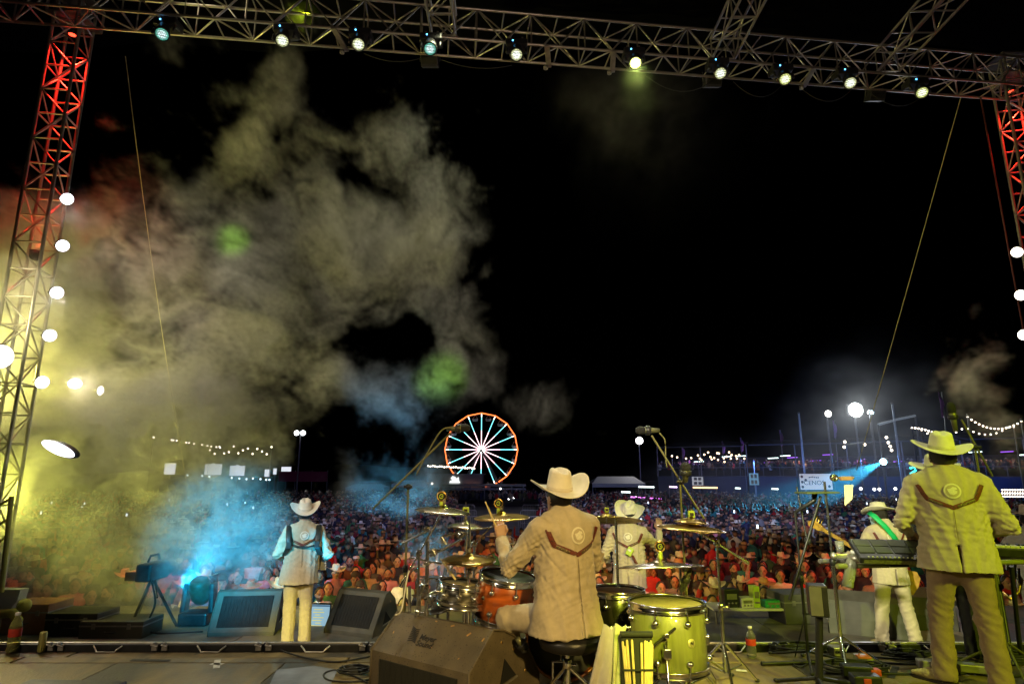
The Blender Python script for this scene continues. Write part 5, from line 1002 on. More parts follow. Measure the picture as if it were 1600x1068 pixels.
def flight(label, u, v, d, w, h, dp, m, z=FRONT, rz=0):
    q = at(u, v, d); c = Vector((q.x, q.y, z)); t = thing('flight_case', label, 'case', c, rz, 'cases on the front stage')
    MB().box((0, 0, h*.36), (w, dp, h*.70), None, .01).build('body', m, t, True); MB().box((0, 0, h*.86), (w*1.01, dp*1.01, h*.26), None, .012).build('lid', m, t, True); MB().box((0, 0, h*.72), (w*1.015, dp*1.015, .02), None, .003).build('trim', ALUD, t, True)
    for s in (-1, 1): MB().box((s*w*.28, -dp*.51, h*.70), (.05, .012, .07), None, .004).build('latch', ALUD, t, True)
    MB().tube([(-.07, -dp*.5 - .005, h*.40), (-.06, -dp*.5 - .035, h*.38), (.06, -dp*.5 - .035, h*.38), (.07, -dp*.5 - .005, h*.40)], .008).build('handle', BLKM, t, True); return t
flight('reddish brown flight case at the left end of the front stage', 60, 955, 9.3, .62, .40, .5, BROWN); flight('dark flight case under the smoke left of the video gear', 130, 965, 9.2, .7, .30, .5, BLACKP); flight('long dark case below the video camera', 190, 985, 9.1, .85, .22, .5, WFRT)
flight('grey green equipment case in front of the crowd right of the kit', 1246, 960, 9.9, .66, .42, .5, WFRT, rz=.12)
q = at(232, 950, 9.4); t = thing('video_camera', 'dark video camera rig on a tripod covered with cables at left', 'camera', (q.x, q.y, FRONT)); c = Vector((q.x, q.y, FRONT))
MB().box(c + Vector((0, 0, .78)), (.22, .50, .24), None, .03).build('body', BLACKP, t); MB().lathe([(.0, 0), (.07, 0), (.08, .2), (.10, .24), (.10, .27), (0, .265)], 18, c + Vector((0, .2, .78)), Matrix.Rotation(-PI/2, 3, 'X')).build('lens', BLACKP, t); MB().box(c + Vector((-.24, -.1, .72)), (.17, .05, .12), None, .01).build('viewfinder', mat('viewfinder_case', (.12, .05, .06), .4), t); MB().tube([c + Vector((0, -.15, .92)), c + Vector((0, -.1, 1.0)), c + Vector((0, .1, 1.0)), c + Vector((0, .15, .92))], .016).build('handle', BLKM, t)
tripod(t, c, .38, .66, BLKM, r=.02, double=False); rod('pan_bar', c + Vector((.05, 0, .66)), c + Vector((.35, -.45, .50)), .012, BLKM, t)
cable('black cables sagging from the video camera to the stage', [c + Vector((.1, -.2, .7)), c + Vector((.25, -.3, .4)), c + Vector((.2, -.35, .1)), c + Vector((.4, -.3, .01)), c + Vector((.9, -.2, .01))], .014)
t = thing('control_desk', 'low table of small mixers and white boxes at the stage front, right of the kit', 'table', at(1165, 965, 9.9)); q = at(1165, 965, 9.9); c = Vector((q.x, q.y, FRONT)); MB().box(c + Vector((0, 0, .20)), (1.1, .5, .03), None, .004).build('table_top', PALE, t)
for sx in (-.5, .5):
    for sy in (-.2, .2): rod('leg', c + Vector((sx, sy, 0)), c + Vector((sx, sy, .19)), .015, ALUD, t)
for (x, w, h, m, lab) in ((-.25, .22, .26, BLACKP, 'small black speaker on the low table at the stage front'), (.12, .10, .30, LIT_LIME, 'lime lit bottle shaped box on the low table'), (.38, .30, .10, mat('mixer_green', (.03, .35, .12), .5, var=.3, scale=40), 'flat green mixer on the low table'), (-.02, .2, .14, PALE, 'white paper carton on the low table')):
    o = thing('desk_box', lab, 'box', c + Vector((x, -.1, .215)), .1); MB().box((0, 0, h/2), (w, .16, h), None, .012).build('body', m, o, True); MB().box((0, -.082, h*.6), (w*.7, .004, h*.3), None, .001).build('panel', ALUD, o, True)
    for k in (-1, 0, 1): MB().lathe([(0, .012), (.012, .01), (.014, 0)], 10, (k*w*.25, -.083, h*.25), Matrix.Rotation(PI/2, 3, 'X')).build('knob', ALUD, o, True)
q = at(14, 945, 8.7); t = thing('flood_lamp', 'yellow lit floor lamp with a white shade at the left edge', 'stage lamp', (q.x, q.y, FRONT)); MB().prism([at(-4, 920, 8.7), at(32, 921, 8.7), at(27, 938, 8.7), at(16, 951, 8.7), at(-4, 953, 8.7)], (0, 0, 0), (0, .15, 0)).build('shade', mat('white_shade', (.75, .75, .72), .5, var=.05), t)
MB().ball(at(38, 945, 8.65), .085, 16, 10).build('knob', mat('yellow_lit_knob', (.6, .55, .1), .4, var=.1), t); YL = mat('yellow_lit_bracket', (.55, .50, .06), .45, var=.2); MB().tube([at(0, 958, 8.7), at(20, 957, 8.7), at(28, 968, 8.7), Vector((at(28, 968, 8.7).x, 8.7, FRONT))], .06, 10).build('bracket', YL, t)  # yellow light painted into the knob and bracket colours
# ------------------------------------------------------------------ the audience
SK2 = mat('crowd_skin', rough=.5, var=.08, scale=20, objcol=True, attr='paint')
SH2 = mat('crowd_shirt', rough=.8, var=.15, scale=14, objcol=True, bump=.3, bscale=90)
HR2 = mat('crowd_hair', rough=.5, var=.3, scale=30, objcol=True, bump=.5, bscale=150)
HT2 = mat('crowd_hat', rough=.8, var=.1, scale=30, objcol=True)
def crowd_paint(beard):
    def f(v):
        q = v - np.array((0, .0, 1.60)); c = np.ones((len(v), 4)); fr = q[:, 1] > .045
        for sx in (-1, 1):
            e = fr & ((((q[:, 0] - sx*.032)/.014)**2 + ((q[:, 2] - .006)/.008)**2) < 1); c[e, :3] = .22
            b = fr & (np.abs(q[:, 0] - sx*.034) < .022) & (np.abs(q[:, 2] - .030) < .007); c[b, :3] = .38
        m = fr & (np.abs(q[:, 0]) < .026) & (np.abs(q[:, 2] + .060) < .008); c[m, :3] = (.75, .38, .38)
        n = fr & (np.abs(q[:, 0]) < .018) & (np.abs(q[:, 2] + .034) < .006); c[n, :3] = .6
        if beard:
            k = (q[:, 1] > -.005) & (q[:, 2] < -.045) & (q[:, 2] > -.15) & ~m; c[k, :3] = .16
            k = fr & (np.abs(q[:, 0]) < .035) & (np.abs(q[:, 2] + .046) < .007); c[k, :3] = .16
        return c
    return f
POSES = [dict(el=(-.29, -.02, 1.12), er=(.29, -.02, 1.12), wl=(-.27, .08, .88), wr=(.27, .08, .88)),
         dict(el=(-.27, .03, 1.13), er=(.27, .03, 1.13), wl=(-.08, .26, 1.20), wr=(.10, .24, 1.16)),
         dict(el=(-.28, -.02, 1.12), er=(.33, .12, 1.38), wl=(-.24, .10, .90), wr=(.28, .20, 1.64)),
         dict(el=(-.29, .02, 1.13), er=(.29, .02, 1.13), wl=(.10, .20, 1.14), wr=(-.10, .22, 1.10))]
CB, CS = {}, []
for k, J in enumerate(POSES):
    A = {n: np.array(v) for n, v in J.items()}; sl, sr = np.array((-.175, 0, 1.40)), np.array((.175, 0, 1.40))
    def bodyf(P):
        d = cap(P, (0, 0, .95), (0, 0, 1.3), .12, .13, (1, 1.3, 1)); d = smin(d, cap(P, (0, 0, 1.3), (0, .01, 1.52), .09, .052), .05)
        for s, e, w in ((sl, A['el'], A['wl']), (sr, A['er'], A['wr'])):
            d = smin(d, cap(P, s, e, .048, .04), .03); d = smin(d, cap(P, e, w, .04, .03), .02); u = (w - e)/np.linalg.norm(w - e); d = smin(d, cap(P, w, w + u*.09, .036, .026), .02)
        return d
    bm_ = sdf_mesh('torso', bodyf, (-.45, -.25, .75), (.45, .4, 1.82), .024, SK2)
    for b in (0, 1):
        pf = crowd_paint(b); hm = sdf_mesh('head', lambda P: smin(head_f(P, (0, 0, 1.60), 1.0, .35), cap(P, (0, -.01, 1.46), (0, -.01, 1.56), .055), .03), (-.12, -.13, 1.42), (.12, .14, 1.74), .0115, SK2)
        me = joinmesh('spectator_body', [hm, bm_], SK2); co = np.empty(len(me.vertices)*3); me.vertices.foreach_get('co', co)
        a = me.color_attributes.new('paint', 'FLOAT_COLOR', 'POINT'); a.data.foreach_set('color', pf(co.reshape(-1, 3)).astype(np.float32).ravel()); CB[(k, b)] = me
    def shirtf(P):
        d = cap(P, (0, 0, .84), (0, 0, 1.28), .185, .19, (1, 1.4, 1)); d = smin(d, cap(P, sl + (.03, 0, -.01), sr - (.03, 0, .01), .075), .06); d = smin(d, cap(P, (0, 0, 1.36), (0, 0, 1.47), .095, .062), .04)
        for s, e, w in ((sl, A['el'], A['wl']), (sr, A['er'], A['wr'])):
            d = smin(d, cap(P, s, e, .068, .055), .03); d = smin(d, cap(P, e, e + (w - e)*.85, .055, .045), .02)
        return np.maximum(d, .80 - P[:, 2])
    CS.append(sdf_mesh('shirt', shirtf, (-.46, -.26, .76), (.46, .4, 1.75), .022, SH2, lambda v: folds(v*(1, 1, 1.6), .008, 15, k)))
CT = sdf_mesh('trousers', lambda P: smin(smin(cap(P, (-.1, 0, .86), (-.11, 0, .04), .10, .07), cap(P, (.1, 0, .86), (.11, 0, .04), .10, .07), .02), cap(P, (-.06, 0, .90), (.06, 0, .90), .125), .04), (-.3, -.2, -.04), (.3, .2, 1.06), .035, SH2)
def hairf(long):
    def f(P):
        Q = P - np.array((0, 0, 1.60)); d = head_f(Q, (0, 0, 0), 0) - .014; d = np.maximum(d, np.maximum(Q[:, 1] - .045 + np.maximum(.055 - Q[:, 2], 0)*1.0, -.075 - Q[:, 2]))
        if long: l_ = smin(cap(Q, (-.072, -.03, .02), (-.085, .0, -.22), .035, .03), cap(Q, (.072, -.03, .02), (.085, .0, -.22), .035, .03), .03); l_ = smin(l_, cap(Q, (0, -.08, 0), (0, -.07, -.24), .06, .05), .04); d = smin(d, l_, .03)
        return d
    return f
CH_ = [sdf_mesh('hair', hairf(i), (-.16, -.2, 1.28), (.16, .14, 1.76), .016, HR2) for i in (0, 1)]
HATS = [hat_mesh('cowboy_hat', HT2, up=.06, crown=.12, nt=28), hat_mesh('wide_hat', HT2, up=.02, crown=.10, rx=.21, ry=.22, nt=28)]
cp = MB(); cp.lathe([(0, .105), (.05, .098), (.082, .06), (.092, .0)], 20).add([(.07*math.cos(t), .075 + .09*math.sin(t)*1.0, .008 - .02*math.sin(t)) for t in np.linspace(-.2, PI + .2, 12)] + [(.07*math.cos(t), .06, .016) for t in np.linspace(0, PI, 12)], [(i, i + 1, 13 + i, 12 + i) for i in range(11)]); HATS.append(cp.mesh('cap', HT2))
COLS = [('black', (.012, .012, .014), 8), ('grey', (.05, .05, .055), 4), ('navy', (.015, .02, .06), 4), ('red', (.45, .02, .02), 2), ('white', (.6, .58, .55), 2), ('maroon', (.16, .015, .025), 2), ('olive', (.10, .10, .04), 2), ('pink', (.5, .18, .2), 1), ('beige', (.40, .30, .19), 2), ('green', (.04, .16, .06), 1), ('brown', (.12, .06, .03), 2), ('teal', (.02, .15, .15), 1), ('plaid', (.18, .17, .17), 1), ('orange', (.5, .16, .04), 1)]
GARM = ['jacket', 'shirt', 'sweater', 'coat', 'hoodie']
SKINS = [(.38, .20, .12), (.30, .15, .085), (.45, .26, .17), (.24, .12, .07)]
ROWN = ['first', 'second', 'third', 'fourth', 'fifth', 'sixth', 'seventh', 'eighth', 'ninth', 'tenth', 'eleventh', 'twelfth', 'thirteenth']
SECT = [(95, 'at the far left'), (190, 'left of the video camera'), (270, 'behind the video camera'), (345, 'behind the floor lamp'), (425, 'left of the accordion player'), (520, 'beside the accordion player'), (600, 'right of the accordion player'), (670, 'behind the left cymbals'), (760, 'behind the snare drum'), (860, 'behind the drummer arm'), (945, 'behind the drummer'), (1040, 'beyond the singer'), (1110, 'behind the green tom'), (1180, 'behind the low table'), (1260, 'behind the equipment case'), (1335, 'left of the bass guitarist'), (1420, 'beyond the bass guitarist'), (1500, 'behind the keyboard'), (1900, 'at the far right')]
used = set(); spots = []
rc = random.Random(11)
row = 0; y = 11.15
while y < 24:
    hw = .835*y*1.04 + .4; x = -hw + rc.random()*.4
    while x < hw: spots.append((row, x + rc.uniform(-.13, .13), y + rc.uniform(-.22, .22))); x += .60 + rc.uniform(-.06, .22)
    y += .74; row += 1
near = spots[:300]; last_y = max(s[2] for s in near)
def upx(x, y): return 800 + F*x/(y*math.cos(PITCH) + (-2.05)*math.sin(PITCH))
special = {}
def choose(w): 
    t = rc.random()*sum(c[2] for c in w)
    for c in w:
        t -= c[2]
        if t <= 0: return c
    return w[-1]
def spectator(row, x, y, forced=None):
    sec = next(s for u, s in SECT if upx(x, y) < u)
    for k in range(60):
        c = choose(COLS); g = rc.choice(GARM); r = rc.random(); female = r < .42
        hr = rc.random(); head = ('long dark hair' if female else 'short dark hair') if hr < .64 else ('pale cowboy hat' if hr < .80 else ('wide dark hat' if hr < .86 else ('wide straw hat' if hr < .90 else 'dark cap')))
        beard = (not female) and rc.random() < .4
        if forced: c = next(q for q in COLS if q[0] == forced[0]); g = forced[1]; head = forced[2]; female = 'long' in head; beard = False
        lab = f"spectator in {c[0]} {g} {'and ' if 'hat' in head or 'cap' in head else 'with '}{head}, {ROWN[min(row, 12)]} row {sec}"
        if lab not in used: break
    used.add(lab)
    t = thing('person', lab, 'spectator', (x, y, GROUND), PI + rc.uniform(-.5, .5) + math.atan2(-x, y)*.6, 'spectators in the rows nearest the stage')
    s = rc.uniform(.90, .97) if female else rc.uniform(.95, 1.05); t.scale = (s, s, s)
    k = rc.choices([0, 1, 2, 3], [5, 3, 1.0, 2])[0]; sk = SKINS[rc.randrange(4)]; sk = tuple(q*rc.uniform(.85, 1.15) for q in sk)
    b = put('body', CB[(k, int(beard))], t, True); b.color = (*sk, 1)
    j = rc.uniform(.8, 1.25); o = put('shirt', CS[k], t, True); o.color = (*(min(.75, q*j) for q in c[1]), 1)
    o = put('trousers', CT, t, True); o.color = rc.choice([(.015, .02, .045, 1), (.02, .02, .022, 1), (.08, .06, .04, 1)])
    o = put('hair', CH_[int(female)], t, True); o.color = rc.choice([(.010, .008, .007, 1), (.03, .018, .012, 1), (.016, .012, .010, 1)])
    if 'hat' in head or 'cap' in head:
        m = HATS[0] if 'cowboy' in head else (HATS[1] if 'wide' in head else HATS[2]); o = put('hat' if 'hat' in head else 'cap', m, t, True); o.location = (0, 0, 1.67); o.scale = (1.06, 1.06, 1.06); o.rotation_euler = (rc.uniform(-.15, .1), rc.uniform(-.08, .08), 0)
        o.color = (.62, .54, .38, 1) if 'pale' in head else ((.03, .022, .018, 1) if 'dark' in head else (.45, .22, .10, 1))
for (rw, x, y) in near:
    u = upx(x, y); f = None
    if rw == 5 and 585 < u < 612 and 'r' not in special: special['r'] = 1; f = ('red', 'sweater', 'long dark hair')
    if rw == 7 and 1190 < u < 1225 and 'w' not in special: special['w'] = 1; f = ('black', 'coat', 'pale cowboy hat')
    spectator(rw, x, y, f)
# the crowd beyond, thousands of people reading as one mass
def lowpoly(hat, arm):
    m = MB(); col = []
    def addc(c, n0): col.extend([c]*(len(m.v) - n0))
    n = len(m.v); m.lathe([(.10, .75), (.20, .80), (.21, 1.15), (.22, 1.34), (.13, 1.43), (.06, 1.47), (.055, 1.52)], 8); addc('s', n)
    for i in range(n, len(m.v)): x, y_, z = m.v[i]; m.v[i] = (x, y_*.62, z)
    n = len(m.v); m.ball((0, .005, 1.60), (.078, .095, .115), 8, 6)
    for i in range(n, len(m.v)): col.append('h' if (m.v[i][2] > 1.655 or m.v[i][1] < -.02) else 'k')
    if hat == 1: n = len(m.v); m.lathe([(0, 1.80), (.06, 1.80), (.085, 1.68), (.15, 1.672), (.20, 1.70)], 10); addc('c', n)
    if hat == 2: n = len(m.v); m.lathe([(.10, 1.66), (.085, 1.72), (0, 1.735)], 8); addc('c', n)
    if arm == 1:
        n = len(m.v); m.rod((.19, 0, 1.38), (.30, .12, 1.45), .055, .045, 5, False).rod((.30, .12, 1.45), (.24, .2, 1.74), .042, .03, 5, False); addc('s', n); n = len(m.v); m.ball((.24, .2, 1.78), .045, 5, 4); addc('k', n)
    for s in ((-1, 1) if arm == 0 else (-1,)):
        n = len(m.v); m.rod((s*.2, 0, 1.37), (s*.27, 0, 1.1), .055, .048, 5, False); addc('s', n); n = len(m.v); m.rod((s*.27, 0, 1.1), (s*.12, .2, 1.15), .042, .032, 5, False); addc('s', n)
    return np.array(m.v), m.f, col
VAR = {(h, a): lowpoly(h, a) for h in (0, 1, 2) for a in (0, 1)}
mv, mf, mc = [], [], []; base = 0
def in_lane(x, y): return 24 < y < 75 and -.078*y - .5 < x < .036*y + .4
def add_far(x, y, z):
    global base
    h = rc.choices([0, 1, 2], [7, 2.4, 1.2])[0]; a = int(rc.random() < .13); V, Fc, cc = VAR[(h, a)]; s = rc.uniform(.9, 1.06); r = PI + rc.uniform(-.6, .6) + math.atan2(-x, y)*.5; c_, s_ = math.cos(r), math.sin(r)
    P = V*s; mv.append(np.stack([P[:, 0]*c_ - P[:, 1]*s_ + x, P[:, 0]*s_ + P[:, 1]*c_ + y, P[:, 2] + z], 1)); mf.extend([tuple(i + base for i in f) for f in Fc]); base += len(V)
    sc = choose(COLS)[1]; sk = rc.choice(SKINS); hh = rc.choice([(.62, .54, .40), (.6, .55, .45), (.40, .25, .12), (.04, .03, .025)]); tab = {'s': sc, 'k': sk, 'h': (.012, .010, .009), 'c': hh}
    mc.append(np.array([(*tab[q], 1) for q in cc], np.float32)); return r, s, a
phones = []
for (rw, x, y) in spots[300:]: add_far(x, y, GROUND)
y = 24.0
while y < 84:
    hw = .835*y*1.03; x = -hw + rc.random(); st = .62 + (y - 24)*.012
    while x < hw:
        if not in_lane(x, y):
            r, s, a = add_far(x + rc.uniform(-.2, .2), y + rc.uniform(-.35, .35), GROUND)
            if a and rc.random() < .10 and len(phones) < 26: phones.append((x, y))
        x += st*rc.uniform(.75, 1.35)
    y += .78 + (y - 24)*.016
def crowd_mesh(name, lab):
    me = bpy.data.meshes.new(name); me.from_pydata(np.concatenate(mv).tolist(), [], mf); a = me.color_attributes.new('paint', 'FLOAT_COLOR', 'POINT'); a.data.foreach_set('color', np.concatenate(mc).ravel())
    me.polygons.foreach_set('use_smooth', [True]*len(mf)); me.materials.append(mat('crowd_mass', rough=.75, var=0, attr='paint')); return tag(put(name, me), lab, 'crowd', kind='stuff')
crowd_mesh('crowd', 'dense dark crowd filling the fairground behind the front rows')
mv, mf, mc = [], [], []; base = 0
# glowing phones held up in the crowd
phones.sort(key=lambda p: upx(*p)); REF = [(150, 'beyond the smoke at far left'), (330, 'behind the video camera, far back'), (430, 'left of the accordion player hat'), (520, 'right of the accordion player hat'), (600, 'left of the left overhead boom'), (680, 'below the left end of the festoon row'), (760, 'straight below the ferris wheel'), (840, 'below the pavilion lamps'), (930, 'beside the drummer hat'), (1000, 'above the singer hat'), (1060, 'left of the stubby microphone'), (1130, 'below the warm string of light'), (1200, 'below the bluish poster'), (1290, 'below the white banner'), (1380, 'above the bass guitarist hat'), (1470, 'left of the keyboard player'), (1900, 'at the right edge')]
for i, (x, y) in enumerate(phones):
    u = upx(x, y); ref = next(r for q, r in REF if u < q); nth = sum(1 for p in phones[:i] if next(r for q, r in REF if upx(*p) < q) == ref)
    c = Vector((x, y - .3, GROUND + 1.80)); t = thing('phone', f"lit phone {ref}" + ('' if nth == 0 else f", {['', 'second', 'third', 'fourth', 'fifth', 'sixth', 'seventh'][min(nth, 6)]} from the left"), 'phone', c, 0, 'phones lit in the crowd'); MB().box(c, (.09, .012, .16), None, .004).build('case', BLACKP, t); MB().box(c - Vector((0, .008, 0)), (.075, .003, .14)).build('screen', glow('phone_glow', (.75, .85, 1), 2.5), t)
# crowd barriers standing among the people
bar_m = mat('barrier_steel', (.40, .40, .36), .45, metal=.6, var=.2)
def barrier(x, y, lab):
    t = thing('crowd_barrier', lab, 'barrier', (x, y, GROUND), 0, 'steel crowd barriers'); z = GROUND
    MB().tube([(x - 1.1, y, z + .15), (x - 1.1, y, z + 1.0), (x - 1.0, y, z + 1.1), (x + 1.0, y, z + 1.1), (x + 1.1, y, z + 1.0), (x + 1.1, y, z + .15), (x - 1.1, y, z + .15)], .022, 8).build('frame', bar_m, t)
    for i in range(15): rod('bar', (x - .98 + .14*i, y, z + .15), (x - .98 + .14*i, y, z + 1.1), .009, bar_m, t, 6)
    for s in (-.8, .8): rod('foot', (x + s, y - .3, z + .03), (x + s, y + .3, z + .03), .02, bar_m, t)
q = at(1262, 886, 18.7)
for i in range(3): barrier(q.x + 2.25*i, 18.75, ['steel crowd barrier above the equipment case, left one of three', 'steel crowd barrier beyond the bass guitarist, middle one of three', 'steel crowd barrier behind the keyboard player, right one of three'][i])
for k, y in enumerate((40, 47, 55)):
    for s in (-1, 1): barrier((-.078*y if s < 0 else .036*y) + s*.05, y, f"steel crowd barrier along the empty lane below the ferris wheel, {'left' if s < 0 else 'right'} side, {['near', 'middle', 'far'][k]} one")
tag(MB().prism([(-.078*30, 30, GROUND + .004), (.036*30, 30, GROUND + .004), (.036*74, 74, GROUND + .004), (-.078*74, 74, GROUND + .004)], (0, 0, 0), (0, 0, .004)).build('path', mat('grey_paving', (.16, .155, .15), .85, var=.2, scale=.6, bump=.3, bscale=15)), kind='structure')
# ------------------------------------------------------------------ fairground beyond the crowd
STEEL = mat('grey_steel', (.16, .16, .17), .5, metal=.5, var=.2); DKW = mat('dark_wall', (.05, .05, .055), .8, var=.25, scale=.5); GRW = mat('grey_render', (.20, .185, .18), .85, var=.2, scale=.4, bump=.2)
# ferris wheel
D = 112; hub = at(752, 702, D); RW = 57/pxm(702, D)
fw = thing('ferris_wheel', 'ferris wheel with orange lit rim and spokes glowing white to cyan', 'ferris wheel', (hub.x, hub.y, GROUND)); OR = glow('rim_orange', (1, .19, .04), 2.6); PKW = glow('spoke_pink', (1, .62, .68), 2.6); CYA = glow('spoke_cyan', (.22, .85, .9), 1.9); WHI = glow('hub_white', (1, .9, .85), 4)
n = 16
pt = lambda k, r, dy=0: hub + Vector((math.sin(2*PI*k/n)*r, dy, math.cos(2*PI*k/n)*r))
for k in range(n):
    rod('rim_tube', pt(k, RW), pt(k + 1, RW), .095, OR, fw); rod('spoke', pt(k, .75), pt(k, RW*.52), .075, PKW, fw); rod('spoke', pt(k, RW*.52), pt(k, RW*.9), .075, CYA, fw); rod('spoke', pt(k, RW*.9), pt(k, RW*.97), .08, WHI, fw)
    rod('back_spoke', pt(k, .6, 1.2), pt(k, RW, 1.2), .05, STEEL, fw); rod('back_rim', pt(k, RW, 1.2), pt(k + 1, RW, 1.2), .06, STEEL, fw)
    c = pt(k + .5, RW*.93, .6) - Vector((0, 0, .5)); g = MB(); g.lathe([(0, -.42), (.42, -.36), (.55, .0), (.56, .06), (.5, .06), (.42, -.3), (0, -.36)], 14, c); g.rod(c + Vector((-.5, 0, 0)), c + Vector((0, 0, .8)), .03).rod(c + Vector((.5, 0, 0)), c + Vector((0, 0, .8)), .03); g.build('gondola', mat('gondola_paint', (.30, .28, .32), .5, var=.2), fw)
MB().lathe([(0, -.2), (.75, -.15), (.8, 0), (.75, 1.3), (0, 1.35)], 24, hub, Matrix.Rotation(-PI/2, 3, 'X')).build('hub', STEEL, fw); MB().lathe([(0, .24), (.62, .22), (.7, .16)], 24, hub, Matrix.Rotation(PI/2, 3, 'X')).build('hub_lamp', WHI, fw); MB().box(hub + Vector((.0, -.3, .38)), (.42, .06, .10)).build('hub_badge', BLACKP, fw)
for s in (-1, 1):
    for dy in (-.6, 1.8): rod('support_leg', hub + Vector((0, dy, 0)), Vector((hub.x + s*4.2, hub.y + dy, GROUND)), .16, STEEL, fw)
# buildings under the wheel
def P2(u, v, d): return at(u, v, d)
def slab(name, u0, u1, v0, d, m, parent, dep=6, v1=None):
    a, b = at(u0, v0, d), at(u1, v0, d); zb = GROUND if v1 is None else at(u0, v1, d).z; return MB().box(((a.x + b.x)/2, d + dep/2, (a.z + zb)/2), (b.x - a.x, dep, a.z - zb)).build(name, m, parent)
bd = thing('building', 'low grey building with a glowing white sign below the ferris wheel', 'building', (at(710, 750, 94).x, 94, GROUND)); slab('wall', 667, 754, 741, 94, GRW, bd); slab('roof', 665, 756, 739.5, 93.8, STEEL, bd, 6.6, 741)
for u in (680, 700, 730): o = slab('window', u - 5, u + 5, 761, 93.9, mat('window_dark', (.02, .03, .04), .1, var=0), bd, .1, 770)
sg = MB(); q = lambda u, v: at(u, v, 93.6); pts = [(702, 754), (703, 750.5), (706.5, 749.5), (704, 746.5), (707, 743), (711.5, 744.5), (713, 747), (716.5, 744.5), (717.5, 751), (719, 752.5), (718.5, 754)]
o = sg.prism([q(*p) for p in pts], (0, 0, 0), (0, .12, 0)).build('sign_shape', glow('sign_white', (.95, 1, .97), 1.1), bd); sg = MB().prism([q(702, 754.8), q(718, 754.8), q(718, 757), q(702, 757)], (0, 0, 0), (0, .12, 0)).build('sign_bar', glow('sign_white', (.95, 1, .97), 1.1), bd)
for (u, v, c) in ((675, 755, (1, .8, .6)), (732, 757, (1, .45, .3)), (744, 757, (1, .5, .35))): MB().ball(at(u, v, 93.5), .16, 8, 6).build('wall_lamp', glow('wall_lamp%d' % int(c[1]*100), c, 3), bd)
pv = thing('pavilion', 'long dark open pavilion beside the grey building under the wheel', 'building', (at(765, 765, 88).x, 88, GROUND)); slab('roof', 686, 822, 756, 88, mat('tin_roof', (.16, .15, .13), .5, metal=.5, var=.3), pv, 5, 759.5); slab('fascia', 686, 822, 762, 88.2, STEEL, pv, .2, 765); slab('back_wall', 690, 818, 766, 92, DKW, pv, .3)
for u in (690, 712, 735, 757, 780, 800, 818): a = at(u, 759, 88.2); rod('column', (a.x, a.y, GROUND), a, .10, STEEL, pv)
for u, v in ((782, 763), (795, 779), (803, 777)): MB().ball(at(u, v, 87.9), .14, 8, 6).build('lamp', glow('lamp_white', (.95, .98, 1), 3), pv)
def tent(label, u0, u1, v0, v1, d, m, slope=3):
    a, b = at(u0, v0, d), at(u1, v0 + slope*.0, d); zt, ze = a.z, at(u0, v1, d).z; x0, x1 = a.x, b.x; xm = (x0 + x1)/2; t = thing('market_tent', label, 'tent', (xm, d + 2, GROUND), 0, 'tents at the edge of the fairground')
    MB().add([(x0, d, ze), (x1, d, ze), (x1, d + 4, ze), (x0, d + 4, ze), (x0 + .3*(xm - x0), d + 2, zt), (x1 - .3*(x1 - xm), d + 2, zt)], [(0, 1, 5, 4), (1, 2, 5), (2, 3, 4, 5), (3, 0, 4)]).build('roof', m, t); MB().box((xm, d + .02, ze - .2), (x1 - x0, .03, .4)).build('valance', m, t)
    for x in (x0 + .05, x1 - .05):
        for y in (d + .1, d + 3.9): rod('pole', (x, y, GROUND), (x, y, ze), .05, STEEL, t)
    return t
CANV = mat('white_canvas', (.55, .56, .58), .8, var=.1); CANG = mat('grey_canvas', (.28, .29, .31), .8, var=.15)
tent('white tent left of the grey building under the wheel', 612, 666, 750, 756, 86, CANV); tent('grey tent right of the pavilion with lamps under its edge', 925, 1008, 744, 755, 70, CANG); tent('grey tent between the accordion player and the left boom', 540, 600, 756, 761, 84, CANG); tent('dark tent left of the accordion player among the lamps', 250, 330, 745, 752, 80, CANG)
# bulbs on wires
def string(label, pts, d, m, r=.07, sag=0.0, posts=True, group='strings of festoon lights'):
    c = at(pts[0][0], pts[0][1], d); t = thing('festoon_lights', label, 'string lights', c, 0, group); W_ = [at(u, v, d + (dd[0] if dd else 0)) for u, v, *dd in pts]; MB().tube([w + Vector((0, 0, r*1.6)) for w in W_], .015, 4).build('wire', RUBBER, t)
    bm_ = MB().ball((0, 0, 0), r, 8, 6).mesh('bulb', m)
    for w in W_: o = put('bulb', bm_, t); o.location = w
    if posts:
        for w in (W_[0], W_[-1]): rod('post', (w.x, w.y, GROUND), w + Vector((0, 0, .2)), .05, STEEL, t)
BW = glow('bulb_warm', (1, .72, .42), 5); BP = glow('bulb_pale', (1, .85, .68), 5)
string('row of small warm bulbs crossing in front of the ferris wheel', [(669 + 3.6*i, 727.5 + i*.18 + .6*math.sin(i*2)) for i in range(21)], 98, BP, .13)
string('slanting row of pale bulbs left of the accordion player, upper one', [(240, 683), (268, 687), (271, 687.5), (276, 688), (291, 691), (295, 691.5), (303, 693), (316, 694.5), (324, 696), (330, 697), (338, 698), (344, 699)], 84, BP, .11)
rr = random.Random(3); string('scattered pale bulbs above the lit panels at left', [(328 + 7.4*i, 704 + 6*math.sin(i*2.3) + rr.uniform(-2, 2)) for i in range(14)], 82, BP, .11)
string('row of small bulbs under the lit panels at left', [(293, 742), (316, 743), (327, 744), (362, 746), (374, 747), (385, 748), (395, 747), (407, 748), (416, 749), (421, 749)], 80, glow('bulb_cool', (.75, .9, 1), 4), .10)
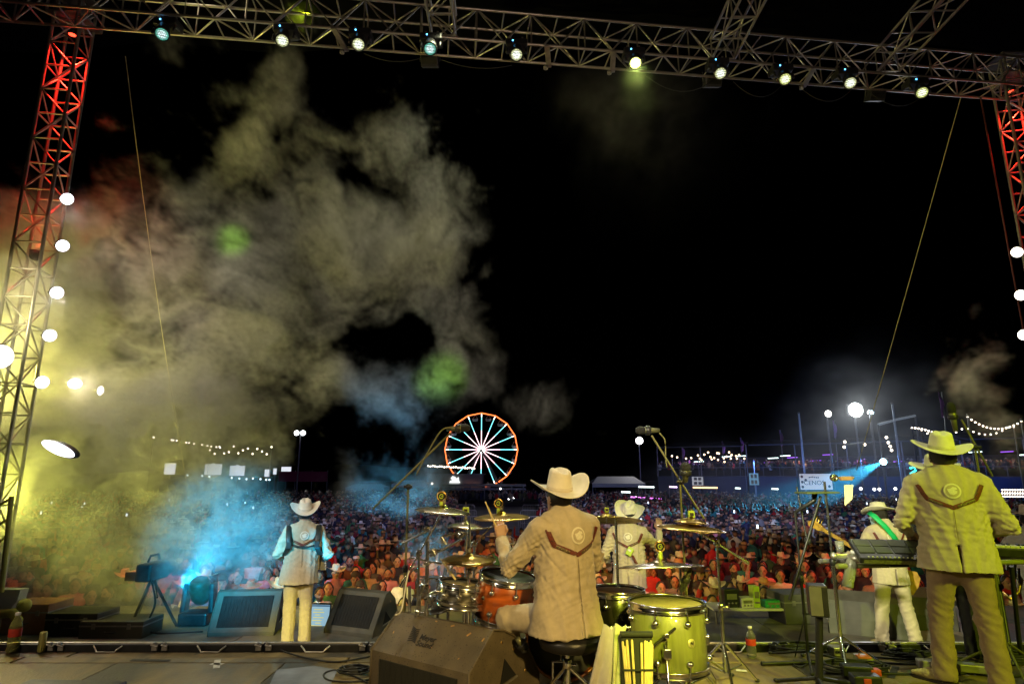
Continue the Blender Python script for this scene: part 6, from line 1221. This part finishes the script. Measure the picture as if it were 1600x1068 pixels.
string('cluster of warm bulbs over the stands right of the left street lamp', [(1090 + 5*i + rr.uniform(-2, 2), 711 + 5*math.sin(i*1.7)) for i in range(14)], 74, BW, .11); string('scatter of warm bulbs below the purple flags', [(1050, 712), (1058, 714), (1072, 716), (1080, 715), (1096, 718), (1112, 717), (1122, 718), (1132, 721), (1142, 716), (1150, 712), (1163, 716)], 72, BW, .10)
string('long sagging warm bulbs in front of the keyboard player hat', [(1425 + 5.2*i, 668 + 14*(i/9) - 3 + 3*(2*i/9 - 1)**2) for i in range(10)], 40, BP, .06); string('high looping bulbs at the right edge, upper strand', [(1512 + 6*i, 651 + 15*(1 - (i/7 - 1)**2) + i*.5) for i in range(15)], 38, BP, .055)
string('descending strand of bulbs at the right edge, lower one', [(1440 + 9*i, 672 + 10*(1 - ((i % 8)/3.5 - 1)**2) - i*.3) for i in range(17)], 42, BP, .055); string('small warm bulbs low at the right edge behind the second player', [(1566 + 4*(i % 9), 765 + 5*(i//9)) for i in range(27)], 45, BP, .06, posts=False)
string('two falling strands of lamps left of the keyboard player hat', [(1385, 683), (1388, 691), (1391, 697), (1393, 703), (1351, 694), (1319, 698), (1320, 690)], 58, BP, .13, posts=False)
string('row of bright lamps under the stand behind the bass guitarist', [(1366, 764), (1374, 764), (1399, 763), (1412, 764), (1345, 763)], 60, glow('bulb_white', (.95, .97, 1), 5), .14, posts=False)
# lit panels at left
LP = glow('panel_white', (.80, .83, .92), 1.0)
for i, (u, v, w, h, lab) in enumerate(((265.5, 732, 17, 17, 'square glowing white panel, the leftmost of the row'), (333, 733, 26, 16, 'wide glowing white panel, second from the left'), (370.5, 735, 23, 15, 'wide glowing white panel, third from the left'), (417.5, 738.5, 8, 11, 'narrow glowing panel, fourth from the left'), (429.5, 736, 5, 9, 'smallest glowing panel, between two larger ones'), (447, 735, 15, 12, 'glowing panel nearest the accordion player hat'))):
    a = at(u, v, 82); k = pxm(v, 82); t = thing('lit_sign', lab, 'sign', (a.x, 82, GROUND), 0, 'glowing panels at the left edge of the fair'); MB().box((a.x, 82.1, a.z), (w/k + .1, .12, h/k + .1), None, .02).build('box_frame', STEEL, t); MB().box(a, (w/k, .06, h/k), None, .015).build('panel', LP, t); rod('post', (a.x, 82.15, GROUND), (a.x, 82.15, a.z), .08, STEEL, t)
    if w > 20: MB().ball(a + Vector((0, 0, h/k*.5)), (.25, .05, .14), 10, 6).build('crest', LP, t)
t = thing('banner_fence', 'dark maroon banner fence right of the glowing panels', 'fence', (at(470, 745, 80).x, 80, GROUND)); slab('cloth', 436, 512, 736, 80, mat('maroon_cloth', (.20, .015, .06), .8, var=.3), t, .06, 752)
for u in (436, 462, 488, 512): a = at(u, 734, 80.1); rod('post', (a.x, a.y, GROUND), a, .05, STEEL, t)
def street_lamp(label, u, v, d, heads, col, e, energy=0, r=.28, zb=GROUND):
    c = at(u, v, d); t = thing('street_lamp', label, 'street lamp', (c.x, d + .2, zb), 0, 'tall lamps around the fairground'); rod('pole', (c.x, d + .3, zb), (c.x, d + .3, c.z + .3), .09, STEEL, t); gm = glow('lamp_head_%d' % int(u), col, e)
    for k in range(heads):
        x = c.x + (k - (heads - 1)/2)*r*2.6; MB().box((x, d + .24 + r*.15, c.z), (r*2.1, .3, r*1.7), Matrix.Rotation(.15, 3, 'X'), .05).build('housing', BLACKP, t); MB().lathe([(0, .03), (r*.7, .02), (r, 0)], 20, (x, d - .02, c.z), Matrix.Rotation(PI/2, 3, 'X')).build('lamp_glass', gm, t)
    rod('arm', (c.x - r*heads, d + .3, c.z + .1), (c.x + r*heads, d + .3, c.z + .1), .05, STEEL, t)
    if energy: lamp('street_lamp_light', 'SPOT', c - Vector((0, .15, 0)), (c.x*.6, d - 30, -2), energy, col, 120, .9, .2, t)
street_lamp('lamp post with twin white heads above the blue smoke at left', 468.5, 676, 76, 2, (.9, .97, 1), 8, 3000, .3); street_lamp('lamp post with one round white head by the right overhead microphone', 999, 688, 78, 1, (1, .95, .95), 8, 3000, .45)
street_lamp('huge dazzling white flood lamp high over the right stands', 1337, 640, 62, 1, (.93, 1, 1), 14, 6000, .72); street_lamp('smaller oval flood lamp left of the huge dazzling one', 1294, 646, 62, 1, (1, .97, .9), 6, 0, .33); street_lamp('small bluish lamp on a post right of the huge flood lamp', 1362, 644, 60, 1, (.6, .85, 1), 6, 0, .2)
# terraced stand at the right
st = thing('grandstand', 'dark terraced stand with balcony crowd along the right of the fairground', 'grandstand', (40, 72, GROUND)); WALLB = mat('navy_wall', (.035, .05, .10), .7, var=.25, scale=.3)
gx0 = at(1040, 750, 74).x; gz = at(1300, 744, 66).z
def quad(name, pts, m, parent, th=(0, .3, 0)): return MB().prism(pts, (0, 0, 0), th).build(name, m, parent)
A, B = Vector((gx0, 78, 0)), Vector((56, 60, 0)); 
def on(s, z, back=0): p = A.lerp(B, s); n_ = Vector((-(B - A).y, (B - A).x, 0)).normalized(); p = p + n_*back; return Vector((p.x, p.y, z))
for i in range(8): quad('wall_panel', [on(i/8 + .002, GROUND), on((i+1)/8 - .002, GROUND), on((i+1)/8 - .002, gz), on(i/8 + .002, gz)], WALLB, st)
quad('terrace', [on(0, gz - .3, .2), on(1, gz - .3, .2), on(1, gz - .3, 14), on(0, gz - .3, 14)], DKW, st, (0, 0, .3)); quad('back_wall', [on(0, GROUND, 14), on(1, GROUND, 14), on(1, gz + 2.5, 14), on(0, gz + 2.5, 14)], DKW, st)
rod('rail', on(0, gz + 1.0), on(1, gz + 1.0), .05, STEEL, st)
for i in range(25): rod('baluster', on(i/24, gz), on(i/24, gz + 1.0), .035, STEEL, st)
zr = at(1300, 690, 62).z
for i in range(4): quad('roof_panel', [on(i/4 + .01, zr + .3*i*.3, -1.0), on((i+1)/4 - .01, zr + .4*i*.3, -1.0), on((i+1)/4 - .01, zr + .9 + .1*i, 9), on(i/4 + .01, zr + .9 + .1*i, 9)], mat('dark_roof', (.04, .04, .05), .6, var=.2), st, (0, 0, .12))
for i in range(9): rod('column', on(i/8, gz, .4), on(i/8, zr + .3, .4), .07, STEEL, st)
for i in range(9):
    for k in range(2):
        s = rr.random(); a = on(s, gz + rr.uniform(1.6, 2.6), rr.uniform(1, 8)); MB().rod(a, a + Vector((1.1, -.4, .05)), .05).build('tube_light', glow('tube_cyan', (.75, 1, .95), 3.5) if k else glow('tube_purple', (.35, .08, .9), 1.6), st)
for r_ in range(5):
    for i in range(70):
        if rr.random() < .75: p = on(rr.random(), gz + .05*r_, .6 + r_*1.2); add_far(p.x, p.y, p.z)
crowd_mesh('balcony_crowd', 'dark crowd standing along the terrace of the right stand')
for i in range(6): s = .08 + .15*i; p = on(s, gz + 1.9, 3); lamp('stand_fill_light', 'POINT', p, None, 170, [(.35, .15, 1), (.3, .4, 1), (1, .6, .5)][i % 3], radius=.3)  # unseen point lights added here and below to tint stand and crowd
for (s, c, e) in ((.3, (.12, .25, 1), 500), (.55, (.1, .35, 1), 900), (.8, (.1, .2, 1), 600)): p = on(s, gz + 1.5, -6); lamp('stand_fill_light', 'POINT', p, None, e, c, radius=.3)
# signs and posters in front of the stand
b = at(1275, 752, 60); k = pxm(752, 60); bn = thing('banner', 'white banner with grey lettering hung on the navy wall at right', 'banner', b); w, h = 50/k, 24/k; rzb = math.atan2(B.y - A.y, B.x - A.x)*.25; PW = mat('banner_glow_white', (.75, .74, .78), .6, var=.05, emit=(.70, .72, .85), estr=.5)  # emission stands in for light falling on the banner cloth
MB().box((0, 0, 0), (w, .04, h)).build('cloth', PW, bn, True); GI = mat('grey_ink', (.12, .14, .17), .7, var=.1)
o = put('lettering', text_mesh('CENOS', h*.42, GI, .01), bn, True); o.rotation_euler = (PI/2, 0, 0); o.location = (-w*.06, -.03, -h*.08)
for i in range(6): MB().box((-w*.2 + w*.055*i, -.025, h*.28 + .03*math.sin(i)), (w*.03, .01, h*.10), Matrix.Rotation(.5, 3, 'Y')).build('small_mark', GI, bn, True)
for (x, z) in ((-.43, .32), (-.43, -.02), (-.43, -.33), (-.32, .1), (.40, -.3)): MB().lathe([(0, .01), (h*.085, .008), (h*.09, 0)], 14, (x*w, -.022, z*h), Matrix.Rotation(PI/2, 3, 'X')).build('emblem', mat('plum_ink', (.12, .04, .08), .7, var=.1), bn, True)
for sx in (-.48, .48): MB().rod((sx*w, .06, -b.z + GROUND), (sx*w, .06, h*.55), .06).build('post', STEEL, bn, True)
def poster(label, u, v, w, h, d, m, extra=None):
    c = at(u, v, d); k = pxm(v, d); t = thing('poster', label, 'poster', c, 0, 'posters on the right stand'); MB().box(c, (w/k, .05, h/k)).build('board', m, t); MB().box(c + Vector((w/k*.56, .05, 0)), (.08, .08, h/k*1.1)).build('post', STEEL, t)
    for i in range(2):
        for j in range(2): MB().box(c + Vector(((i - .5)*w/k*.4, -.03, (j - .5)*h/k*.5)), (w/k*.28, .01, h/k*.32)).build('picture', extra or GI, t)
poster('white poster with a dark grid right of the stubby microphone', 1090, 751, 17, 13, 66, mat('poster_white', (.6, .6, .6), .6, emit=(.8, .85, .9), estr=.3)); poster('bluish lit poster on a post at mid right', 1178, 748, 14, 18, 66, mat('poster_blue', (.2, .35, .5), .6, emit=(.25, .55, .75), estr=.4), mat('poster_fig', (.35, .3, .25), .6))  # emission put into both boards in place of light on them
t = thing('neon_sign', 'turquoise neon curl sign left of the keyboard player shoulder', 'sign', at(1427, 738, 52)); MB().tube([at(1422, 731, 52), at(1429, 729, 52), at(1431, 734, 52), at(1423, 740, 52), at(1421, 744, 52), at(1433, 744, 52)], .09, 8).build('tube', glow('neon_teal', (.05, .95, .85), 2.5), t); a = at(1427, 745, 52.1); rod('post', (a.x, a.y, GROUND), a, .06, STEEL, t)
t = thing('neon_bar', 'long magenta neon bar on the tent right of the singer', 'sign', at(1012, 778, 62)); rod('tube', at(984, 776, 62), at(1034, 779, 62), .07, glow('neon_magenta', (.85, .18, .9), 1.8), t)
for u in (986, 1032): a = at(u, 778, 62.1); rod('post', (a.x, a.y, GROUND), a, .05, STEEL, t)
for i, (u, v, w, c, lab) in enumerate(((1010, 760, 24, (.85, 1, .95), 'white tube light on the tents right of the singer hat'), (1052, 760, 12, (.85, .6, 1), 'short purple white tube left of the stubby microphone'), (1102, 761, 38, (1, .6, .3), 'long warm string of light right of the stubby microphone'), (1153, 762, 8, (.8, 1, .95), 'short white tube right of the warm string'), (1211, 763, 10, (.85, 1, .95), 'short white tube left of the white banner'), (978, 768, 14, (.85, 1, .95), 'white tube low on the grey tent right of the drummer hat'))):
    a, b = at(u - w/2, v, 64), at(u + w/2, v + .5, 64); t = thing('tube_light', lab, 'tube light', a, 0, 'tube lights on the stalls'); rod('tube', a, b, .08, glow('tube_%d' % i, c, 2.6), t); rod('hanger', (a.x, a.y + .2, GROUND), a + Vector((0, .2, .1)), .05, STEEL, t); rod('hanger', (b.x, b.y + .2, GROUND), b + Vector((0, .2, .1)), .05, STEEL, t)
# flags, poles and a white roof edge
FLG = mat('purple_flag', (.28, .10, .30), .7, var=.3, scale=1.5)
for (u, v0, v1, d, lab) in ((1066, 697, 716, 76, 'feather flag furthest left, over the warm bulbs'), (1129, 689, 708, 76, 'second feather flag from the left, over the warm bulbs'), (1158, 683, 705, 76, 'third feather flag, right of the warm bulbs'), (1220, 671, 696, 74, 'tall feather flag left of the thin pole'), (1304, 656, 684, 70, 'dim feather flag below the oval flood lamp'), (1472, 612, 652, 46, 'dark red feather flag left of the condenser microphone')):
    a, b = at(u, v1, d), at(u, v0, d); t = thing('feather_flag', lab, 'flag', (a.x, d, gz), 0, 'feather flags over the stands'); rod('pole', (a.x - .02, d, gz - .3), (b.x - .02, d, b.z), .035, STEEL, t); w = 4.0/pxm(v0, d); h = b.z - a.z
    vs = [];
    for i in range(9): z = a.z + h*i/8; ww = w*(1.1 if 0 < i < 7 else .6); vs += [(a.x, d - .02, z), (a.x + ww, d - .02 + .15*math.sin(i*1.1), z + (.0 if i < 8 else -.1))]
    o = MB().add(vs, [(2*i, 2*i + 1, 2*i + 3, 2*i + 2) for i in range(8)], True).build('cloth', FLG, t); o.modifiers.new('thick', 'SOLIDIFY').thickness = .03
for (u, v, d, lab) in ((1248, 645, 66, 'thin bluish pole rising from the stand left of the flood lamps'), (1177, 720, 68, 'short pale pole on the stand at mid right'), (1394, 630, 60, 'tall pole at the end of the white roof edge')): a = at(u, v, d); t = thing('pole', lab, 'pole', (a.x, d, GROUND)); rod('shaft', (a.x, d, GROUND), a, .10, mat('pale_steel', (.4, .45, .5), .5, metal=.4), t); MB().ball(a, .13, 8, 6).build('cap', STEEL, t)
t = thing('roof_edge', 'white sloping roof edge right of the small bluish lamp', 'roof', at(1400, 655, 58)); rod('beam', at(1372, 663, 58), at(1394, 657, 58), .11, mat('white_beam', (.7, .72, .75), .5, emit=(.6, .7, .8), estr=.10), t); rod('beam', at(1396, 656, 58), at(1430, 649, 58), .11, mat('white_beam', (.7, .72, .75), .5), t); a = at(1372, 663, 58); rod('post', (a.x, a.y, GROUND), a, .08, STEEL, t); a = at(1430, 649, 58); rod('post', (a.x, a.y, GROUND), a, .08, STEEL, t)  # faint emission stands in for light on the white beams
# blue follow spot on the stand, with the haze its beam shows in
fs = at(1380, 721, 56); t = thing('follow_spot', 'bright blue white follow spot throwing a beam to the left from the stand', 'spotlight', (fs.x, fs.y, gz)); aim = at(1000, 905, 34); ax = (aim - fs).normalized(); q = ax.to_track_quat('Z', 'Y').to_matrix()
MB().lathe([(0, -1.0), (.22, -1.0), (.26, -.3), (.34, 0), (.30, 0), (.28, -.05), (0, -.05)], 20, fs, q).build('housing', BLACKP, t); MB().lathe([(0, .02), (.2, .0), (.28, -.03)], 20, fs, q).build('lens', glow('follow_blue', (.45, .9, 1), 20), t); rod('stand', fs - ax*.5, Vector((fs.x, fs.y, gz - .3)), .07, STEEL, t)
lamp('follow_spot_light', 'SPOT', fs + ax*.1, aim, 220000, (.05, .55, 1), 13, .5, .05, t)
#HAZE
# dark hills behind everything
hv_, hf_ = [], []
for i in range(60):
    x = -420 + 14.2*i; h = 9 + 7*math.sin(i*.21 + 1) + 3*math.sin(i*.9); hv_ += [(x, 330, GROUND - 1), (x, 345 + 5*math.sin(i), GROUND + max(2, h)), (x, 380, GROUND - 1)]
for i in range(59):
    for k in range(2): hf_.append((3*i + k, 3*i + 3 + k, 3*i + 4 + k, 3*i + 1 + k))
tag(MB().add(hv_, hf_, True).build('hills', mat('dark_hill', (.03, .035, .02), .9, var=.4, scale=.1)), kind='structure')
# ------------------------------------------------------------------ drifting stage smoke (real volume, lit mostly by added spots)
def smoke_volume(name, label, lo, hi, res, blobs, gain, seed, scale, thr=1.0, col=(1,1,1), ypow=2.0, warp=1.1, sheet=0.0):
    ng = bpy.data.node_groups.new(name, 'GeometryNodeTree'); ng.interface.new_socket('Geometry', in_out='OUTPUT', socket_type='NodeSocketGeometry')
    n, l = ng.nodes, ng.links; out = n.new('NodeGroupOutput'); vc = n.new('GeometryNodeVolumeCube')
    def M(op, a, b=None, c=None):
        x = n.new('ShaderNodeMath'); x.operation = op
        for i, q in enumerate((a, b, c)):
            if q is None: continue
            if isinstance(q, (int, float)): x.inputs[i].default_value = q
            else: l.new(q, x.inputs[i])
        return x.outputs[0]
    pos0 = n.new('GeometryNodeInputPosition').outputs[0]; pm = n.new('ShaderNodeVectorMath'); pm.operation = 'MULTIPLY'; l.new(pos0, pm.inputs[0]); pm.inputs[1].default_value = (1, .6, 1); pos = pm.outputs[0]
    wp = n.new('ShaderNodeTexNoise'); wp.inputs['Scale'].default_value = scale*.9; wp.inputs['Detail'].default_value = 2
    l.new(pos, wp.inputs['Vector'])
    sb = n.new('ShaderNodeVectorMath'); sb.operation = 'SUBTRACT'; l.new(wp.outputs['Color'], sb.inputs[0]); sb.inputs[1].default_value = (.5, .5, .5)
    sc = n.new('ShaderNodeVectorMath'); sc.operation = 'SCALE'; l.new(sb.outputs[0], sc.inputs[0]); sc.inputs['Scale'].default_value = warp
    ad = n.new('ShaderNodeVectorMath'); ad.operation = 'ADD'; l.new(pos, ad.inputs[0]); l.new(sc.outputs[0], ad.inputs[1])
    of = n.new('ShaderNodeVectorMath'); of.operation = 'ADD'; l.new(ad.outputs[0], of.inputs[0]); of.inputs[1].default_value = (seed*7.1, seed*3.3, seed*1.7)
    def noise(sca, det, rough, dist=0.0):
        t = n.new('ShaderNodeTexNoise'); t.inputs['Scale'].default_value = sca; t.inputs['Detail'].default_value = det; t.inputs['Roughness'].default_value = rough
        t.inputs['Distortion'].default_value = dist; l.new(of.outputs[0], t.inputs['Vector']); return t.outputs['Fac']
    def rng(x, a, b, c, d):
        r = n.new('ShaderNodeMapRange'); l.new(x, r.inputs['Value'])
        for k, q in zip(('From Min', 'From Max', 'To Min', 'To Max'), (a, b, c, d)): r.inputs[k].default_value = q
        return r.outputs[0]
    n1 = rng(noise(scale, 9, .66, .5), .3, .7, 0, 1)
    rid = M('SUBTRACT', 1.0, M('ABSOLUTE', M('SUBTRACT', M('MULTIPLY', noise(scale*2.3, 6, .6, .8), 2.0), 1.0)))
    rid = rng(M('POWER', rid, 3.0), .2, 1.0, 0.02, 1.9)
    r2 = M('SUBTRACT', 1.0, M('ABSOLUTE', M('SUBTRACT', M('MULTIPLY', noise(scale*8.5, 6, .65, 1.0), 2.0), 1.0)))
    rid = M('MULTIPLY', rid, rng(M('POWER', r2, 4.0), .15, 1.0, .10, 2.5))
    sx = n.new('ShaderNodeSeparateXYZ'); l.new(pos0, sx.inputs[0]); env = None
    for (cx, cz, rx, rz, amp) in blobs:
        e = M('ADD', M('POWER', M('ABSOLUTE', M('DIVIDE', M('SUBTRACT', sx.outputs[0], cx), rx)), 2.0), M('POWER', M('ABSOLUTE', M('DIVIDE', M('SUBTRACT', sx.outputs[2], cz), rz)), 2.0))
        e = M('MULTIPLY', M('EXPONENT', M('MULTIPLY', e, -1.0)), amp); env = e if env is None else M('ADD', env, e)
    ym, yh = (lo[1] + hi[1])/2, (hi[1] - lo[1])/2
    yf = M('SUBTRACT', 1.0, M('POWER', M('ABSOLUTE', M('DIVIDE', M('SUBTRACT', sx.outputs[1], ym), yh)), ypow))
    if sheet:      # most of the smoke hangs in a thin wavering veil, thicker towards the left
        wv = n.new('ShaderNodeTexNoise'); wv.inputs['Scale'].default_value = .28; wv.inputs['Detail'].default_value = 2; l.new(pos0, wv.inputs['Vector'])
        yo = M('SUBTRACT', M('SUBTRACT', sx.outputs[1], ym + .3), M('MULTIPLY', M('SUBTRACT', wv.outputs['Fac'], .5), 2.4))
        th = M('EXPONENT', M('MULTIPLY', M('POWER', M('ABSOLUTE', M('DIVIDE', yo, sheet)), 2.0), -1.0))
        yf = M('MAXIMUM', th, M('MULTIPLY', yf, rng(sx.outputs[0], -9.0, -5.0, .80, .22)))
    env = M('MULTIPLY', M('MINIMUM', env, 1.5), yf)
    d = M('MAXIMUM', M('SUBTRACT', M('ADD', M('MULTIPLY', n1, 1.1), env), thr), 0.0)
    d = M('MULTIPLY', M('MULTIPLY', M('MULTIPLY', d, rid), gain), M('MINIMUM', M('MULTIPLY', env, 4.0), 1.0))
    l.new(d, vc.inputs['Density']); vc.inputs['Min'].default_value = lo; vc.inputs['Max'].default_value = hi
    for k, q in zip(('Resolution X', 'Resolution Y', 'Resolution Z'), res): vc.inputs[k].default_value = q
    m = bpy.data.materials.new(name); m.use_nodes = True; mn, ml = m.node_tree.nodes, m.node_tree.links; mn.clear()
    mo = mn.new('ShaderNodeOutputMaterial'); pv = mn.new('ShaderNodeVolumePrincipled'); pv.inputs['Color'].default_value = (*col, 1); pv.inputs['Density'].default_value = 1.0
    pv.inputs['Anisotropy'].default_value = 0.0; ml.new(pv.outputs[0], mo.inputs['Volume'])
    sm = n.new('GeometryNodeSetMaterial'); sm.inputs['Material'].default_value = m
    l.new(vc.outputs[0], sm.inputs[0]); l.new(sm.outputs[0], out.inputs[0])
    me = bpy.data.meshes.new(name); o = bpy.data.objects.new(name, me); C.objects.link(o)
    md = o.modifiers.new('smoke', 'NODES'); md.node_group = ng
    return tag(o, label, 'smoke', kind='stuff')
def px_blobs(d, L):
    out = []
    for (u, v, ru, rv, a) in L:
        p = at(u, v, d); q = at(u + ru, v, d); w = at(u, v - rv, d); out.append((p.x, p.z, abs(q.x - p.x), abs(w.z - p.z), a))
    return out
SM_Y = (7.25, 10.7)
smoke = smoke_volume('smoke', 'drifting pale smoke hanging over the left of the stage', (-13.5, SM_Y[0], -.58), (3.4, SM_Y[1], 10.2), (420, 50, 270),
    px_blobs(9.6, [(10, 540, 150, 230, 1.7), (40, 790, 260, 190, 1.1), (200, 400, 150, 130, .62), (300, 580, 160, 230, .72), (470, 300, 130, 190, .70), (560, 450, 140, 140, .55), (660, 310, 90, 160, .68), (735, 440, 80, 140, .62), (620, 180, 50, 70, .40),
                   (455, 70, 55, 150, .72), (250, 90, 110, 50, .55), (560, 620, 240, 60, .62), (690, 600, 90, 60, .55), (850, 650, 100, 75, .58), (375, 850, 110, 110, .74), (690, 850, 65, 120, .88), (590, 745, 110, 60, .75), (230, 900, 160, 90, .42), (250, 700, 200, 90, .65), (340, 210, 120, 70, .45)]),
    1.0, 1, .80, thr=1.20, ypow=1.3, sheet=.55)
mist = smoke_volume('mist', 'thin bluish mist over the right of the fairground round the flood lamps', (6, 40, GROUND + .05), (62, 66, 20), (80, 36, 40),
    px_blobs(54.0, [(1300, 730, 170, 60, .8), (1337, 640, 90, 75, .8), (1150, 770, 130, 45, .5)]), .007, 4, .05, thr=.5)
tree_smoke = smoke_volume('smoke', 'drifting tan smoke at the right edge beside the right tower', (7.2, 8.9, 1.2), (11.6, 10.9, 6.5), (84, 36, 100),
    px_blobs(10.0, [(1575, 590, 80, 120, .85), (1500, 570, 60, 60, .65), (1600, 720, 50, 80, .55)]), 1.3, 6, .9, thr=1.16, sheet=.4)  # this lit smoke volume stands in for trees

lamp_glow_mist = smoke_volume('mist', 'faint greenish mist under the brightest stage lamp', (-.2, 8.6, 3.9), (4.6, 10.2, 8.2), (60, 24, 60), px_blobs(9.2, [(990, 130, 95, 95, 1.0)]), .035, 9, .35, thr=.6)  # mist volume added to give the lamp its green glow
# unseen spots put in to light and tint the smoke
lamp('smoke_light', 'SPOT', at(-70, 570, 10.2), at(500, 520, 9.2), 2900, (1, .90, .22), 130, .9, .25)
lamp('smoke_light', 'SPOT', at(-60, 760, 9.7), at(400, 800, 8.7), 1600, (.95, .93, .14), 75, .9, .2)
lamp('smoke_light', 'SPOT', at(250, -120, 8.0), at(460, 560, 10.2), 480, (1, .82, .52), 110, .9, .25)
lamp('smoke_light', 'SPOT', at(700, 40, 8.6), at(620, 560, 10.2), 230, (.92, .92, .55), 90, .9, .2)
lamp('smoke_light', 'SPOT', (.3, -3, 3.2), at(688, 604, 10.0), 12000, (.38, 1, .0), 4.6, 1, .05)
lamp('smoke_light', 'SPOT', (-.5, -3, 3.2), at(376, 395, 10.0), 17000, (.38, 1, .0), 2.8, 1, .05)
lamp('smoke_light', 'SPOT', at(480, 10, 9.0), at(470, 60, 10.2), 260, (.7, .9, .02), 70, .9, .05)
lamp('smoke_light', 'SPOT', at(1680, 520, 9.6), at(1520, 640, 9.8), 70, (.85, .95, .42), 110, .9, .2)
lamp('stage_lamp_light', 'SPOT', at(993, 99, 9.1), at(993, 330, 9.0), 1300, (.62, 1, .04), 80, .9, .06)  # second spot added at the brightest lamp to tint the mist green
lamp('smoke_light', 'SPOT', (-1.5, -2.5, 3.4), at(350, 845, 9.0), 30000, (0, .58, 1), 12.5, 1, .08)
lamp('smoke_light', 'SPOT', (-.9, 6.45, .08), at(650, 830, 9.2), 800, (0, .55, 1), 40, 1, .08)
lamp('smoke_light', 'SPOT', (-2.5, 7.3, -.4), at(590, 745, 9.2), 700, (0, .50, 1), 42, 1, .08)
lamp('smoke_light', 'SPOT', (-4.9, 9.75, -.1), at(420, 850, 9.5), 350, (0, .52, 1), 110, 1, .1)
lamp('smoke_light', 'SPOT', at(-190, 430, 7.2), at(230, 470, 9.2), 480, (1, .86, .46), 75, 1, .2)
